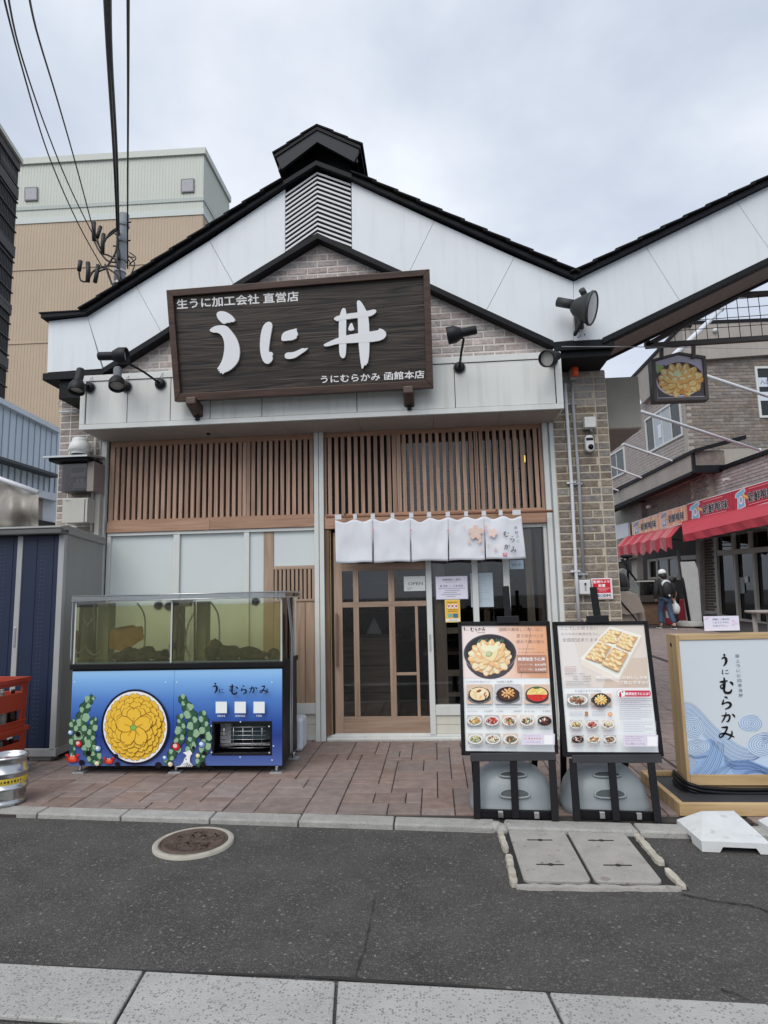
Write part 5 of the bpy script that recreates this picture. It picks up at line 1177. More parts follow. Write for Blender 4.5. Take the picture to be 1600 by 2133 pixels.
a, b = tp(225, 140, 5.5), tp(282, 505, 5.5); MB().box(a.x, b.x, 5.5, 5.62, zA+.012, a.z).build('overflow_box', mat('overflow', (.26, .27, .18), .5, var=.1), tk)
a, b = tp(845, 130, 5.55), tp(900, 500, 5.55); MB().box(a.x, b.x, 5.55, 5.66, zA+.012, a.z).build('overflow_box', mat('overflow2', (.22, .22, .15), .5, var=.1), tk)
MB().tube([tp(832, 130, 5.5), tp(832, 490, 5.5)], .009, 10).build('standpipe', mat('pipe_dark', (.12, .12, .08), .5), tk)
a = tp(740, 140, 5.3); MB().box(a.x, a.x+.09, 5.28, 5.34, a.z-.03, a.z+.01).build('clip', mat('overflow2', (.22, .22, .15), .5), tk)
for yy, off in ((TY0+.05, 0), (TY0+.1, .015)):   # cables down the right side of the cabinet
    MB().tube(curve([(TX1+.03, yy, 1.42), (TX1+.04, yy+.1, 1.1), (TX1+.03, yy+.14, .88), (TX1+.012, yy+.2+off, .6), (TX1+.02, yy+.16, .35), (TX1+.01, yy+.2, .1)], 6), .006, 6).build('cable', M_grey_pipe, tk)
MB().tube(curve([(TX0-.02, TY0, 1.42), (TX0-.03, TY0+.01, 1.25), (TX0-.02, TY0, .92)], 6), .005, 6).build('cable', M_grey_pipe, tk)
# what lives in it
M_urch = mat('urchin_black', (.012, .008, .012), .5, var=.3)
def urchin_mesh(r):
    q = MB(); q.blob((0, 0, 0), r*.62, r*.62, r*.62, 12); rn = random.Random(5)
    for i in range(150):
        z = 1-2*(i+.5)/150; a = i*2.39996; s_ = math.sqrt(1-z*z); d = V((s_*math.cos(a), s_*math.sin(a), z)); L_ = r*rn.uniform(.85, 1.12); u = d.orthogonal().normalized()*r*.045; v = d.cross(u)
        q.add([d*r*.5+u, d*r*.5-u*.5+v*.9, d*r*.5-u*.5-v*.9, d*L_], [(0, 1, 3), (1, 2, 3), (2, 0, 3)])
    me = bpy.data.meshes.new('sea_urchin'); me.from_pydata(q.v, [], q.f); me.materials.append(M_urch); me.update(); return me
UM = urchin_mesh(.05)
for (x, y, s_, lab) in ((605, 155, 1.05, 'left one of two black sea urchins just under the water line by the tank divider'), (672, 160, 1.1, 'right one of two black sea urchins just under the water line by the tank divider'), (1215, 130, 1.0, 'black sea urchin at the surface near the right end of the tank'), (700, 410, 1.0, 'black sea urchin clinging to the tank divider'), (645, 455, 1.0, 'lowest black sea urchin on the front glass, left of the divider'), (1450, 132, .7, 'small black sea urchin high on the right end glass')):
    Y = TY0+.06 if x < 1400 else TY0+.3
    p = tp(x, y, Y)
    if x > 1400: p.x = min(p.x, TX1-.05)
    o = bpy.data.objects.new('sea_urchin', UM); COL.objects.link(o); o.location = p; o.scale = (s_,)*3; o.rotation_euler = (x, y, 1); tag(o, lab, 'sea urchin', 'sea urchins in the display tank')
M_rock = mat('oyster_rock', (.085, .08, .05), .85, var=.4, scale=25, bump=.8, bscale=50)
rn = random.Random(11)
for k, (x, w_, h_) in enumerate(((375, 95, 45), (440, 120, 60), (520, 120, 62), (590, 90, 40), (1000, 90, 60), (1080, 100, 60), (1160, 110, 55), (1235, 90, 40), (945, 80, 90))):
    p = tp(x, 500, TY0+.16); q = MB(); sw = w_/3.019/218*.62
    for j in range(4): q.blob((p.x+rn.uniform(-.4, .4)*sw, p.y+rn.uniform(-.03, .05), zA+.012+h_/3.019/218*(.35+.2*j*.6)), sw*rn.uniform(.55, .95), .07, h_/3.019/218*.5, 9, jit=.16)
    o = q.build('oyster_shell', M_rock, None); where = 'left' if x < 700 else 'right'
    tag(o, ['flattest dark shellfish at the left end of the row on the tank floor', 'dark shellfish second from the left on the tank floor', 'largest dark shellfish left of the tank divider', 'small dark shellfish next to the tank divider', 'dark shellfish below the curved hose in the right compartment', 'dark shellfish in the middle of the right compartment floor', 'wide dark shellfish right of middle in the right compartment', 'low dark shellfish at the right end of the tank floor', 'dark shellfish leaning on the round buff shell'][k], 'shellfish', 'shellfish on the tank floor')
p = tp(945, 405, TY0+.2); o = MB().blob((p.x, p.y, p.z-.01), .052, .05, .05, 12, jit=.06).build('buff_shell', mat('buff_shell', (.30, .22, .08), .7, var=.3, bump=.4), None); tag(o, 'round buff shell leaning on dark shellfish in the right compartment', 'shell')
p = tp(1330, 465, TY0+.2); o = MB().lathe([(.001, 0), (.04, .006), (.055, .02), (.05, .028), (.001, .03)], (p.x, p.y, p.z), (.1, -.9, .3), 20).build('flat_shell', M_rock, None); tag(o, 'flat fan-shaped shell at the right end of the tank floor', 'shell')
# amber sheet floating in the left compartment
pts = [(285, 325), (320, 300), (370, 290), (415, 280), (440, 276), (455, 290), (490, 284), (500, 300), (498, 330), (510, 365), (470, 385), (430, 415), (390, 445), (340, 432), (285, 430)]
q = MB(); P = [tp(x, y, 5.50)+V((0, .02*math.sin(x*.03), 0)) for x, y in pts]; q.prism(P, (0, .02, 0)); o = q.build('amber_sheet', mat('amber_brown', (.30, .165, .03), .6, var=.25, scale=12), None, bevel=.004); tag(o, 'amber brown ragged sheet hanging in the left half of the tank', 'kelp')
# plastic jug behind the tank
jg = thing('plastic_jug', (-1.33, 6.05, 0), 'translucent white plastic jug standing behind the right end of the fish tank', 'jug')
MB().box(-1.44, -1.262, 5.93, 6.17, 0, .30).build('body', mat('jug_white', (.62, .68, .76), .4, var=.04), jg, bevel=.035, seg=4); MB().cyl((-1.35, 6.0, .30), (-1.35, 6.0, .33), .022, 12).build('cap', M_whitep, jg)

# ================================================================== STORAGE SHED
sh = thing('storage_shed', (-4.3, 5.95, 0), 'grey metal storage shed with dark blue perforated sliding doors at the left edge', 'shed')
SX, SY0, SY1, SZ = -3.452, 5.60, 6.30, 2.06
M_shed = mat('shed_grey', (.27, .275, .265), .5, var=.05, scale=4, streak=.1, bump=.02); M_shedd = mat('shed_frame', (.36, .37, .37), .45, var=.06)
M_blue = mat('shed_blue', (.005, .014, .045), .5, var=.12, scale=5)
MB().box(-5.4, SX, SY0+.05, SY1, .10, SZ).build('cabinet', M_shed, sh)
MB().box(SX-.055, SX+.003, SY0, SY0+.05, .10, SZ).build('corner_post', M_shedd, sh, bevel=.006)
q = MB(); q.box(-5.45, SX+.01, SY0-.0, SY0+.05, .045, .115); q.build('bottom_rail', M_shedd, sh, bevel=.005); MB().box(SX-.02, SX+.006, SY0+.051, SY1, .05, .11).build('side_rail', M_shedd, sh)
q = MB(); pr = [(SY0-.10, SZ+.050), (SY0-.10, SZ+.062), (SY0+.02, SZ+.085), (SY1+.02, SZ+.025), (SY1+.02, SZ-.05), (SY0+.06, SZ-.0)]
q.prism([(-5.5, y, z) for y, z in pr], (5.5+SX+.02, 0, 0)); q.build('roof', M_shed, sh, bevel=.01); MB().box(-5.5, SX+.02, SY0-.09, SY0+.04, SZ-.005, SZ+.045).build('roof_fascia', mat('shed_dark', (.10, .10, .10), .5), sh, bevel=.01)
def sdoor(x0, x1, y):
    d_ = MB().box(x0, x1, y, y+.02, .118, SZ-.008).build('sliding_door', M_blue, sh, bevel=.003)
    q = MB()
    for zz in range(48):
        for k in (0, 1): q.box(x1-.14-.001-.035*k, x1-.14+.012-.035*k, y-.0022, y, .22+zz*.038, .223+zz*.038)
    q.build('louvre_perforation', mat('perforation', (.10, .12, .15), .5, var=0), d_)['kind'] = 'stuff'
    for xx in (x1-.055, x1-.22): MB().box(xx, xx+.006, y-.004, y, .12, SZ-.01).build('door_rib', M_blue, d_)
sdoor(-3.862, SX-.058, SY0+.015); sdoor(-4.9, -3.9155, SY0+.022)
MB().box(-3.915, -3.863, SY0+.004, SY0+.03, .118, SZ-.01).build('door_stile', M_shedd, sh, bevel=.004); MB().box(-3.90, -3.882, SY0-.002, SY0+.003, 1.02, 1.20).build('pull_handle', M_chrome, sh, bevel=.002)
for xx in (-3.62, -4.6):
    for yy in (5.66, 6.15): MB().box(xx-.1, xx+.11, yy-.02, yy+.1, 0, .045).build('support_block', M_kerb, sh, bevel=.006)

# ================================================================== CRATES AND KEG
M_red = mat('crate_red', (.36, .045, .02), .45, var=.14, scale=5); M_bot = mat('bottle_brown', (.02, .012, .008), .2, var=.1)
def crate(cx, cy, z0, H, label, rz, W_=.44, Dp=.36):
    t = thing('bottle_crate', (cx, cy, z0), label, 'crate', 'red bottle crates beside the shed'); q = MB(); ca, sa = math.cos(rz), math.sin(rz)
    def bb(q, x0, x1, y0, y1, z0_, z1_):
        k = [(x0, y0), (x1, y0), (x1, y1), (x0, y1)]; tp_ = lambda z: 1+.06*(z/H)
        vs = [((x*tp_(z))*ca-(y*tp_(z))*sa+cx, (x*tp_(z))*sa+(y*tp_(z))*ca+cy, z0+z) for z in (z0_, z1_) for x, y in k]
        q.add(vs, [(0, 3, 2, 1), (4, 5, 6, 7), (0, 1, 5, 4), (1, 2, 6, 5), (2, 3, 7, 6), (3, 0, 4, 7)])
    a, b = W_/2, Dp/2; th_ = .016
    for z0_, z1_, ex in ((0, .05, 0), (.05, .055, .008), (.14, H-.12, 0), (H-.06, H-.035, .0), (H-.035, H, .010)):
        bb(q, -a-ex, a+ex, -b-ex, -b+th_, z0_, z1_); bb(q, -a-ex, a+ex, b-th_, b+ex, z0_, z1_); bb(q, -a-ex, -a+th_, -b+th_+.0005, b-th_-.0005, z0_, z1_); bb(q, a-th_, a+ex, -b+th_+.0005, b-th_-.0005, z0_, z1_)
    for x, y in ((-a, -b), (a-.04, -b), (-a, b-th_), (a-.04, b-th_)): bb(q, x+.0006, x+.0394, y+.0006, y+th_-.0006, .001, H-.001)
    for x in (-a, a-th_): bb(q, x+.0006, x+th_-.0006, -b+.02, -b+.06, .001, H-.001); bb(q, x+.0006, x+th_-.0006, b-.06, b-.02, .001, H-.001)
    bb(q, -a+.01, a-.01, -b+.01, b-.01, .002, .012); q.build('crate_body', M_red, t, bevel=.002)
    for i in range(4):
        for j in range(3):
            x, y = -a+.06+i*.105, -b+.065+j*.112; X_, Y_ = x*ca-y*sa+cx, x*sa+y*ca+cy
            MB().lathe([(.034, .014), (.036, .02), (.036, .17), (.03, .20), (.015, .24), (.014, .29), (.016, .295), (.016, .305), (.001, .306)], (X_, Y_, z0), n=12).build('bottle', M_bot if (i+j) % 4 else mat('bottle_clear', (.22, .24, .22), .2), t)
    return t
xr_ = oy(40, 1480, 5.0).x-.075
crate(xr_-.225, 5.02, .003, .40, 'lower red plastic bottle crate at the left edge, behind the keg', RAD(-4)); crate(xr_-.215, 5.0, .405, .40, 'upper red plastic bottle crate of the stack at the left edge', RAD(-6))
kg = thing('beer_keg', (-3.12, 4.49, 0), 'steel beer keg with a yellow band standing on the kerb at the left edge', 'keg'); KC = (-3.125, 4.49, 0)
M_keg = mat('keg_steel', (.50, .51, .52), .28, 1.0, var=.12, scale=9, bump=.03, bscale=30)
MB().lathe([(.118, .004), (.13, .0), (.137, .012), (.132, .028), (.120, .045), (.132, .062), (.134, .10), (.143, .108), (.146, .118), (.143, .128), (.134, .136), (.134, .206), (.143, .214), (.146, .224), (.143, .234), (.134, .242), (.133, .275), (.126, .292), (.133, .306), (.139, .322), (.137, .335), (.130, .337), (.126, .325), (.120, .30), (.08, .288), (.001, .285)], KC, n=40).build('shell', M_keg, kg)
MB().lathe([(.036, .286), (.036, .30), (.028, .312), (.001, .313)], KC, n=16).build('valve', mat('valve_red', (.3, .03, .03), .4), kg)
MB().lathe([(.1348, .150), (.1352, .152), (.1352, .190), (.1348, .192)], KC, n=40).build('yellow_band', mat('keg_yellow', (.62, .46, .05), .5, var=.25, scale=30), kg)
q = MB()
for a in range(-60, 60, 9):
    A_ = RAD(a-70); c_ = V((KC[0]+.1355*math.cos(A_), KC[1]+.1355*math.sin(A_), .171)); tn = V((-math.sin(A_), math.cos(A_), 0)); q.obox(c_, tn*random.uniform(.003, .007), V((math.cos(A_), math.sin(A_), 0))*.0004, V((0, 0, .008)))
q.build('band_lettering', ink((70, 60, 20)), kg)

# ================================================================== MENU STANDS
lean2 = RAD(8)
def stand(which, TLp, TRp, BRp, BLp, iTL, iTR, iBR, iBL, legs, bar, mast, clip, y0, label):
    PLs = Pl((0, y0, 0), (0, -math.cos(lean2), math.sin(lean2))); n_ = PLs.n; t = thing('menu_stand', PLs.hit((BLp[0]+BRp[0])/2, 1700), label, 'menu stand', 'black easel menu stands on the kerb')
    H_ = lambda p, off=0.0: PLs.hit(p[0], p[1], off)
    for nm, q4 in (('frame_rail', (TLp, TRp, iTR, iTL)), ('frame_rail', (BLp, BRp, iBR, iBL)), ('frame_stile', (TLp, BLp, iBL, iTL)), ('frame_stile', (TRp, BRp, iBR, iTR))):
        P = [H_(p, .012) for p in q4]; c = sum(P, V())/4; P = [p+(c-p).normalized()*.0008 for p in P]; MB().prism(P, -n_*.03).build(nm, M_blackmetal, t, bevel=.004)
    c = sum((H_(p) for p in (iTL, iTR, iBR, iBL)), V())/4; P = [H_(p)+(H_(p)-c).normalized()*.004 for p in (iTL, iTR, iBR, iBL)]
    po = MB().prism([p-n_*.001 for p in P], -n_*.008).build('poster', ink((222, 226, 243), .2), t)
    MB().prism([p-n_*.0095 for p in P], -n_*.006).build('back_panel', M_blk, t)
    sh0, sh1 = (BLp[0]+18, BLp[1]+4), (BRp[0]-6, BRp[1]+4)
    MB().beam(H_(sh0, .012), H_(sh1, .012), .05, .014, n_).build('ledge', mat('ledge_grey', (.03, .03, .034), .45), t, bevel=.003)
    for (x0, xa, xb, ya, yb) in legs:
        a_, b_ = H_((xa, ya)), H_((xb, yb), 0); 
        b_ = CAM+(b_-CAM)*((0-CAM.z)/(b_.z-CAM.z)) if abs(b_.z) > .002 else b_
        MB().beam(a_, b_+V((0, 0, .0)), .045 if x0 else .05, .022, n_).build('leg', M_blackmetal, t, bevel=.004)
    a_, b_ = H_(bar[0], -.012), H_(bar[1], -.012); MB().beam(a_, b_, .022, .05, (0, 0, 1)).build('cross_bar', M_blackmetal, t, bevel=.003)
    for f in (.30, .76):
        p = a_.lerp(b_, f); MB().box(p.x-.016, p.x+.016, p.y-.034, p.y-.012, p.z-.016, p.z+.024).build('catch', M_chrome, t, bevel=.003)
    # mast and top clip
    a_, b_ = H_(mast[0], -.03), H_(mast[1], -.03); MB().beam(b_+(b_-a_).normalized()*.05, a_, .046, .024, n_).build('mast', M_blackmetal, t, bevel=.004)
    a_, b_ = H_(clip[0], .014), H_(clip[1], .014); MB().beam(a_, b_, .05, .022, n_).build('top_clip', M_black_plastic, t, bevel=.004)
    # rear legs
    tl, tr_ = H_(TLp, -.05), H_(TRp, -.05); L0, L1 = H_((legs[0][1], legs[0][3])), H_((legs[2][1], legs[2][3]))
    for f in (.08, .90):
        a_ = tl.lerp(tr_, f)-V((0, 0, .15)); b_ = V((L0.lerp(L1, f).x-.02, y0+.52, 0.0)); MB().beam(a_, b_, .042, .02, (0, 1, 0)).build('rear_leg', M_blackmetal, t, bevel=.003); 
    MB().beam(V((L0.x+.02, y0+.50, .12)), V((L1.x-.06, y0+.50, .12)), .02, .04, (0, 0, 1)).build('rear_bar', M_blackmetal, t)
    return t, PLs, po
y1s, y2s = 4.225, 4.205
st1, P1, po1 = stand(1, (954.5, 1295), (1145.5, 1293.5), (1164, 1571), (961.5, 1574), (961.6, 1303), (1138, 1303), (1156.5, 1566.6), (970, 1564.6),
    [(1, 991.5, 994.5, 1577, 1706), (1, 1069, 1074.5, 1577, 1705), (1, 1149.5, 1157, 1577, 1711)], ((994, 1694), (1156, 1698)), ((1053, 1221), (1059, 1290)), ((1035, 1292), (1081, 1290.5)), y1s, 'black easel menu stand showing the orange uni bowl poster, nearer the door')
st2, P2, po2 = stand(2, (1151.5, 1295), (1350, 1293), (1384, 1576), (1174, 1577), (1161, 1302.5), (1342.5, 1300.8), (1373.6, 1567.5), (1183, 1566.6),
    [(1, 1193, 1202.5, 1580, 1711), (1, 1273, 1284.5, 1580, 1711), (1, 1355, 1371, 1580, 1714)], ((1203, 1695), (1369, 1700)), ((1235.5, 1223), (1245, 1288)), ((1222, 1291), (1268, 1289.5)), y2s, 'black easel menu stand showing the boxed uni poster, beside the lantern sign')
def n3(x, y): return (940+x/3.478, 1200+y/3.478)
def pcv(PLs): return CV(lambda x, y: PLs.hit(*n3(x, y)), PLs.n, .00007, .0003)
# uni material: lumpy orange roe
M_uni = mat('uni_print', (.62, .37, .15), .5, var=.35, scale=90, detail=2)
def uni(cv, cx, cy, rx, ry, n, seed, cols=((238, 206, 164), (234, 198, 150), (228, 186, 136), (242, 214, 178)), edge=(212, 164, 116)):
    r_ = random.Random(seed)
    for ring, (k, cnt) in enumerate(((.80, n), (.48, int(n*.62)), (.15, int(n*.3)))):
        for i in range(cnt):
            a = 2*math.pi*(i+.5*ring)/cnt+r_.uniform(-.1, .1); x, y = cx+math.cos(a)*rx*k, cy+math.sin(a)*ry*k; s_ = rx*(.30 if ring else .27)*r_.uniform(.85, 1.15)
            cv.ell(x+rx*.01, y+ry*.03, s_*1.06, s_*.62, edge, None, 14, a+r_.uniform(-.35, .35)); cv.ell(x, y, s_, s_*.54, cols[r_.randrange(len(cols))], None, 14, a+r_.uniform(-.2, .2), .05)
            cv.ell(x-s_*.15, y-s_*.18, s_*.5, s_*.18, (250, 228, 188), None, 10, a)
def bowl(cv, cx, cy, rx, ry, rim=(60, 58, 60), inner=(30, 28, 30), depth=.35, body=(48, 46, 48)):
    cv.ell(cx, cy+ry*depth, rx*.86, ry*.92, body); cv.ell(cx, cy, rx, ry, (150, 150, 152)); cv.ell(cx, cy, rx*.985, ry*.98, rim); cv.ell(cx, cy, rx*.93, ry*.92, inner)
def dish(cv, x0, y0, x1, y1, kind, seed):
    r_ = random.Random(seed); cx, cy, w_, h_ = (x0+x1)/2, (y0+y1)/2, x1-x0, y1-y0
    bgc = {0: (196, 190, 184), 1: (205, 182, 165), 2: (176, 172, 170), 3: (214, 200, 186)}[r_.randrange(4)]
    cv.rect(x0, y0, x1, y1, bgc); cv.quad([(x0, y0+h_*.62), (x1, y0+h_*.5), (x1, y1), (x0, y1)], tuple(int(v*.82) for v in bgc))
    pal = {'tempura': ((200, 160, 90), (226, 196, 130), (150, 100, 50), (240, 226, 180)), 'red': ((190, 60, 50), (214, 96, 80), (226, 140, 120), (120, 40, 40)), 'mix': ((200, 90, 60), (226, 190, 120), (90, 110, 60), (230, 225, 215), (60, 60, 80)), 'salad': ((150, 160, 90), (206, 200, 130), (100, 110, 60), (228, 222, 190)), 'grill': ((190, 120, 60), (110, 60, 36), (226, 170, 110), (240, 220, 190)), 'soup': ((120, 50, 36), (230, 222, 205), (90, 30, 26)), 'fish': ((170, 110, 80), (206, 160, 130), (120, 70, 50), (90, 110, 60)), 'pale': ((236, 224, 196), (226, 204, 160), (130, 90, 60)), 'uni': ((236, 178, 96), (224, 160, 80), (244, 200, 130))}[kind]
    pl_ = (228, 226, 222) if kind not in ('uni', 'soup') else (36, 32, 32)
    cv.ell(cx, cy+h_*.06, w_*.48, h_*.43, tuple(int(v*.6) for v in bgc)); cv.ell(cx, cy+h_*.03, w_*.48, h_*.43, pl_); cv.ell(cx, cy+h_*.02, w_*.41, h_*.36, tuple(int(v*.82) for v in pl_))
    for i in range(34):
        a = r_.uniform(0, 6.28); k = r_.uniform(0, 1)**.6; x_, y_ = cx+math.cos(a)*w_*.33*k, cy+math.sin(a)*h_*.27*k; c_ = pal[r_.randrange(len(pal))]; a1 = r_.uniform(0, 3); rw, rh = w_*r_.uniform(.06, .13), h_*r_.uniform(.05, .09)
        cv.ell(x_+1, y_+2, rw, rh, tuple(int(v*.6) for v in c_), None, 9, a1, .15); cv.ell(x_, y_, rw*.9, rh*.85, c_, None, 9, a1, .15)
def tline(cv, x0, x1, y, col=(150, 152, 170), h_=3.2, seed=0):
    r_ = random.Random(int(x0*7+y*13+seed)); x = x0
    while x < x1:
        w_ = r_.uniform(5, 16); cv.rect(x, y, min(x+w_, x1), y+h_, col, cv.k); x += w_+r_.uniform(1.2, 2.5)
# ---- poster 1
c = pcv(P1)
c.rect(78, 360, 690, 740, (226, 214, 212)); c.quad([(78, 360), (700, 360), (712, 740), (85, 740)], (224, 210, 206))
for i in range(9): c.quad([(330+34*i, 360), (692, 360), (714, 739), (350+36*i, 739)], (226-int(1.2*i), 202-5*i, 190-8*i))
c.line([(557, 362), (575, 420), (540, 560), (505, 735)], 3, (150, 110, 96))
for ch, x, y, h, w_ in (('う', 84, 366, 34, 20), ('に', 108, 382, 17, 20), ('む', 134, 368, 34, 32), ('ら', 166, 372, 30, 26), ('か', 192, 372, 28, 28), ('み', 220, 370, 30, 30)): brush(c, ch, x, y, h, (40, 34, 36), w_, 1.0)
c.text('函館本店', 190, 412, 9, (120, 100, 98), None, 55)
for s_, x0, x1, y, hh in (('函館の美味しい想い出に', 348, 664, 398, 27), ('思う存分ウニを', 474, 668, 444, 28), ('味わう贅の極み', 472, 674, 486, 28)): c.text(s_, x0, y, hh, (146, 116, 108), None, x1-x0)
c.text('うにむらかみの', 486, 532, 13, (165, 130, 116), None, 120); c.text('とろけるような甘みを', 486, 558, 13, (165, 130, 116), None, 190)
c.ell(283, 645, 150, 100, (78, 68, 66)); c.ell(283, 610, 176, 128, (70, 66, 70)); c.ell(281, 560, 192, 140, (150, 150, 156), n=60); c.ell(281, 559, 189, 138, (62, 60, 66), n=60); c.ell(281, 556, 176, 126, (44, 42, 46), n=60)
for i in range(16): a = i*.19; c.line([(190+i*12, 490-14*math.sin(a*3)), (200+i*12, 455+6*math.cos(i*2))], [9, 2], (92, 124, 96))
c.ell(278, 592, 150, 116, (214, 168, 118)); uni(c, 278, 588, 148, 112, 17, 3)
for i in range(5): c.ell(240+20*i, 520+12*(i % 2), 26, 20, (244, 224, 190), None, 12)
c.ell(318, 575, 20, 55, (216, 176, 130), None, 18, .5); c.ell(312, 572, 15, 50, (244, 212, 160), None, 18, .5)
c.ell(272, 565, 24, 21, (150, 160, 110)); c.ell(270, 562, 20, 17, (186, 192, 150))
c.quad([(474, 572), (684, 572), (692, 695), (478, 695)], (172, 124, 104))
c.text('無添加生うに丼', 482, 612, 27, (250, 238, 228), None, 195, bold=.8)
c.text('レギュラー 70g', 486, 646, 14, (240, 220, 206), None, 100); c.text('8,910円', 606, 650, 20, (250, 240, 232), None, 76, bold=.5)
c.text('ミニ 50g', 500, 680, 14, (240, 220, 206), None, 88); c.text('5,445円', 608, 684, 20, (250, 240, 232), None, 76, bold=.5)
tline(c, 540, 690, 705, (190, 150, 130)); tline(c, 570, 690, 722, (190, 150, 130))
c.text('むらかみの人気メニュー', 110, 770, 16, (120, 120, 138), None, 180); c.text('SNS映え抜群！', 328, 770, 16, (120, 120, 138), None, 120)
def urchinbowl(x0, y0, x1, y1, kind):
    cx, cy, w_, h_ = (x0+x1)/2, (y0+y1)/2, x1-x0, y1-y0
    c.quad([(x0, y0), (x1, y0), (x1, y1), (x0, y1)], (190, 186, 186) if kind == 1 else (206, 180, 160)); c.ell(cx, cy+h_*.2, w_*.46, h_*.3, (110, 108, 108))
    r_ = random.Random(kind)
    if kind < 2:
        for i in range(44): a = r_.uniform(-.2, 3.4); c.line([(cx+math.cos(a)*w_*.36, cy+math.sin(a)*h_*.30), (cx+math.cos(a)*w_*.47, cy+math.sin(a)*h_*.47)], [3, 1], (36, 30, 32), c.k)
        c.ell(cx, cy+4, w_*.43, h_*.40, (46, 36, 34), None, 30, 0, .03)
        if kind == 0: c.ell(cx, cy-2, w_*.37, h_*.33, (236, 206, 166)); [c.ell(cx+r_.uniform(-.25, .25)*w_, cy+r_.uniform(-.2, .18)*h_, r_.uniform(5, 22), r_.uniform(4, 10), ((244, 224, 190), (226, 170, 110), (130, 70, 44), (240, 214, 176))[i % 4], None, 10, r_.uniform(0, 3), .12) for i in range(18)]
        else: c.ell(cx, cy, w_*.34, h_*.30, (70, 44, 30)); uni(c, cx, cy-6, w_*.25, h_*.24, 9, 4, ((214, 142, 70), (196, 120, 52), (226, 160, 92)), (130, 72, 30))
    else:
        c.ell(cx, cy+8, w_*.45, h_*.42, (30, 30, 32)); c.ell(cx, cy+2, w_*.46, h_*.41, (44, 44, 46)); c.ell(cx, cy, w_*.40, h_*.35, (230, 200, 130)); 
        P_ = [(cx+math.cos(a)*w_*.40, cy+math.sin(a)*h_*.35+4) for a in [math.pi*i/14 for i in range(15)]]; c.poly(P_, (200, 44, 36)); [c.ell(cx+r_.uniform(-.3, .3)*w_, cy+r_.uniform(.06, .24)*h_, 5, 4, ((222, 70, 52), (180, 30, 30))[i % 2], None, 8) for i in range(26)]
        [c.ell(cx+r_.uniform(-.25, .25)*w_, cy-r_.uniform(.03, .22)*h_, 13, 8, ((240, 214, 140), (226, 190, 100))[i % 2], None, 9, r_.uniform(0, 3)) for i in range(14)]; c.ell(cx-5, cy-h_*.33, 24, 8, (60, 110, 60))
urchinbowl(110, 785, 296, 926, 0); urchinbowl(313, 783, 506, 926, 1); urchinbowl(527, 785, 712, 924, 2)
for x0, x1 in ((112, 300), (320, 508), (530, 710)): tline(c, x0, x1, 939, (150, 156, 176)); tline(c, x0, x1-22, 951, (150, 156, 176))
c.text('うにグラタン', 116, 984, 13, (110, 112, 130), None, 72); c.text('1,650円', 240, 984, 16, (90, 92, 112), None, 60); c.text('うに焼売', 322, 984, 13, (110, 112, 130), None, 52); c.text('2,860円', 448, 984, 16, (90, 92, 112), None, 60); c.text('選べる二色丼', 528, 984, 13, (110, 112, 130), None, 72); c.text('3,470円', 660, 984, 16, (90, 92, 112), None, 58)
for (x, k) in ((115, 'tempura'), (238, 'red'), (363, 'mix'), (490, 'mix'), (616, 'soup')): dish(c, x+(2 if x > 200 else 0), 1006, x+106, 1084, k, x); c.text({115: 'ホッケフライ', 238: 'まぐろ丼', 363: '刺身盛合せ', 490: '海鮮丼', 616: 'うに味噌汁'}[x], x+18, 1108, 11, (120, 122, 142), None, 72)
for (x, k) in ((118, 'salad'), (244, 'pale'), (370, 'fish')): dish(c, x, 1136, x+108, 1215, k, x+5); c.text({118: '磯つぶやき', 244: 'うにクリーム', 370: '焼ほっけ'}[x], x+16, 1240, 11, (120, 122, 142), None, 72)
c.rect(500, 1138, 738, 1216, (206, 200, 214)); c.text('Googleクチコミ', 520, 1156, 13, (165, 150, 168), None, 115); c.text('4.2 ★★★★★', 514, 1178, 17, (196, 100, 96), None, 128); c.text('口コミ数 1,350件', 534, 1202, 13, (150, 140, 158), None, 100)
c.rect(662, 1147, 724, 1212, (228, 230, 240)); tline(c, 545, 735, 1234, (170, 172, 188)); tline(c, 660, 735, 1250, (170, 172, 188)); c.done('poster_print', st1, .25)
# ---- poster 2
c = pcv(P2)
c.quad([(768, 357), (1400, 351), (1432, 806), (812, 810)], (216, 210, 206)); c.quad([(860, 357), (1400, 351), (1432, 806), (980, 808)], (212, 202, 194)); c.quad([(1160, 600), (1418, 590), (1432, 806), (1100, 808)], (200, 184, 168))
for s_, x0, x1, y, hh in (('ここでしか買えない', 792, 1060, 388, 27), ('むらかみの無添加生うに、', 800, 1078, 428, 22), ('全国配送承ります', 806, 1062, 474, 30)): c.text(s_, x0, y, hh, (120, 122, 130), None, x1-x0)
def q4(P, col): c.quad(P, col)
q4([(930, 600), (1220, 745), (1225, 775), (940, 630)], (200, 190, 178)); q4([(935, 598), (1148, 362), (1380, 430), (1215, 742)], (236, 228, 216)); q4([(935, 598), (940, 640), (1212, 775), (1215, 742)], (222, 212, 200)); q4([(1215, 742), (1212, 775), (1378, 470), (1380, 430)], (206, 194, 180))
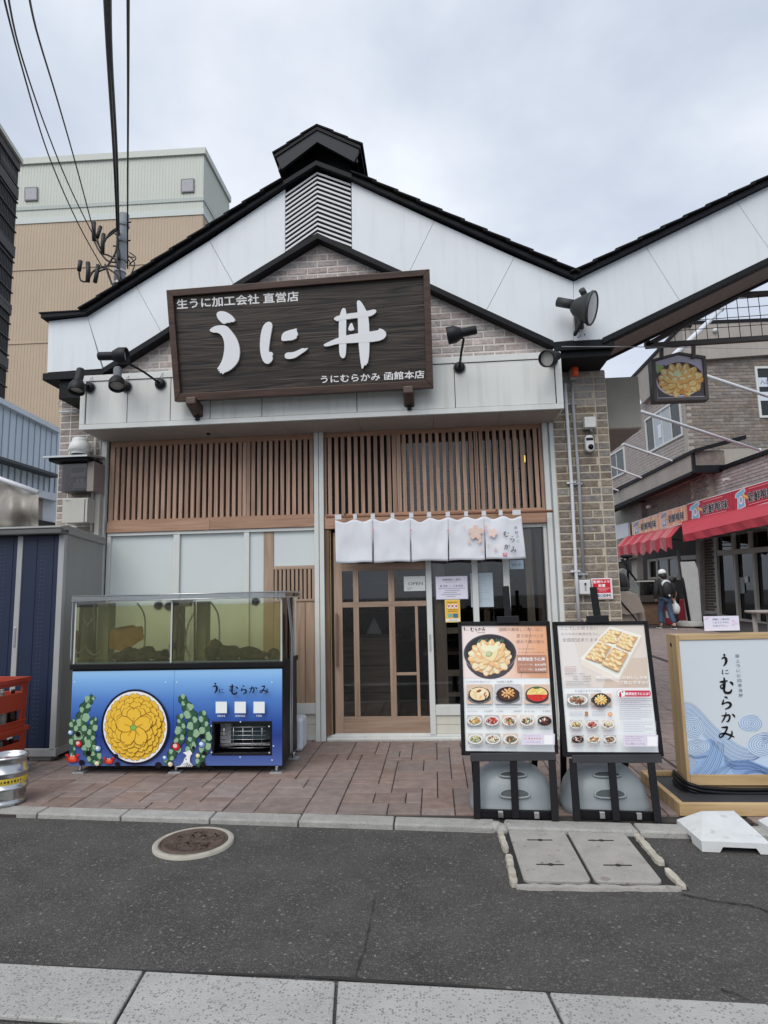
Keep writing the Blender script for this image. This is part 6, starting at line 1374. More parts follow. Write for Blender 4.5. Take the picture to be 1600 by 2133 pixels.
def cellbox(P, seed):
    q4(P, (204, 160, 112)); r_ = random.Random(seed); cols = ((232, 198, 146), (226, 188, 134), (238, 208, 162))
    for i in range(18):
        u, v = .15+.7*((i % 4)/3), .15+.7*((i//4)/4.2); u += r_.uniform(-.06, .06); v += r_.uniform(-.05, .05); x = (P[0][0]*(1-u)+P[1][0]*u)*(1-v)+(P[3][0]*(1-u)+P[2][0]*u)*v; y = (P[0][1]*(1-u)+P[1][1]*u)*(1-v)+(P[3][1]*(1-u)+P[2][1]*u)*v
        a = r_.uniform(-.7, .7)+.4; c.ell(x+1, y+2, 23, 13, (204, 156, 104), None, 12, a); c.ell(x, y, 21, 11.5, cols[i % 3], None, 12, a, .05); c.ell(x-3, y-3, 11, 4, (248, 222, 178), None, 9, a)
cellbox([(1065, 468), (1150, 386), (1240, 405), (1180, 495)], 1); cellbox([(1190, 505), (1245, 412), (1352, 445), (1288, 548)], 2); cellbox([(968, 595), (1060, 478), (1160, 510), (1078, 630)], 3); cellbox([(1088, 640), (1172, 518), (1280, 560), (1205, 695)], 4)
c.text('無添加生うにのおいしさを', 1045, 745, 25, (244, 238, 230), None, 370, bold=.5); c.text('ご存じですか？', 1215, 782, 28, (244, 238, 230), None, 205, bold=.5)
for r4 in ((822, 655, 900, 657), (822, 688, 900, 690), (822, 655, 824, 690), (898, 655, 900, 690)): c.rect(*r4, (180, 120, 120))
c.text('むらかみの', 830, 672, 11, (150, 90, 90), None, 62); tline(c, 830, 892, 678, (180, 140, 140))
c.text('無添加生うに（塩水）', 824, 712, 12, (110, 108, 112), None, 140); c.text('60g～ 3,850円', 882, 732, 13, (110, 108, 112), None, 125); c.text('100g～ 13,750円', 878, 750, 13, (110, 108, 112), None, 130); tline(c, 828, 1000, 762, (130, 128, 132)); tline(c, 828, 960, 774, (140, 138, 142)); tline(c, 830, 1010, 787, (140, 138, 142))
c.text('お土産におすすめ商品', 892, 838, 17, (120, 120, 140), None, 190); dish(c, 836, 852, 988, 938, 'fish', 7); dish(c, 1004, 851, 1154, 937, 'uni', 8); bowl(c, 1076, 893, 60, 46); uni(c, 1076, 895, 44, 33, 12, 9, ((240, 200, 120), (230, 184, 100)), (180, 120, 50))
tline(c, 842, 985, 948, (120, 122, 140)); tline(c, 846, 980, 960, (200, 120, 120)); tline(c, 1008, 1156, 948, (120, 122, 140)); tline(c, 1008, 1100, 960, (200, 120, 120))
for k in range(4): tline(c, 848, 945, 982+9*k, (165, 168, 184)); tline(c, 1012, 1110, 980+9*k, (165, 168, 184))
c.rect(960, 980, 984, 1016, (170, 120, 90)); c.ell(1142, 1000, 16, 17, (206, 140, 100)); c.ell(1142, 998, 10, 10, (230, 180, 130))
for (x, k) in ((852, 'tempura'), (966, 'red'), (1080, 'pale')): dish(c, x, 1040, x+90, 1104, k, x); tline(c, x+6, x+88, 1113, (140, 140, 158)); tline(c, x+6, x+70, 1123, (200, 130, 130)); tline(c, x+6, x+88, 1134, (170, 172, 188))
for (x, k) in ((860, 'soup'), (974, 'grill'), (1088, 'fish')): dish(c, x, 1146, x+90, 1208, k, x+3); tline(c, x+6, x+88, 1217, (140, 140, 158)); tline(c, x+6, x+60, 1227, (200, 130, 130))
P_ = [(1240, 828), (1412, 828), (1422, 838), (1424, 862), (1412, 872), (1240, 872)]; c.poly(P_, (190, 50, 80)); c.text('無添加生うにとは？', 1244, 860, 22, (248, 232, 236), None, 172, bold=.6)
c.ell(1212, 850, 32, 28, (190, 50, 80)); c.ell(1212, 850, 30, 26, (236, 232, 240)); c.ell(1206, 858, 9, 20, (170, 50, 60)); c.ell(1222, 848, 11, 18, (246, 240, 236)); c.ell(1222, 838, 6, 5, (40, 34, 40))
for k in range(11): tline(c, 1200, 1200+(230 if k not in (2, 5, 10) else 150), 884+14.6*k, (150, 152, 170), 3.6)
for r4 in ((1212, 1048, 1452, 1049.5), (1220, 1134, 1464, 1135.5), (1212, 1048, 1213.5, 1134), (1458, 1048, 1459.5, 1134)): c.rect(*r4, (190, 192, 206))
for k in range(6): tline(c, 1226, 1440-(60 if k % 3 == 2 else 0), 1058+12.5*k, (160, 162, 180), 3.2)
c.rect(1226, 1146, 1474, 1228, (204, 198, 212)); tline(c, 1240, 1370, 1156, (176, 156, 160)); tline(c, 1240, 1350, 1170, (150, 140, 150)); tline(c, 1240, 1360, 1186, (150, 140, 150)); c.text('うに屋むらかみ', 1240, 1216, 18, (130, 104, 116), None, 140); c.rect(1398, 1156, 1466, 1224, (226, 228, 238)); tline(c, 1290, 1470, 1240, (170, 172, 188)); tline(c, 1390, 1472, 1256, (170, 172, 188)); c.done('poster_print', st2, .25)
# ---- water weights
M_wt = mat('weight_grey', (.235, .265, .28), .42, var=.1, scale=6, bump=.05)
def weight(cx, cy, label):
    t = thing('water_weight', (cx, cy, 0), label, 'ballast weight', 'grey ballast weights inside the menu stands'); prof = [(1.0, 0), (1.02, .012), (1.02, .045), (.985, .06), (.96, .10), (.90, .155), (.79, .205), (.66, .243), (.50, .268), (.3, .282), (.0, .286)]
    vs = []; n = 40
    for (r, z) in prof:
        for j in range(n):
            a = 2*math.pi*j/n; c_, s_ = math.cos(a), math.sin(a); e2 = 2/3.2; x = abs(c_)**e2*(1 if c_ > 0 else -1)*.275*max(r, .01); y = abs(s_)**e2*(1 if s_ > 0 else -1)*.20*max(r, .01)
            vs.append((cx+x, cy+y, z))
    k = len(prof); MB().add(vs, [(i*n+j, i*n+(j+1) % n, (i+1)*n+(j+1) % n, (i+1)*n+j) for i in range(k-1) for j in range(n)], 0, True).build('tank_body', M_wt, t)
    tt_ = V((1, 0, 0))
    for (z0_, r0_, w_, h_) in ((.125, .935, .095, .036), (.232, .705, .085, .030)):
        nn = V((0, -.9, .42) if z0_ < .2 else (0, -.62, .78)).normalized(); vv = nn.cross(tt_); cc_ = V((cx, cy-.2*r0_, z0_)); ring = MB(); P = []; R3 = []
        for i in range(25): a = 2*math.pi*i/24; sv = math.sin(a)*(1 if vv.z > 0 else -1); P.append(cc_+nn*.007+tt_*math.copysign(abs(math.cos(a))**.7, math.cos(a))*w_+vv*math.sin(a)*h_*(1 if sv > 0 else .45))
        ring.tube(P, .0065, 8, caps=False); ring.build('handle_rim', M_wt, t)
        q = MB(); ct = cc_+nn*.009; q.add([ct]+P[:-1], [(0, k2+1, (k2+1) % 24+1) for k2 in range(24)]); q.build('handle_shade_patch', mat('hollow_shade_grey', (.045, .055, .06), .6), t)  # dark patch on the closed body, coloured as a shaded hollow
    for xx in (.12, .2): MB().cyl((cx+xx, cy-.03, .19-.9*(xx-.1)), (cx+xx+.025, cy-.045, .245-1.0*(xx-.1)), .030, 16).build('filler_cap', M_wt, t)
weight(.475, 4.46, 'grey plastic ballast weight under the menu stand nearer the door'); weight(1.075, 4.46, 'grey plastic ballast weight under the menu stand beside the lantern sign')

# ================================================================== LANTERN SIGN
LY = 4.62; lt = thing('lantern_sign', (2.0, LY+.1, 0), 'wooden box sign printed with blue waves and black vertical brush lettering', 'sign')
a_, b_ = oy(1407, 1323, LY), oy(1412.5, 1636, LY); lx0, lx1 = a_.x, a_.x+.82; lz1, lz0 = a_.z, b_.z
i0, i1 = oy(1415, 1334, LY), oy(1421.5, 1614, LY); pz1, pz0 = i0.z, i1.z; px0_ = i0.x; px1_ = lx1-(px0_-lx0)
MB().box(lx0, px0_-.0006, LY, LY+.03, lz0, lz1).build('frame_stile', M_tan_ply, lt, bevel=.003); MB().box(px1_+.0006, lx1, LY, LY+.03, lz0, lz1).build('frame_stile', M_tan_ply, lt, bevel=.003)
MB().box(px0_, px1_, LY, LY+.03, pz1+.0006, lz1-.0005).build('frame_rail', M_tan_plyh, lt, bevel=.003); MB().box(px0_, px1_, LY, LY+.03, lz0, pz0-.0006).build('frame_rail', M_tan_plyh, lt, bevel=.003)
MB().box(lx0+.001, lx0+.015, LY+.0305, LY+.19, lz0, lz1-.001).build('side_board', M_tan_ply, lt, bevel=.002); MB().box(lx1-.015, lx1-.001, LY+.0305, LY+.19, lz0, lz1-.001).build('side_board', M_tan_ply, lt); MB().box(lx0+.0155, lx1-.0155, LY+.0305, LY+.19, lz1-.016, lz1-.0015).build('top_board', M_tan_plyh, lt); MB().box(lx0+.0155, lx1-.0155, LY+.17, LY+.19, lz0, lz1-.0165).build('back_board', M_tan_ply, lt)
c_ = oy(1396, 1338, LY+.1); MB().lathe([(.016, 0), (.001, .001)], (lx0-.0002, LY+.10, lz1-.075), (-1, 0, 0), 16).build('hand_hole', M_dark, lt)
MB().box(px0_, px1_, LY+.008, LY+.02, pz0, pz1).build('panel', ink((196, 204, 210), .35), lt)
LPN = YP(LY+.008)
def n4(x, y): return (1360+x/3.81, 1260+y/3.81)
lim = (px0_+.001, px1_-.001, pz0+.001, pz1-.001)
def lpt(x, y):
    p = LPN.hit(*n4(x, y)); return V((min(max(p.x, lim[0]), lim[1]), p.y, min(max(p.z, lim[2]), lim[3])))
c = CV(lpt, (0, -1, 0), .00004, .0003)
lb, db, mbl = (184, 202, 222), (58, 84, 124), (120, 150, 194)
c.poly([(226, 775), (300, 790), (380, 850), (450, 930), (560, 1020), (700, 1120), (850, 1150), (960, 1120), (1100, 1060), (1400, 1150), (1400, 1352), (236, 1352)], lb)
c.poly([(236, 1120), (400, 1080), (470, 1060), (560, 1180), (640, 1290), (700, 1352), (236, 1352)], (150, 178, 214))
c.poly([(600, 1240), (760, 1230), (914, 1290), (1100, 1352), (640, 1352)], (134, 160, 204))
def wl(P, n, dx, dy, w_=2.8, col=db):
    S_ = smooth_stroke([(x, y, 1) for x, y in P], 8)
    for k in range(n): c.line([(p[0]+dx*k*(i/len(S_)*.6+.7), p[1]+dy*k*(1.25-i/len(S_)*.5)) for i, p in enumerate(S_)], w_, col if k % 3 else mbl)
wl([(228, 770), (310, 782), (390, 850), (470, 940), (580, 1040), (720, 1130), (860, 1150), (960, 1100)], 13, -5, 9)
def spiral(cx, cy, rx, ry, turns, a0, dirn=1, w_=2.8):
    n = int(turns*26)
    c.ell(cx, cy, rx, ry, lb, None, 36)
    for ph in (0, 2.1, 4.2):
        P = []
        for i in range(n+1):
            t = i/n; r = (1-t)**.9; a = a0+ph+dirn*t*turns*2*math.pi; P.append((cx+math.cos(a)*rx*r+t*rx*.1, cy+math.sin(a)*ry*r))
        c.line(P, w_, db)
spiral(318, 975, 95, 85, 1.8, 3.1); spiral(345, 1128, 105, 62, 1.7, 2.5); spiral(285, 1243, 62, 62, 2.0, 2.0); spiral(775, 940, 96, 66, 1.7, 1.2, -1); spiral(860, 1115, 112, 92, 2.0, .5, -1)
wl([(860, 1010), (960, 1020), (1100, 1060), (1250, 1180)], 8, 2, 10)
wl([(470, 1070), (440, 1160), (380, 1270), (300, 1345)], 9, 16, 3); wl([(560, 1180), (640, 1230), (760, 1240), (914, 1300), (1050, 1345)], 8, 2, 9); wl([(600, 1260), (520, 1300), (460, 1345)], 5, 20, 2)
wl([(700, 1345), (760, 1310), (860, 1310), (914, 1345)], 3, 4, 10); wl([(260, 1170), (330, 1200), (420, 1190)], 3, 4, 9)
for ch, x, y, h, w_ in (('う', 530, 385, 106, 70), ('に', 536, 505, 50, 76), ('む', 515, 568, 140, 130), ('ら', 520, 722, 112, 122), ('か', 528, 845, 102, 130), ('み', 512, 955, 118, 150)): brush(c, ch, x, y, h, (18, 18, 20), w_, 1.02)
for i, ch in enumerate('極上うにと四季海鮮'): c.text(ch, 652+3.6*i, 416+39*i, 30, (96, 104, 120), None, 32)
c.done('panel_print', lt, .35)
# base tray, rubber mat and coiled cable
by0, by1 = 4.28, 5.0; bx0, bx1 = 1.50, 2.75
MB().box(bx0, bx1, by0, by0+.035, .0, .075).build('tray_edge', M_tan_plyh, lt, bevel=.004); MB().box(bx0, bx0+.035, by0+.0355, by1, .0, .075).build('tray_edge', M_tan_ply, lt, bevel=.004); MB().box(bx1-.035, bx1, by0+.0355, by1, .0, .075).build('tray_edge', M_tan_ply, lt); MB().box(bx0, bx1, by1+.0005, by1+.035, .0, .075).build('tray_edge', M_tan_plyh, lt)
MB().box(bx0+.036, bx1-.036, by0+.036, by1-.001, .005, .045).build('rubber_mat', mat('rubber_mat', (.03, .032, .034), .6, var=.3), lt)
MB().box(lx0+.03, lx1-.03, LY+.03, LY+.16, .046, lz0-.001).build('plinth', M_tan_plyh, lt)
cc = thing('power_cable', (2.0, LY, .1), 'black cable wound several times round the foot of the lantern sign', 'cable')
for k in range(5):
    r_ = .012; e0 = .018+.008*(k % 2); zc = lz0+.012-.021*k; zf = -.035-.006*k
    P = [(lx0-e0, LY+.19, zc+.03), (lx0-e0, LY+.02, zc+.012), (lx0+.02, LY-e0-.012, zc+.0), (lx0+.12, LY-e0-.02, zc-.02), (lx0+.4, LY-e0-.02-.004*k, zc-.03), (lx1-.02, LY-e0-.015, zc-.015), (lx1+e0, LY+.05, zc), (lx1+e0, LY+.19, zc)]
    MB().tube(curve(P, 5), r_, 8).build('cable_turn', M_black_plastic, cc)
def d_note(c):
    c.text('順番にご案内致', .25, .72, .16, (110, 104, 150), None, .48, ydown=False); c.text('しますので中に', .25, .50, .16, (110, 104, 150), None, .46, ydown=False); c.text('お並び下さい。', .25, .28, .16, (110, 104, 150), None, .42, ydown=False)
    for (x, y, r) in ((.84, .66, .035), (.90, .5, .03), (.82, .42, .025), (.06, .85, .03), (.12, .92, .02)): 
        for k in range(5): c.ell(x+r*math.cos(k*1.256), y+1.5*r*math.sin(k*1.256), r*.55, r*.9, (222, 190, 216), None, 8)
nt_ = notice('queue_note', 1465.5, 1284, 1541.5, 1313, LY+.06, 'laminated white queueing note with pink petals standing on the lantern sign', 'note', (214, 212, 232), d_note)

# ================================================================== WHITE RAMPS
M_ramp = mat('ramp_white', (.60, .62, .62), .5, var=.08, scale=10, speck=[(22, .88, (.42, .43, .43), .6), (60, .9, (.5, .5, .5), .5)], bump=.1)
def ramp(dx, label):
    o = V((dx, 0, 0)); z_t, z_r, z_g = .075, .025, -.031
    T1, T2 = oz(1463, 1691, z_t)+o, oz(1530, 1690, z_t)+o; Lb, Lf, Rf = oz(1411, 1709, z_r)+o, oz(1461, 1752, z_r)+o, oz(1606, 1758, z_r)+o
    Rb = V((Rf.x+.0, T2.y-.02, z_r)); 
    Rf.x -= .0; down = lambda p: V((p.x, p.y, z_g))
    t = thing('kerb_ramp', (T1.x, Lf.y, z_g), label, 'kerb ramp', 'white plastic kerb ramps'); q = MB()
    Mid1 = T1.lerp(Lf, .22)
    q.add([T1, T2, Rf, Lf, Lb], [(3, 2, 1, 0), (4, 3, 0)]); q.build('deck', M_ramp, t)
    e = MB()
    def skirt(p, r, feet):
        L_ = (r-p).length; z = z_r
        pts = [p, r]; 
        bot = [p.lerp(r, 0), p.lerp(r, feet[0]), p.lerp(r, feet[0]+.05), p.lerp(r, feet[1]-.05), p.lerp(r, feet[1]), p.lerp(r, 1)]
        zz = [z_g, z_g, -.002, -.002, z_g, z_g]; P = [V((b.x, b.y, k)) for b, k in zip(bot, zz)]
        nrm = (r-p).cross(V((0, 0, 1))).normalized()
        poly = [V(p), V(r)]+P[::-1]; e.prism(poly, -nrm*.02)
    skirt(Lf, Rf, (.26, .84)); skirt(Lb, Lf, (.22, .62)); e.prism([T2, V((Rf.x, Rf.y, Rf.z)), down(Rf), V((T2.x, T2.y, z_g))], (-.012, .004, 0)); e.prism([Lb, T1, down(T1), down(Lb)], (0, .012, 0)); e.prism([T1, T2, down(T2), down(T1)], (0, .012, 0))
    e.build('skirt', M_ramp, t)
ramp(0, 'whole white speckled plastic ramp against the kerb in front of the lantern sign'); ramp(.475, 'white plastic ramp cut by the right edge of the picture')
# ================================================================== ARCADE GATE (right half of the white fascia)
gt = thing('arcade_gate', (2.4, YG, 3.8), 'white sloping gate fascia rising to the right over the market alley', 'gate')
shop_ = shop; shop = gt
wpan([(1195, 586), (1345, 513), (1417, 628), (1254, 707), (1195, 710)]); wpan([(1345, 513), (1535, 420), (1612, 533), (1417, 628)]); wpan([(1535, 420), (1800, 291), (1800, 441), (1612, 533)])
band('lower_trim', [(1254, 706), (1800, 441)], .055, 5.87, 5.99, M_black, gt)
roofrun([(1195, 585), (1800, 290)], 'g', gt, 13, False)
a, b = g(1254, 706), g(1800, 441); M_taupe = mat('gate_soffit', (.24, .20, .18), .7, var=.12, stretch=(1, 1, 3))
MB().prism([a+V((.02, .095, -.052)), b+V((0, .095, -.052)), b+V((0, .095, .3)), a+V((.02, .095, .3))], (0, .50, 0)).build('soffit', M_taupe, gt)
MB().prism([a+V((.02, .597, -.075)), b+V((0, .597, -.075)), b+V((0, .597, .3)), a+V((.02, .597, .3))], (0, .05, 0)).build('rear_trim', M_black, gt)
for px, py in ((1343, 690), (1522, 598)): p = oy(px, py-6, 6.4); MB().beam(p+V((-.02, .0, .06)), p+V((.02, .05, -.06)), .03, .02, (0, 1, 0)).build('soffit_bracket', M_black, gt)
# the gate goes on past the frame: up to its ridge and down to a second pillar
gA, gB, gC, gD = g(1800, 291), g(2300, 45.6), g(2300, 198), g(1800, 441); mir = lambda p: V((2*gB.x-p.x, p.y, p.z)); g0t, g0b = g(1195, 586), g(1254, 707)
def wpanW(P, name='fascia_panel'):
    c = sum(P, V((0, 0, 0)))/len(P); P = [p+(c-p).normalized()*.002 for p in P]; MB().prism(P, (0, .05, 0)).build(name, M_white, gt, bevel=.0015)
wpanW([gA, gB, gC, gD])
for f0, f1 in ((0, .25), (.25, .5), (.5, .75), (.75, 1)): wpanW([gB.lerp(mir(g0t), f0), gB.lerp(mir(g0t), f1), gC.lerp(mir(g0b), f1), gC.lerp(mir(g0b), f0)])
for P_, Q_ in ((gA, gB), (gB, mir(g0t))): MB().prism([(P_.x, 5.84, P_.z+.048), (Q_.x, 5.84, Q_.z+.048), (Q_.x, 5.84, Q_.z), (P_.x, 5.84, P_.z)], (0, .5, 0)).build('coping', M_black, gt)
for P_, Q_ in ((gD, gC), (gC, mir(g0b))):
    MB().prism([(P_.x, 5.87, P_.z), (Q_.x, 5.87, Q_.z), (Q_.x, 5.87, Q_.z-.055), (P_.x, 5.87, P_.z-.055)], (0, .12, 0)).build('lower_trim', M_black, gt)
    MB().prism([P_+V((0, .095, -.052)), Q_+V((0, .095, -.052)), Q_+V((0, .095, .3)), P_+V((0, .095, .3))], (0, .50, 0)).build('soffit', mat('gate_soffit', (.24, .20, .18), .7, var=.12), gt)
pm = mir(g0b); MB().box(pm.x-.05, pm.x+.55, 5.95, 6.55, 0, pm.z+.2).build('pillar', M_brickd, gt)
shop = shop_
MB().prism([(1.50, 6.3, 3.8), (1.83, 6.3, 3.8), (1.83, 6.3, 4.3), (1.50, 6.3, 4.3)], (0, .2, 0)).build('wall', M_dark, shop)
# wrought brackets and hanging bowl sign
yg2 = 6.72
M_brown = mat('brown_iron', (.085, .072, .068), .55, var=.1)
tr = thing('gate_trellis', oy(1345, 710, yg2), 'brown iron trellis with wire grid under the gate fascia', 'trellis')
O_ = lambda x, y: oy(1240+x/3.95, 560+y/3.95, yg2)
def bar(p, q, w_, name='bar', m=None): MB().beam(p, q, .05, w_, (0, 1, 0) if False else (0, 0, 1)).build(name, m or M_brown, tr, bevel=.003)
bar(O_(415, 635), O_(2200, 520), .055, 'lower_chord'); bar(O_(440, 620), O_(1170, 225), .05, 'upper_chord'); bar(O_(1170, 215), O_(2200, 165), .05, 'upper_chord'); bar(O_(425, 560), O_(425, 640), .05, 'end_post')
x_ = O_(560, 600).x; z0g = lambda x: O_(415, 620).z+(x-O_(415, 600).x)*((O_(1422, 560).z-O_(415, 625).z)/(O_(1422, 560).x-O_(415, 625).x))
a0, a1, a2 = O_(440, 620), O_(1170, 225), O_(2200, 165)
def ztop(x): return a0.z+(a1.z-a0.z)*(x-a0.x)/(a1.x-a0.x) if x < a1.x else a1.z+(a2.z-a1.z)*(x-a1.x)/(a2.x-a1.x)
x = O_(650, 500).x; dx = (O_(1270, 400).x-O_(650, 500).x)/7
while x < a2.x: MB().cyl((x, yg2, z0g(x)), (x, yg2, ztop(x)), .004, 6).build('wire', M_brown, tr); x += dx
for k in range(1, 5):
    zz = z0g(a0.x+.3)+.02+k*.108; xs_ = next((a0.x+i*.01 for i in range(300) if ztop(a0.x+i*.01) > zz), None)
    if xs_: MB().cyl((xs_, yg2-.006, zz+.0), (a2.x, yg2-.006, zz+.04), .004, 6).build('wire', M_brown, tr)
hs = thing('hanging_sign', O_(690, 880), 'house-shaped brown hanging sign with a photo of an orange seafood bowl', 'hanging sign')
for x in (545, 808): MB().beam(O_(x, 630), O_(x, 735), .04, .02, (0, 1, 0)).build('hanger', M_brown, hs)
out_ = [(462, 745), (690, 682), (910, 715), (940, 1075), (487, 1092)]; inn = [(497, 758), (693, 703), (885, 738), (910, 1050), (515, 1065)]
for i in range(5):
    j = (i+1) % 5; P = [O_(*out_[i]), O_(*out_[j]), O_(*inn[j]), O_(*inn[i])]; c_ = sum(P, V())/4; MB().prism([p+(c_-p).normalized()*.0006 for p in P], (0, .12, 0)).build('frame_piece', M_brown, hs, bevel=.003)
MB().prism([O_(*p)+V((0, .02, 0)) for p in inn], (0, .08, 0)).build('picture', ink((176, 172, 190), .3), hs)
c = CV(lambda x, y: YP(yg2+.02).hit(1240+x/3.95, 560+y/3.95), (0, -1, 0), .00006, .0003)
c.poly([(500, 850), (560, 790), (885, 860), (905, 1045), (517, 1060)], (70, 62, 68)); c.poly([(503, 785), (530, 795), (560, 800), (610, 830), (540, 850), (510, 860)], (150, 180, 70))
c.ell(700, 905, 190, 138, (30, 24, 28), None, 48); c.ell(690, 930, 185, 120, (210, 200, 205), None, 48); c.ell(695, 912, 184, 126, (60, 44, 44), None, 48); c.ell(700, 915, 176, 116, (212, 140, 64), None, 40)
uni(c, 700, 912, 178, 118, 15, 21, ((232, 186, 104), (224, 172, 92), (238, 200, 128)), (196, 136, 66)); c.ell(672, 862, 28, 24, (214, 222, 176)); c.done('bowl_print', hs, .25)
# beige service box on the side wall of the shop
bb_ = thing('service_box', (2.05, 6.8, 3.4), 'beige steel box projecting from the shop side over the alley', 'service box'); MB().box(1.83, 2.312, 6.8, 8.03, 3.165, 3.741).build('casing', mat('beige_steel', (.36, .345, .30), .6, var=.08, bump=.1, streak=.1), bb_, bevel=.006)
MB().box(1.835, 2.307, 6.81, 8.02, 3.158, 3.164).build('underside', M_soffit, bb_)

# ================================================================== MARKET BUILDING ON THE RIGHT
DA = V((-.084, 1, 0)).normalized(); NC = V((-DA.y, DA.x, 0))      # NC points from the wall to the alley
PC = Pl((12.05, 0, 0), NC); PB = Pl((12.62, 0, 0), NC)
PA_o = PB.hit(1437, 850); PA = Pl(PA_o, -DA)
def n5(x, y): return (1240+x/3.95, 560+y/3.95)
def n6(x, y): return (1240+x/4.444, 960+y/4.444)
mk = thing('market_building', PC.hit(1475, 1290), 'two-storey grey brick market building lining the alley behind the gate', 'market hall')
M_grb = mat('grey_brick', (.215, .185, .165), .9, var=.3, scale=6, rnd=.22, hue=.4, bump=.3, bscale=20); M_grm = mat('grey_mortar', (.36, .33, .295), .95, var=.1, scale=6)
M_ltb = mat('light_brick', (.42, .375, .36), .9, var=.2, scale=5, rnd=.12, hue=.3); M_ltm = mat('light_mortar', (.48, .45, .43), .95, var=.1)
M_concg = mat('render_grey', (.36, .33, .30), .85, var=.12, scale=1.2, streak=.15)
def zfix(p, z): return V((p.x, p.y, z))
def wallpoly(name, pl, P6, m, off=0.0, th=.25, mp_=n6, parent=None):
    P = [pl.hit(*mp_(*p), off) for p in P6]; return MB().prism(P, -pl.n*th).build(name, m, parent or mk)
def pbricks(pl, off, poly, bw, bh, m, parent, stuff=False, depth=.02, mp_=n6):
    n_ = pl.n; t = V((-n_.y, n_.x, 0)); t = t if t.x > 0 or abs(t.x) < .2 and t.y > 0 else -t
    pp = [mp_(*p) for p in poly]; W_ = [pl.hit(x, y, off) for x, y in pp]; o = W_[0]; S_ = [(p-o).dot(t) for p in W_]; Z_ = [p.z for p in W_]
    ang = math.atan2(n_.y, n_.x)+math.pi/2; me = boxmesh('brick', m, bw/2-.011, depth, bh/2-.011, .008); q = MB(); row = 0; z = math.floor(min(Z_)/bh)*bh; cnt = 0
    while z < max(Z_):
        s = min(S_)-(bw/2 if row % 2 else 0)
        while s < max(S_)+bw:
            c_ = o+t*s; c_.z = z
            pr = proj(c_)
            if inpoly(pr[0], pr[1], pp):
                if stuff: q.obox(c_, t*(bw/2-.011), V((0, 0, bh/2-.011)), n_*depth)
                else: inst('brick', me, c_, parent, (0, 0, ang))
                cnt += 1
            s += bw
        z += bh; row += 1
    if stuff and cnt: q.build('distant_bricks', m, parent)['kind'] = 'stuff'
    return cnt
gzz = lambda p: gz(p.y)
# upper storey
aw = wallpoly('upper_wall', PA, [(735, 500), (2300, 440), (2300, 1700), (775, 1800)], M_grm, 0, .3, n5)
nA = pbricks(PA, .0, [(772, 745), (1460, 700), (1460, 1460), (945, 1500), (780, 1560)], .42, .137, M_grb, aw, mp_=n5)
bw_ = wallpoly('upper_wall', PB, [(735, 700), (772, 1560), (140, 1860), (120, 1400)], M_grm, -.002, .3, n5)
pbricks(PB, .0, [(735, 740), (775, 1540), (140, 1830), (120, 1420)], .42, .137, M_ltb, bw_, True, mp_=n5)
wallpoly('parapet', PA, [(700, 445), (2300, 385), (2300, 640), (920, 742), (715, 760)], M_concg, .22, .3, n5); wallpoly('parapet_coping', PA, [(690, 432), (2300, 370), (2300, 395), (690, 458)], M_black, .25, .4, n5)
wallpoly('parapet', PB, [(715, 470), (735, 760), (385, 1110), (295, 905)], M_concg, .22, .3, n5); wallpoly('parapet_coping', PB, [(715, 440), (715, 475), (295, 915), (290, 890)], M_black, .26, .4, n5)
def windowq(pl, q4_, panes, off=.03, mp_=n5, parent=None, fw=.09, lab='window'):
    P = [pl.hit(*mp_(*p), off) for p in q4_]    # TL TR BR BL
    t = (P[1]-P[0]); hd_ = V((P[1].x-P[0].x, P[1].y-P[0].y, 0)); z1_ = (P[0].z+P[1].z)/2; z0_ = (P[2].z+P[3].z)/2; A_ = V((P[0].x, P[0].y, 0)); L_ = hd_.length; u = hd_.normalized(); n_ = pl.n
    w_ = MB()
    def pc_(s0, s1, za, zb_, d0, d1): return [A_+u*s0+V((0, 0, za))+n_*d0, A_+u*s1+V((0, 0, za))+n_*d0, A_+u*s1+V((0, 0, zb_))+n_*d0, A_+u*s0+V((0, 0, zb_))+n_*d0], -n_*(d1)
    for (s0, s1, za, zb_) in ((0, L_, z0_, z0_+fw), (0, L_, z1_-fw, z1_), (0, fw, z0_+fw, z1_-fw), (L_-fw, L_, z0_+fw, z1_-fw)): p_, v_ = pc_(s0, s1, za, zb_, .04, .10); w_.prism(p_, v_)
    fr_ = w_.build(lab, M_alu, parent or mk); acc = fw; tot = sum(k[0] for k in panes); W2 = L_-2*fw
    for (k, m_) in panes:
        d = W2*k/tot; p_, v_ = pc_(acc+.02, acc+d-.02, z0_+fw, z1_-fw, .0, .02); MB().prism(p_, v_).build('pane', m_, fr_)
        if acc > fw: p_, v_ = pc_(acc-.025, acc+.025, z0_+fw, z1_-fw, .03, .05); MB().prism(p_, v_).build('mullion', M_alu, fr_)
        acc += d
    return fr_, (lambda s, z, d=.02: A_+u*(s*L_)+V((0, 0, z0_+(z1_-z0_)*z))+n_*d)
M_pd = mat('pane_dark', (.018, .022, .024), .12, var=.1); M_pl = mat('pane_blind', (.38, .42, .46), .2, var=.06)
f_, w1 = windowq(PB, [(408, 1213), (700, 1085), (722, 1352), (434, 1540)], [(1, M_pd), (1.1, M_pl), (1.1, M_pl), (1.1, M_pd)])
pp_ = [w1(.36, .25), w1(.46, .25), w1(.46, .62), w1(.36, .62)]; MB().prism(pp_, -PB.n*.005).build('paper_note', ink((206, 212, 222)), f_)
windowq(PB, [(60, 1600), (235, 1430), (252, 1655), (70, 1790)], [(1, M_pl), (1, M_pd), (1, M_pd)])
f_, w2 = windowq(PA, [(1308, 808), (1640, 795), (1690, 1215), (1350, 1232)], [(1, M_pd), (1, M_pd)])
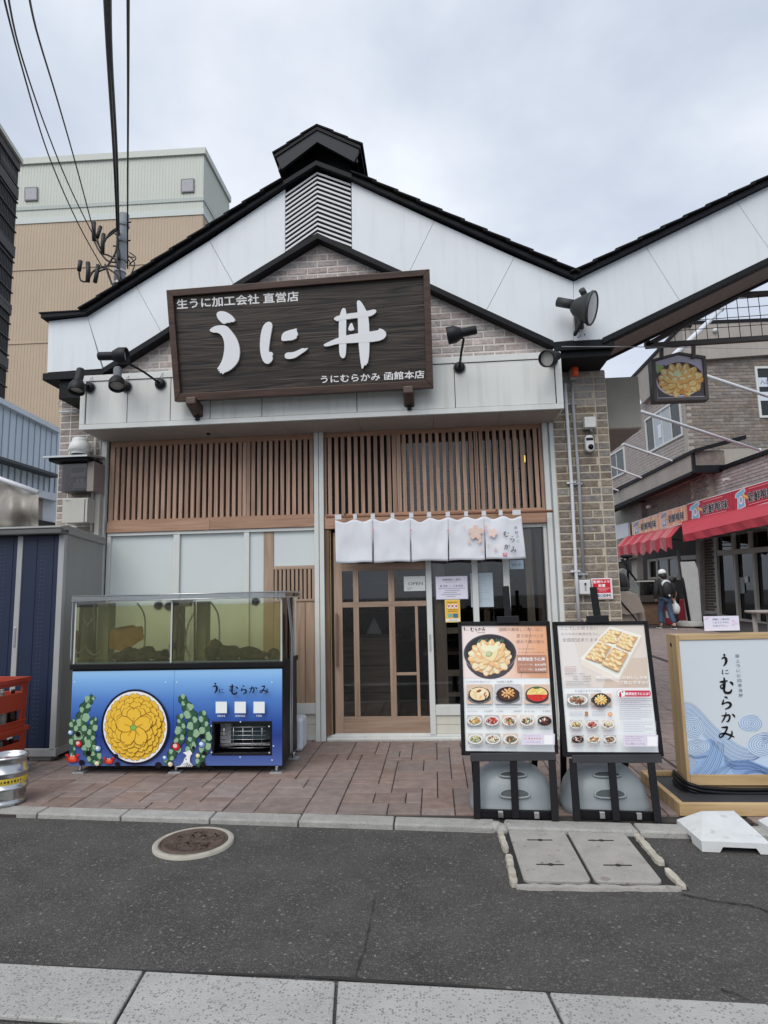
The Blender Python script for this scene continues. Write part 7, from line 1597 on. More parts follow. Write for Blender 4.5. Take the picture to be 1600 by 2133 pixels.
for (z0_, z1_, ch) in ((.60, .78, '入口'), (.33, .50, '')): MB().prism([w2(.06, z0_), w2(.28, z0_), w2(.28, z1_), w2(.06, z1_)], -PA.n*.004).build('paper_note', ink((190, 200, 212)), f_)
o_ = w2(.09, .66, .022); ux = (w2(.28, .6)-w2(.06, .6)).normalized(); cv = CV(lambda u, v: o_+ux*u+V((0, 0, v)), PA.n, .001, .002); cv.text('入口', 0, 0, .22, (60, 62, 70), ydown=False); cv.done('lettering', f_)
MB().lathe([(.10, 0), (.09, .08), (.001, .10)], PA.hit(*n5(985, 508), .25), -DA, 12).build('dome_light', M_whitep, mk)
# concrete band over the far shops (projects from the wall)
PD = lambda x, y, o=.9: PC.hit(*n5(x, y), o)
def bandq(name, m, pts, o, th): MB().prism([PD(x, y, o) for x, y in pts], -PC.n*th).build(name, m, mk)
bandq('concrete_band', M_concg, [(785, 1520), (792, 1668), (60, 1992), (60, 1885)], .9, .9); bandq('band_coping', M_black, [(782, 1496), (785, 1522), (60, 1888), (60, 1862)], .96, .5); bandq('band_soffit_trim', M_black, [(792, 1666), (792, 1692), (60, 2022), (60, 1990)], .93, .4)
a_ = PD(785, 1500, .96); b_ = PD(792, 1690, .93)
MB().prism([a_, a_-PC.n*1.15, zfix(a_-PC.n*1.15, b_.z), zfix(a_, b_.z)], -DA*.06).build('band_end', M_grb, mk); MB().prism([a_, a_-PC.n*.10, zfix(a_-PC.n*.10, b_.z), zfix(a_, b_.z)], -DA*.09).build('band_corner_trim', M_black, mk)
MB().prism([zfix(a_, b_.z+.25)+V((0, -.1, 0)), zfix(a_-PC.n*1.6, b_.z+.25)+V((0, -.1, 0)), zfix(a_-PC.n*1.6, b_.z)+V((0, -.1, 0)), zfix(a_, b_.z)+V((0, -.1, 0))], -DA*.1).build('corner_eave', M_black, mk)
MB().prism([a_+V((0, -.1, .02)), a_-PC.n*1.9+V((0, -.1, .5)), a_-PC.n*1.9+V((0, -.1, .35)), a_+V((0, -.1, -.10))], -DA*.12).build('corner_coping', M_black, mk)
# lower storey walls
lw = wallpoly('lower_wall', PC, [(1035, 125), (1390, 0), (2600, -430), (2600, 640), (1040, 620)], M_ltm, -.002, .3)
pbricks(PC, 0, [(1050, 135), (1390, 15), (1640, -70), (1640, 165), (1050, 340)], .36, .115, M_ltb, lw)
wallpoly('lower_coping', PC, [(1030, 98), (1390, -35), (2600, -470), (2600, -425), (1390, 0), (1035, 128)], M_black, .12, .5)
l2 = wallpoly('lower_wall', PC, [(150, 300), (885, 60), (890, 420), (430, 545), (160, 640)], M_grm, -.002, .3); pbricks(PC, 0, [(150, 300), (885, 60), (890, 420), (430, 545)], .36, .115, M_grb, l2, True)
p1 = wallpoly('brick_pier', PC, [(880, 130), (1040, 120), (1060, 620), (905, 620)], M_grm, .25, .5); pbricks(PC, .25, [(885, 150), (1038, 130), (1050, 330), (895, 370)], .28, .115, M_grb, p1)
wallpoly('brick_pier', PC, [(320, 395), (425, 385), (432, 560), (335, 590)], M_grb, .25, .5); wallpoly('lower_wall', PC, [(160, 450), (325, 400), (335, 900), (180, 950)], M_concg, .0, .3)
wallpoly('sign_board', PC, [(172, 600), (300, 572), (308, 700), (182, 735)], mat('board_white', (.62, .66, .70), .5, var=.05), .4, .1)
wallpoly('lamp', PC, [(470, 415), (497, 410), (497, 435), (470, 440)], M_whitep, .3, .1); wallpoly('wall_camera', PC, [(1175, 165), (1212, 155), (1212, 175), (1180, 192)], M_whitep, .3, .12)
# shop fronts
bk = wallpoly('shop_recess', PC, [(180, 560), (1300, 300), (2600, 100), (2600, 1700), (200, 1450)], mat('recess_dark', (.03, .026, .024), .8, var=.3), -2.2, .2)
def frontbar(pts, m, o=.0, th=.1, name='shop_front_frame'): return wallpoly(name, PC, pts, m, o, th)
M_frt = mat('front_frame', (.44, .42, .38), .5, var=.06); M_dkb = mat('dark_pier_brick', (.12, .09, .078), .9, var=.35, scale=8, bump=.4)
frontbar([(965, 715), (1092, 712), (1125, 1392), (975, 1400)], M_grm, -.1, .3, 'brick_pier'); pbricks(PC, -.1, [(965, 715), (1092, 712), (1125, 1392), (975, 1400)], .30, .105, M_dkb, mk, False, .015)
frontbar([(970, 1392), (1128, 1388), (1128, 1415), (975, 1418)], M_concg, -.02, .3, 'pier_base')
frontbar([(925, 590), (962, 585), (978, 1490), (950, 1500)], M_ltb, .1, .3, 'brick_pier')
for P_ in ([(1090, 712), (1112, 710), (1150, 1430), (1130, 1435)], [(1268, 860), (1292, 858), (1330, 1465), (1312, 1470)], [(1448, 855), (1468, 850), (1505, 1490), (1488, 1495)], [(1590, 600), (1612, 600), (1690, 1520), (1660, 1520)], [(1120, 830), (1640, 790), (1640, 838), (1130, 878)], [(1255, 670), (1275, 668), (1282, 815), (1262, 818)], [(1410, 650), (1432, 645), (1440, 800), (1418, 805)], [(1140, 1420), (1345, 1460), (1660, 1510), (1660, 1620), (1345, 1570), (1150, 1480)]): frontbar(P_, M_frt)
frontbar([(1345, 1490), (1700, 1545), (1700, 1640), (1345, 1580)], M_canopy, .04, .1, 'front_plinth')
frontbar([(1112, 712), (1640, 640), (1700, 1530), (1150, 1440)], glassmat('shop_glass', (.45, .47, .48), .10), -.12, .01, 'shop_glazing')
M_clothw = mat('cloth_white', (.50, .52, .55), .9, var=.2)
for P_ in ([(1200, 880), (1265, 870), (1285, 1000), (1255, 1050), (1215, 1000)], [(1310, 870), (1440, 860), (1450, 1010), (1330, 1060)], [(1545, 860), (1640, 850), (1640, 1020), (1570, 1040)]): frontbar(P_, M_clothw, -.3, .02, 'hanging_cloth')
frontbar([(1378, 1075), (1412, 1070), (1418, 1125), (1385, 1130)], ink((215, 215, 215)), -.09, .01, 'paper_note'); frontbar([(1335, 1080), (1375, 1075), (1385, 1225), (1345, 1230)], ink((150, 160, 160)), -.09, .01, 'paper_note')
# glass fronts and counters of the far shops
for P_ in ([(480, 915), (760, 880), (762, 900), (482, 935)], [(480, 915), (498, 913), (505, 1100), (488, 1102)], [(560, 905), (575, 903), (580, 1100), (566, 1102)], [(655, 895), (670, 893), (678, 1100), (664, 1102)], [(745, 885), (762, 883), (772, 1100), (756, 1102)], [(485, 1080), (770, 1060), (772, 1078), (487, 1100)]): frontbar(P_, M_frt, -.8)
frontbar([(498, 935), (750, 905), (760, 1062), (504, 1082)], glassmat('shop_glass2', (.5, .52, .52), .12), -.85, .01, 'shop_glazing'); frontbar([(780, 880), (930, 870), (932, 910), (782, 920)], M_frt, -.4); frontbar([(330, 860), (380, 860), (390, 1100), (345, 1100)], M_concg, -.3, .3, 'brick_pier')
# banners
def banner(q4_, col, label, tx, cloth=True):
    t = thing('shop_banner', PC.hit(*n6(*q4_[3]), .3), label, 'banner', 'banners over the market shops'); P = [PC.hit(*n6(*p), .30) for p in q4_]
    MB().prism(P, -PC.n*.05).build('board', ink(col, .5), t)
    def pt(u, v): return (P[3]*(1-u)+P[2]*u)*(1-v)+(P[0]*(1-u)+P[1]*u)*v
    c = CV(pt, PC.n, .0012, .002); c.rect(0, 0, 1, .035, (230, 226, 226)); c.rect(0, .965, 1, 1, (226, 220, 220))
    bl = (118, 176, 206)
    if not tx: 
        for i in range(10): c.rect(.02+.1*i, .06, .07+.1*i, .94, ((236, 190, 160), (226, 160, 130), (244, 214, 180))[i % 3])
    c.poly([(.08, .80), (.20, .92), (.30, .96), (.315, .80), (.28, .74), (.30, .12), (.10, .04), (.12, .58), (.06, .62)], (230, 230, 230)); c.poly([(.09, .78), (.20, .88), (.29, .92), (.30, .80), (.265, .74), (.28, .16), (.12, .08), (.14, .60), (.075, .63)], bl if tx else (120, 140, 170))
    c.ell(.20, .45, .045, .20, (236, 236, 236)); c.ell(.20, .47, .03, .13, (150, 160, 180)); c.ell(.305, .55, .05, .16, (206, 140, 60), rot=.5); c.ell(.31, .57, .03, .10, (226, 176, 100), rot=.5)
    s_ = '新鮮喰味'
    c.text(s_, .37, .28, .50, (244, 238, 232), None, .54, ydown=False, bold=.012); c.text(s_, .37, .28, .50, (26, 22, 26), None, .54, ydown=False, bold=.006)
    if tx: c.text('ISHINSEN KUMI', .40, .84, .08, (236, 160, 160), None, .42, ydown=False) if 0 else c.rect(.40, .84, .82, .88, (226, 130, 136)); c.rect(.38, .13, .88, .16, (232, 150, 156))
    c.done('print', t)
banner([(1268, 276), (1690, 152), (1700, 362), (1282, 476)], (176, 30, 56), 'red shop banner with blue shirt emblem, nearest one cut by the right edge', True)
banner([(848, 400), (1265, 277), (1279, 477), (858, 573)], (172, 28, 52), 'whole red shop banner above the gap between the awnings', True)
banner([(588, 482), (845, 405), (855, 572), (600, 640)], (226, 170, 140), 'peach shop banner directly left of the red ones', False)
banner([(335, 572), (585, 486), (597, 642), (345, 700)], (232, 186, 160), 'farthest peach shop banner, with a white left end', False)
# awnings
M_awn = mat('awning_red', (.44, .035, .055), .75, var=.08, scale=2, bump=.05)
def awning(tops_, fronts, label, o0, o1, val, cols=None, folds=0.0):
    t = thing('awning', PC.hit(*n6(*tops_[0]), o0), label, 'awning', 'red awnings over the market shops'); A0, A1 = PC.hit(*n6(*tops_[0]), o0), PC.hit(*n6(*tops_[1]), o0); F0, F1 = PC.hit(*n6(*fronts[0]), o1), PC.hit(*n6(*fronts[1]), o1)
    n = 24; vs = []; 
    for i in range(n+1):
        s = i/n; a = A0.lerp(A1, s); f = F0.lerp(F1, s); w_ = .05*math.sin(i*1.3)*folds
        vs += [a, a.lerp(f, .5)+V((0, 0, .12+w_)), f+V((0, 0, w_*.5)), f+V((0, 0, -val*(1+.25*math.sin(i*2.1)*folds)))+PC.n*(.03*math.sin(i*1.7))]
    q = MB()
    for i in range(n):
        for j in range(3): q.add([vs[4*i+j], vs[4*i+4+j], vs[4*i+5+j], vs[4*i+1+j]], [(0, 1, 2, 3)], 0 if not cols or (i//2) % 2 else 1)
    o = q.build('canvas', [M_awn, cols] if cols else M_awn, t); s_ = o.modifiers.new('s', 'SOLIDIFY'); s_.thickness = .02
    for s in (.04, .5, .96): MB().cyl(A0.lerp(A1, s)+V((0, 0, -.6)), F0.lerp(F1, s)+V((0, 0, -.05)), .02, 6).build('folding_arm', M_blackmetal, t)
    return t
awning([(800, 560), (1900, 330)], [(815, 690), (1900, 440)], 'plain red canvas awning over the near glass shop front', .1, 2.1, .22)
awning([(330, 695), (850, 590)], [(195, 805), (705, 705)], 'faded red and white striped awning with a ragged valance', .1, 2.6, .38, mat('awning_pink', (.44, .13, .14), .7, var=.2), 1.0)
# white braces crossing the alley
def brace(p, q, yy, label, foot=None, r=.038):
    a_ = oy(*p, yy); b_ = PC.hit(*q, .8); t = thing('roof_brace', b_, label, 'brace', 'white pipe braces of the market roof'); q_ = MB(); pts = [a_, b_]
    if foot: pts.append(PC.hit(*foot, .6))
    q_.tube(pts, r, 8); q_.build('pipe', M_white_pipe, t); MB().lathe([(r*1.8, -.02), (r*1.8, .03)], b_, PC.n, 10).build('collar', M_white_pipe, t)
brace(n5(370, 1172), n5(1350, 1492), 14, 'long white brace pipe from the service box to the black coping'); brace(n5(900, 875), n5(2000, 1240), 14, 'white brace pipe passing behind the bowl sign to the right edge'); brace(n5(225, 1440), n5(640, 1582), 16, 'white brace pipe below the service box ending on the concrete band', n5(730, 1580)); brace(n5(100, 1620), n5(385, 1720), 18, 'short white brace pipe third from the top beside the pilaster', n5(460, 1720)); brace(n5(100, 1795), n5(190, 1825), 20, 'lowest and shortest white brace pipe beside the pilaster', n5(250, 1822)); brace(n5(600, 760), n5(1045, 325), 12, 'white pipe slanting up behind the wire trellis', None, .06)
# things in the alley
t = thing('awning_post', PC.hit(*n6(880, 1530), 2), 'slanting dark awning pole standing in a round concrete foot', 'pole'); b_ = oz(*n6(880, 1528), .3); MB().cyl(b_, oy(*n6(765, 830), b_.y+.3), .045, 10).build('pole', M_blackmetal, t); MB().lathe([(.36, 0), (.36, .10), (.30, .15), (.001, .15)], b_, n=20).build('foot', M_kerb, t)
wb = oz(*n6(920, 1530), .3); wbY = wb.y+.3; t = thing('white_board', wb, 'tall blank white board leaning beside the brick pier', 'board'); MB().prism([oy(*n6(x, y), wbY) for x, y in ((792, 935), (922, 930), (952, 1010), (992, 1530), (855, 1530))], (0, .06, 0)).build('panel', mat('board_grey_white', (.42, .42, .41), .6, var=.08), t)
t = thing('support_post', oy(*n6(305, 1180), 12), 'black slanted awning post with folding arms near the pilaster', 'post'); q = MB(); q.tube([oy(*n6(297, 870), 12), oy(*n6(309, 1185), 12)], .022, 8); q.tube([oy(*n6(240, 910), 12), oy(*n6(382, 1112), 12)], .016, 8); q.tube([oy(*n6(255, 905), 12), oy(*n6(300, 985), 12)], .014, 8); q.build('post', M_blackmetal, t); q = MB(); q.blob(oy(*n6(290, 885), 12), .12, .05, .04, 10); q.build('joint', M_blackmetal, t)
sy = 21.0
def S6(x, y, yy=sy): return oy(*n6(x, y), yy)
t = thing('display_case', S6(470, 1300), 'dark market stall with a glass case and brown lower panel', 'market stall'); a_, b_ = S6(405, 1440), S6(600, 1310); MB().box(a_.x, b_.x, sy, sy+.8, gz(sy), b_.z).build('counter', mat('stall_brown', (.14, .085, .05), .7, var=.25), t, bevel=.01); a_, b_ = S6(380, 1310), S6(605, 1245); MB().box(a_.x, b_.x, sy-.1, sy+.9, a_.z+.001, b_.z).build('shelf', mat('stall_dark', (.04, .03, .026), .7), t)
a_, b_ = S6(360, 1190), S6(560, 1105); MB().box(a_.x, b_.x, sy+.1, sy+.8, b_.z-.04, b_.z).build('case_top', M_frt, t); MB().box(a_.x+.02, b_.x-.02, sy+.12, sy+.13, S6(400, 1245).z, b_.z-.041).build('case_glass', glassmat('shop_glass', (.45, .47, .48), .10), t)
for i, (x, y, w_, h_, col) in enumerate(((385, 1235, 40, 50, (.30, .19, .10)), (455, 1240, 60, 40, (.42, .36, .28)), (530, 1235, 40, 30, (.28, .17, .09)))):
    a_ = S6(x, y); b_ = S6(x+w_, y-h_); o = MB().box(a_.x, b_.x, sy+.2, sy+.5, a_.z, b_.z).build('food_box', mat('cardbox%d' % i, col, .8), None, bevel=.01); tag(o, ['brown box at the left of the stall case', 'pale carton in the middle of the stall case', 'small brown box at the right of the stall case'][i], 'box')
t = thing('red_counter', S6(780, 1400, 20.5), 'red draped counter with papers beside the walker in black', 'counter'); a_, b_ = S6(725, 1500, 20.5), S6(835, 1280, 20.5); MB().box(a_.x, b_.x, 20.5, 21.2, gz(20.5), b_.z).build('counter', M_awn, t, bevel=.02); a_, b_ = S6(665, 1455, 20.4), S6(700, 1390, 20.4); MB().box(a_.x, b_.x, 20.42, 20.47, a_.z, b_.z).build('poster', M_clothw, t)
t = thing('grey_cover', S6(300, 1100, 19), 'grey tarpaulin over stacked goods behind the person in beige', 'tarpaulin'); a_, b_ = S6(185, 1300, 19), S6(400, 985, 19); q = MB(); q.prism([(a_.x, 19, gz(19)), (b_.x, 19, gz(19)), (b_.x, 19, b_.z-.6), (b_.x-.3, 19, b_.z-.1), (a_.x+.3, 19, b_.z), (a_.x, 19, b_.z-.2)], (0, .9, 0)); q.build('cover', mat('tarp_grey', (.13, .14, .13), .7, var=.2, bump=.3, bscale=8), t, bevel=.05)
ty = 13.5; t = thing('round_table', oy(*n6(1590, 1560), ty), 'grey round table on a single leg at the right edge', 'table'); c_ = oy(*n6(1600, 1385), ty); MB().lathe([(.001, -.05), (.38, -.05), (.42, -.03), (.42, 0), (.001, 0)], (c_.x, ty, c_.z), n=28).build('table_top', M_concg, t); MB().cyl((c_.x-.28, ty, gz(ty)), (c_.x-.28, ty, c_.z-.05), .045, 10).build('leg', M_concg, t); MB().cyl((c_.x+.1, ty+.2, gz(ty)), (c_.x+.1, ty+.2, c_.z-.05), .045, 10).build('leg', M_concg, t)

# ================================================================== PEOPLE
def skin(name, verts, edges, m, parent, sub=2, root=0):
    me = bpy.data.meshes.new(name); me.from_pydata([v[0] for v in verts], edges, []); o = bpy.data.objects.new(name, me); COL.objects.link(o)
    md = o.modifiers.new('skin', 'SKIN'); md.use_smooth_shade = True; sb_ = o.modifiers.new('s', 'SUBSURF'); sb_.levels = sub; sb_.render_levels = sub
    for i, v in enumerate(verts): r = v[1]; me.skin_vertices[0].data[i].radius = (r, r) if not isinstance(r, tuple) else r; me.skin_vertices[0].data[i].use_root = (i == root)
    dg = bpy.context.evaluated_depsgraph_get(); nm = bpy.data.meshes.new_from_object(o.evaluated_get(dg)); bpy.data.objects.remove(o)
    nm.materials.clear(); nm.materials.append(m); o2 = bpy.data.objects.new(name, nm); COL.objects.link(o2)
    if parent is not None: o2.parent = parent; o2.matrix_parent_inverse = mathutils.Matrix.Translation(-parent.location)
    return o2
M_skin = mat('skin', (.45, .27, .19), .6, var=.06); M_hair = mat('hair_black', (.015, .012, .012), .5, var=.3); M_beige = mat('coat_beige', (.36, .295, .245), .85, var=.12, scale=4, bump=.15, bscale=9)
M_jkt = mat('jacket_black', (.016, .016, .018), .8, var=.2, bump=.2, bscale=12); M_jean = mat('jeans_blue', (.045, .075, .13), .85, var=.2, scale=8, bump=.15, bscale=14); M_shoe = mat('shoe_black', (.012, .012, .014), .6)
def person(base, H, label, pose, head_dir, parts):
    """walking figure seen from behind; facing +Y unless turned"""
    t = thing('person', base, label, 'person'); k = H/1.75; B_ = V(base); ca, sa = math.cos(head_dir), math.sin(head_dir)
    def w_(x, y, z): return B_+V((x*ca-y*sa, x*sa+y*ca, z))*k
    st = pose.get('stride', .15)
    J = [(w_(0, 0, .95), (.14*k, .10*k)), (w_(0, .01, 1.15), (.125*k, .09*k)), (w_(0, .02, 1.33), (.15*k, .10*k)), (w_(0, .03, 1.46), (.07*k, .06*k)), (w_(0, .04, 1.53), .048*k), (w_(0, .05, 1.62), (.072*k, .085*k)), (w_(0, .05, 1.70), (.066*k, .078*k)),
         (w_(-.09, 0, .88), .088*k), (w_(-.10, st, .50), .058*k), (w_(-.11, st*1.1-.06, .12), .042*k), (w_(-.11, st*1.3+.04, .05), .04*k), (w_(-.11, st*1.3+.12, .035), .032*k),
         (w_(.09, 0, .88), .088*k), (w_(.10, -st*.35, .49), .058*k), (w_(.11, -st*1.4, .14), .042*k), (w_(.11, -st*1.5, .06), .04*k), (w_(.11, -st*1.4+.10, .03), .032*k),
         (w_(-.18, .02, 1.42), .055*k), (w_(-.24, -.02, 1.16), .042*k), (w_(-.25, .06, .92), .032*k), (w_(-.25, .08, .84), .03*k),
         (w_(.18, .02, 1.42), .055*k), (w_(.24, -.04, 1.16), .042*k), (w_(.26, .04, .92), .032*k), (w_(.26, .07, .84), .03*k)]
    E_ = [(0, 1), (1, 2), (2, 3), (3, 4), (4, 5), (5, 6), (0, 7), (7, 8), (8, 9), (9, 10), (10, 11), (0, 12), (12, 13), (13, 14), (14, 15), (15, 16), (2, 17), (17, 18), (18, 19), (19, 20), (2, 21), (21, 22), (22, 23), (23, 24)]
    skin('body', J, E_, M_skin, t)
    return t, w_, k, J
# walker in black
pb_ = oz(*n6(668, 1545), .25); pb_.z = gz(pb_.y)
PBY = 19.2; pb_ = oy(*n6(668, 1548), PBY); pb_.z = gz(PBY)
t, w_, k, J = person(pb_, 1.70, 'walker in black jacket, jeans and white cap carrying a white bag', {'stride': .16}, RAD(8), None)
g_ = lambda i, s=1.25: (J[i][0], tuple(v*s for v in J[i][1]) if isinstance(J[i][1], tuple) else J[i][1]*s)
skin('jeans', [g_(0, 1.08), g_(7, 1.22), g_(8, 1.5), (J[9][0]+V((0, 0, .03)), .075), g_(12, 1.22), g_(13, 1.5), (J[14][0]+V((0, 0, .02)), .075)], [(0, 1), (1, 2), (2, 3), (0, 4), (4, 5), (5, 6)], M_jean, t)
skin('jacket', [(w_(0, 0, .90), (.17, .13)), (w_(0, .0, 1.05), (.20, .15)), (w_(0, .0, 1.30), (.21, .16)), (w_(0, .02, 1.44), (.12, .10)), (w_(-.19, .02, 1.42), .085), (w_(-.27, -.02, 1.16), .075), (w_(-.27, .06, .90), .05), (w_(.19, .02, 1.42), .085), (w_(.28, -.04, 1.16), .075), (w_(.29, .04, .90), .05)], [(0, 1), (1, 2), (2, 3), (2, 4), (4, 5), (5, 6), (2, 7), (7, 8), (8, 9)], M_jkt, t)
MB().blob(w_(0, -.20, 1.18), .15, .09, .24, 14).build('backpack', mat('backpack_black', (.01, .01, .011), .6), t); MB().lathe([(.13, -.06), (.12, .0), (.06, .03), (.001, .035)], w_(0, -.17, 1.37), (0, -1, .5), 20).build('hood_lining', M_clothw, t); MB().blob(w_(0, -.29, 1.0), .03, .01, .035, 8).build('reflector', M_clothw, t)
MB().lathe([(.105, -.02), (.112, .0), (.108, .05), (.085, .09), (.045, .115), (.001, .12)], w_(0, .05, 1.68), (0, .1, 1), 20).build('cap', mat('cap_white', (.72, .72, .72), .8, var=.05), t); MB().blob(w_(0, -.01, 1.60), .10, .085, .11, 14).build('hair', M_hair, t)
for i, (a, b) in enumerate(((10, 11), (15, 16))): c0 = (J[a][0]+J[b][0])/2; MB().blob((c0.x, c0.y, J[b][0].z+.035), .055, .14, .05, 12).build('shoe', M_shoe, t); MB().box(c0.x-.045, c0.x+.045, c0.y-.12, c0.y+.12, J[b][0].z-.02, J[b][0].z+.005).build('shoe_sole', M_whitep, t)
bg_ = thing('plastic_bag', w_(.33, .05, .8), 'white plastic carrier bag in the right hand of the walker in black', 'bag'); MB().lathe([(.02, .26), (.03, .2), (.09, .14), (.13, .05), (.12, -.06), (.07, -.13), (.001, -.14)], w_(.34, .06, .58), (0, 0, 1), 14, sx=.8).build('bag', mat('bag_white', (.66, .66, .67), .4, var=.1, bump=.3, bscale=20), bg_); 
# person in beige coat, nearer
PY2 = 8.9; pb2 = oy(1303, 1330, PY2); pb2.z = gz(PY2)
t, w_, k, J = person(pb2, 1.60, 'person in a beige coat with a dark shoulder strap walking away past the pilaster', {'stride': .10}, RAD(-4), None)
skin('trousers', [g_(0, 1.0), g_(7, 1.1), g_(8, 1.4), (J[9][0], .06), g_(12, 1.1), g_(13, 1.4), (J[14][0], .06)], [(0, 1), (1, 2), (2, 3), (0, 4), (4, 5), (5, 6)], M_jkt, t)
q = MB(); n = 32; prof = [(.205, .145, 1.505), (.06, .05, 1.56)]; prof = [(.30, .20, .62), (.29, .19, .75), (.26, .17, .98), (.245, .155, 1.12), (.25, .155, 1.25), (.245, .15, 1.36), (.20, .12, 1.44), (.11, .08, 1.49), (.065, .055, 1.52)]; vs = []
for (rx, ry, z) in prof:
    for j in range(n): a = 2*math.pi*j/n; f = 1+(.05*math.sin(a*7+z*2)*(1.25-z) if z < 1.2 else 0); vs.append(w_(rx*math.cos(a)*f*.82, ry*math.sin(a)*f, z))
q.add(vs, [(i*n+j, i*n+(j+1) % n, (i+1)*n+(j+1) % n, (i+1)*n+j) for i in range(len(prof)-1) for j in range(n)], 0, True); q.build('coat', M_beige, t)
skin('coat_sleeve', [(w_(-.15, .0, 1.40), .078), (w_(-.22, -.02, 1.16), .070), (w_(-.24, .05, .90), .058)], [(0, 1), (1, 2)], M_beige, t); skin('coat_sleeve', [(w_(.15, .0, 1.40), .078), (w_(.22, -.03, 1.16), .070), (w_(.27, .04, .88), .058)], [(0, 1), (1, 2)], M_beige, t)
q = MB(); q.prism([w_(-.19, -.14, 1.44), w_(.19, -.14, 1.44), w_(.25, -.215, 1.18), w_(0, -.225, 1.14), w_(-.25, -.215, 1.18)], (0, -.008, 0)); q.build('coat_yoke', M_beige, t)
MB().tube([w_(-.14, -.10, 1.46), w_(-.05, -.215, 1.3), w_(.08, -.225, 1.12), w_(.20, -.20, .95), w_(.26, -.1, .86)], .012*k, 8).build('strap', M_blk, t); 
MB().blob(w_(0, .03, 1.60), .105, .115, .15, 16).build('hair', M_hair, t); MB().blob(w_(0, .0, 1.50), .10, .085, .09, 14).build('hair', M_hair, t)
# clerk behind the red counter
pc3 = oy(*n6(750, 1500), 20.2); pc3.z = gz(20.2)
t, w_, k, J = person(pc3, 1.5, 'dark-haired clerk in dark clothes leaning by the red counter', {'stride': .05}, RAD(80), None)
skin('jacket', [(w_(0, 0, .85), (.17, .13)), (w_(0, .0, 1.05), (.18, .14)), (w_(0, .0, 1.30), (.19, .14)), (w_(0, .02, 1.44), (.11, .10)), (w_(-.19, .02, 1.42), .08), (w_(-.25, .1, 1.16), .065), (w_(-.2, .25, 1.05), .045), (w_(.19, .02, 1.42), .08), (w_(.25, .1, 1.16), .065), (w_(.2, .25, 1.05), .045)], [(0, 1), (1, 2), (2, 3), (2, 4), (4, 5), (5, 6), (2, 7), (7, 8), (8, 9)], M_jkt, t)
skin('trousers', [g_(0, 1.05), g_(7, 1.2), g_(8, 1.45), (J[9][0], .065), g_(12, 1.2), g_(13, 1.45), (J[14][0], .065)], [(0, 1), (1, 2), (2, 3), (0, 4), (4, 5), (5, 6)], M_jkt, t); MB().blob(w_(0, .03, 1.66), .10, .11, .11, 12).build('hair', M_hair, t)

# ================================================================== BEHIND AND LEFT
# far pale and tan building
M_pale = mat('siding_pale', (.53, .56, .505), .6, var=.04, scale=.6, streak=.06); M_tan = mat('siding_tan', (.44, .345, .25), .6, var=.05, scale=.6, streak=.06)
fb = thing('corrugated_building', oy(425, 700, 36), 'tall pale green and tan corrugated building rising behind the left roof', 'building')
TRp = oy(425, 312, 36.0); zt = TRp.z; TLp = ZP(zt).hit(38, 335); SRp = ZP(zt).hit(478, 413)
zmid = oy(425, 447, 36.0).z
def hv(p, z): return V((p.x, p.y, z))
u1 = (hv(TRp, 0)-hv(TLp, 0)); L1_ = u1.length; u1.normalize(); nf = V((u1.y, -u1.x, 0)); u2 = (hv(SRp, 0)-hv(TRp, 0)); L2_ = u2.length; u2.normalize(); n2_ = V((u2.y, -u2.x, 0))
q = MB(); q.prism([hv(TLp, zmid), hv(TRp, zmid), hv(SRp, zmid), hv(TLp, zmid)+u2*L2_], (0, 0, zt-zmid)); q.build('upper_wall', M_pale, fb); q = MB(); q.prism([hv(TLp, 0), hv(TRp, 0), hv(SRp, 0), hv(TLp, 0)+u2*L2_], (0, 0, zmid-.002)); q.build('lower_wall', M_tan, fb)
def ribs(A_, u, L_, n_, z0_, z1_, m, pitch):
    q = MB(); s = pitch/2
    while s < L_: c_ = A_+u*s; q.obox(hv(c_, (z0_+z1_)/2), u*pitch*.22, n_*.012, V((0, 0, (z1_-z0_)/2-.01))); s += pitch
    q.build('cladding_rib', m, fb)['kind'] = 'stuff'
ribs(TLp, u1, L1_, nf, zmid, zt-.3, M_pale, .20); ribs(TLp, u1, L1_, nf, 6, zmid-.01, M_tan, .20); ribs(TRp, u2, L2_, n2_, zmid, zt-.3, M_pale, .20); ribs(TRp, u2, L2_, n2_, 6, zmid-.01, M_tan, .20)
def strip(z0_, z1_, m, d=.08, name='band'):
    q = MB(); q.prism([hv(TLp, z0_)+nf*d, hv(TRp, z0_)+nf*d+n2_*d, hv(SRp, z0_)+n2_*d, hv(SRp, z0_)-n2_*.2, hv(TRp, z0_)-nf*.2, hv(TLp, z0_)-nf*.2], (0, 0, z1_-z0_)); q.build(name, m, fb)
strip(zt-.35, zt+.08, mat('coping_pale', (.50, .53, .49), .5, var=.05), .14, 'roof_coping'); strip(zmid+.0, zmid+.40, mat('band_white', (.54, .58, .56), .6, var=.04), .06); strip(zmid+.95, zmid+1.2, mat('band_grey', (.40, .44, .42), .6, var=.04), .06); strip(oy(425, 545, 36).z, oy(425, 545, 36).z+.08, M_tan, .05); strip(oy(425, 700, 36).z, oy(425, 700, 36).z+.08, M_tan, .05)
PF = Pl(TRp, nf)
for q4_ in ([(51, 390), (78, 389), (78, 417), (51, 418)], [(377, 373), (404, 371), (404, 399), (377, 401)]):
    P = [PF.hit(x, y, .10) for x, y in q4_]; f_ = MB().prism(P, -nf*.12).build('window', mat('win_frame_dark', (.12, .12, .13), .5), fb); c_ = sum(P, V())/4; MB().prism([p+(c_-p)*.14+nf*.01 for p in P], -nf*.02).build('pane', mat('win_grey', (.24, .25, .29), .3, var=.15), f_)
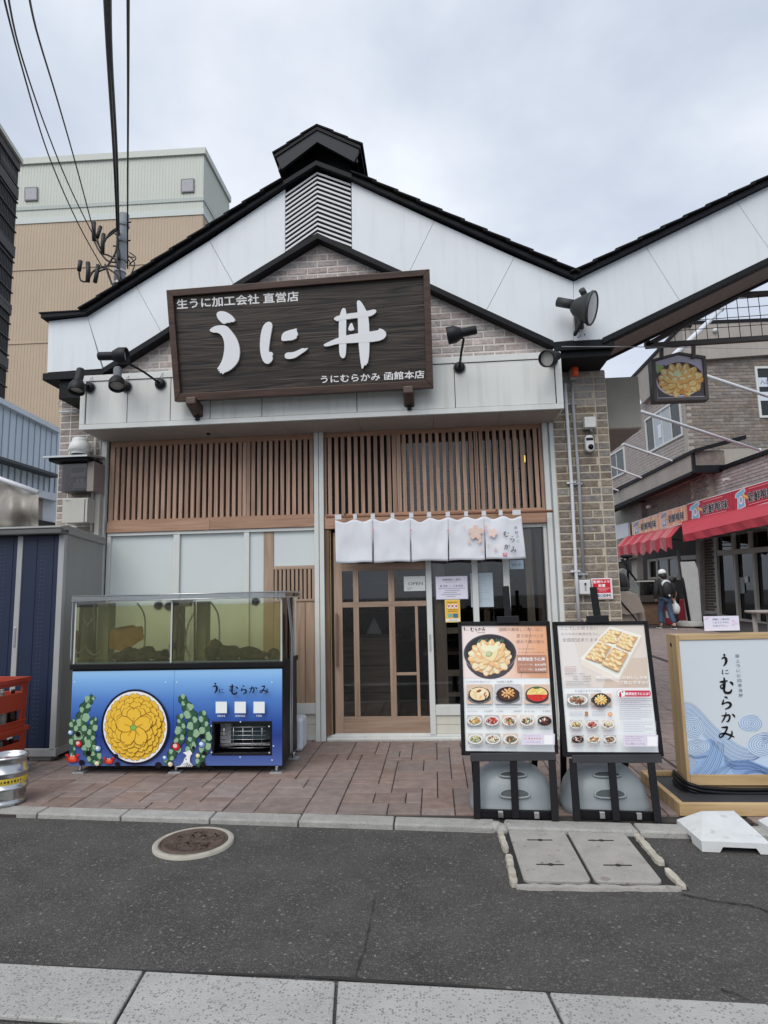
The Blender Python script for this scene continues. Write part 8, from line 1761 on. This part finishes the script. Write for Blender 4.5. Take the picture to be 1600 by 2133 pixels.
# dark louvred stair tower at far left
lt_ = thing('louvred_tower', oy(20, 700, 22), 'black louvred stair tower at the left edge of the picture', 'stair tower')
E1 = oy(26, 345, 22); E0 = ZP(E1.z).hit(-60, 215); u = (hv(E0, 0)-hv(E1, 0)); L_ = u.length; u.normalize(); nL = V((-u.y, u.x, 0)); nL = nL if nL.dot(V((0, -1, 0))) > 0 else -nL
M_lou = mat('tower_louvre', (.035, .034, .036), .6, var=.1)
z = E1.z-.5; i = 0; me = None
while z > 6.0 and i < 170:
    if me is None: q = MB(); q.obox((0, 0, 0), u*L_/2, nL*.03, V((0, 0, .016))); me = bpy.data.meshes.new('louvre_slat'); me.from_pydata(q.v, [], q.f); me.materials.append(M_lou)
    inst('louvre_slat', me, hv(E1+u*L_/2, z), lt_); z -= .088; i += 1
for zz in (E1.z-.25, E1.z-1.5, E1.z-4.0, E1.z-6.4, E1.z-8.6): q = MB(); q.prism([hv(E1, zz), hv(E0, zz), hv(E0, zz)-nL*.30, hv(E1, zz)-nL*.30], (0, 0, .42)); q.build('floor_slab', M_lou, lt_)
for s in (.0, .5, 1.0): 
    for d_ in (-.12,): c_ = E1+u*L_*s+nL*d_; MB().box(c_.x-.08, c_.x+.08, c_.y-.08, c_.y+.08, 3, E1.z).build('column', M_lou, lt_)
for k in range(60): 
    zz = E1.z-1.0-k*.16; c_ = hv(E1+u*L_/2-nL*.28, zz)
    if zz > 6 and k % 4 == 0: MB().obox(c_, u*L_/2, nL*.03, V((0, 0, .02))).build('rear_slat', M_lou, lt_)
q = MB(); q.prism([hv(E1, E1.z+.1)+nL*.05, hv(E0, E1.z+.1)+nL*.05, hv(E0, E1.z+.1)-nL*.4, hv(E1, E1.z+.1)-nL*.4], (0, 0, .18)); q.build('roof_edge', M_pale, lt_)
for k in range(26): c_ = E1+u*L_*(k+.5)/26-nL*.22; MB().box(c_.x-.02, c_.x+.02, c_.y-.02, c_.y+.02, 6, E1.z-.3).build('vertical_bar', M_lou, lt_)
# blue corrugated building and its awning
XP = Pl((-6.7, 0, 0), (1, 0, 0)); bbld = thing('blue_warehouse', XP.hit(60, 1000), 'low building clad in pale blue vertical metal sheets behind the shed', 'building')
M_bluec = mat('sheet_blue', (.56, .64, .73), .45, var=.05, scale=2, streak=.1); M_bluew = mat('sheet_white_blue', (.60, .65, .71), .5, var=.08, scale=2, streak=.15)
def wq(name, pts, m, off=0.0, th=.1, parent=None): return MB().prism([XP.hit(x, y, off) for x, y in pts], (-th, 0, 0)).build(name, m, parent or bbld)
wq('upper_wall', [(-80, 792), (128, 900), (128, 992), (-80, 925)], M_bluec, .30, .4); wq('roof_edge', [(-80, 786), (128, 893), (128, 903), (-80, 798)], M_bluew, .38, .5)
wq('eave_trim', [(-80, 925), (128, 990), (128, 995), (-80, 932)], mat('eave_dark', (.06, .07, .08), .6), .32, .3); wq('lower_wall', [(-80, 925), (126, 988), (124, 1045), (-80, 1000)], M_bluew, .1, .2)
y_a, y_b = XP.hit(-80, 850).y, XP.hit(128, 900).y; zta, ztb = XP.hit(0, 960, .3).z, XP.hit(0, 838, .3).z
n = 16
for i in range(n):
    s = i/n; yy = y_a+(y_b-y_a)*s; o = MB().box(-6.398, -6.392, yy, yy+.014, XP.hit(64, 972, .3).z+.02, XP.hit(64, 870, .3).z-.03).build('sheet_seam', mat('seam_blue', (.26, .33, .41), .5), bbld)
    MB().box(-6.6, -6.58, yy, yy+.018, XP.hit(60, 1020, .1).z, XP.hit(60, 970, .1).z).build('sheet_seam', mat('seam_blue', (.26, .33, .41), .5), bbld)
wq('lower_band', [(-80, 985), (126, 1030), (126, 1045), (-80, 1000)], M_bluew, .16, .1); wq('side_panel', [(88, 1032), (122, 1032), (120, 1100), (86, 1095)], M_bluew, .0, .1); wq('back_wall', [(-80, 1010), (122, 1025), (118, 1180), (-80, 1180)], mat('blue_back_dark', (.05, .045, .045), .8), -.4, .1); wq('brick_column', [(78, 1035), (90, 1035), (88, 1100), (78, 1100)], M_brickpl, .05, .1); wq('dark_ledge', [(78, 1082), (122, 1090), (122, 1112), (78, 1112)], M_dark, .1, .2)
tw = thing('rolled_tarpaulin', oy(40, 1060, 6.8), 'rolled-down translucent grey vinyl sheet hanging behind the shed', 'tarpaulin'); q = MB(); vs = []; nU, nV = 24, 10
for j in range(nV+1):
    for i in range(nU+1): 
        u_, v_ = i/nU, j/nV; px = -90+170*u_; py = (970+u_*58)+(1112-(970+u_*58))*v_; p = oy(px, py, 6.9+.05*math.sin(u_*17)+.10*math.sin(v_*5+u_*3)+.12*(v_ > .7)*math.sin(v_*20)); vs.append(p)
q.add(vs, [(j*(nU+1)+i, (j+1)*(nU+1)+i, (j+1)*(nU+1)+i+1, j*(nU+1)+i+1) for j in range(nV) for i in range(nU)], 0, True); q.build('vinyl', mat('vinyl_grey', (.27, .25, .22), .35, var=.25, scale=3, streak=.3), tw); MB().tube([oy(-90, 966, 6.88), oy(80, 1026, 6.88)], .03, 8).build('head_tube', M_white_pipe, tw)
# utility pole and cables
up_ = thing('utility_pole', oy(252, 600, 14), 'grey concrete utility pole behind the left roof with black cable joints', 'utility pole')
a_, b_ = oy(259, 447, 14), oy(245, 640, 14); M_pole = mat('pole_grey', (.17, .19, .21), .6, var=.15)
MB().tube([V((b_.x-.02, 14, 0)), b_, a_], [.16, .135, .12], 16).build('pole', M_pole, up_)
for f in (.12, .3, .5, .62, .75, .9): c_ = a_.lerp(b_, f); MB().lathe([(.14, -.03), (.145, .03)], c_, (b_-a_), 16).build('pole_band', M_hood if f > .55 else M_pole, up_)
for f, dx_ in ((.1, .2), (.3, .22), (.46, -.2), (.22, -.2), (.35, -.22)): c_ = a_.lerp(b_, f); MB().cyl(c_, c_+V((dx_, -.02, .02)), .018, 6).build('step_bolt', M_blackmetal, up_)
M_cab_ = mat('cable_black', (.012, .012, .013), .6)
def wire(pts, r, label, g_='overhead cables at the upper left'):
    P = curve([tuple(oy(x, y, Y)) for x, y, Y in pts], 6); o = MB().tube(P, r, 7).build('overhead_cable', M_cab_, None); tag(o, label, 'cable', g_); return o
wire([(246, 560, 13.8), (244, 470, 13.6), (238, 330, 11), (226, 120, 7), (218, -60, 5)], .028, 'left strand of the thick black cable pair above the utility pole'); wire([(248, 540, 13.8), (247, 470, 13.7), (243, 320, 11), (231, 120, 7), (227, -60, 5)], .026, 'right strand of the thick black cable pair above the utility pole')
wire([(266, 560, 13.8), (266, 420, 12.5), (267, 200, 8), (267, -60, 5)], .018, 'thin twisted cable rising straight up from the utility pole')
wire([(212, 555, 13.6), (160, 460, 12), (100, 320, 10), (40, 120, 7), (-5, -60, 5)], .012, 'leftmost thin cable sweeping up to the top left corner'); wire([(215, 530, 13.6), (150, 400, 11.5), (95, 265, 9.5), (40, 100, 7), (8, -60, 5)], .012, 'second thin cable from the left at the top left corner'); wire([(200, 500, 13.6), (160, 350, 11), (120, 210, 8.5), (75, 60, 6.5), (52, -60, 5)], .013, 'thin cable reaching the joint cluster left of the pole')
def z1p(x, y, Y=13.7): return oy(x/2.857, 200+y/2.857, Y)
for pts, r in (([(560, 750), (558, 800), (560, 860)], .05), ([(600, 775), (585, 820), (578, 845)], .045), ([(617, 820), (612, 870), (610, 935)], .05), ([(480, 980), (475, 1010), (470, 1040)], .05), ([(524, 990), (526, 1040), (522, 1105)], .055), ([(585, 1005), (575, 1060), (565, 1110)], .05)): MB().tube([z1p(x, y) for x, y in pts], r, 8).build('cable_joint', M_cab_, up_)
for pts in ([(560, 860), (590, 920), (640, 980), (700, 990)], [(470, 1040), (480, 1095), (520, 1100), (560, 1040), (640, 1010), (710, 1020)], [(522, 1080), (560, 1040), (620, 1020), (690, 1060), (710, 1100)], [(565, 1100), (580, 1050), (640, 1025)], [(610, 940), (650, 950), (700, 990), (720, 1090)], [(600, 880), (640, 840), (690, 800), (700, 760)], [(700, 700), (695, 900), (660, 980), (640, 1010)], [(625, 1000), (650, 1080), (680, 1150)], [(680, 1150), (660, 1100), (640, 1040)], [(578, 845), (600, 900), (650, 820), (705, 780)]): MB().tube(curve([tuple(z1p(x, y)) for x, y in pts], 5), .022, 6).build('cable_loop', M_cab_, up_)
for pts in ([(770, 930), (810, 965), (770, 1000), (800, 1010)], [(765, 950), (800, 990), (790, 1040), (760, 1090)], [(780, 1000), (760, 960), (800, 960)]): MB().tube(curve([tuple(z1p(x, y)) for x, y in pts], 5), .014, 6).build('cable_loop', M_cab_, up_)
# thin guy wire across the caps
o = MB().tube([oy(1170, 722, 5.86), oy(1279, 722, 5.86), oy(1600, 726, 9)], .004, 6).build('guy_wire', M_grey_pipe, None); tag(o, 'thin grey wire stretched from the right pilaster cap across the alley', 'wire')
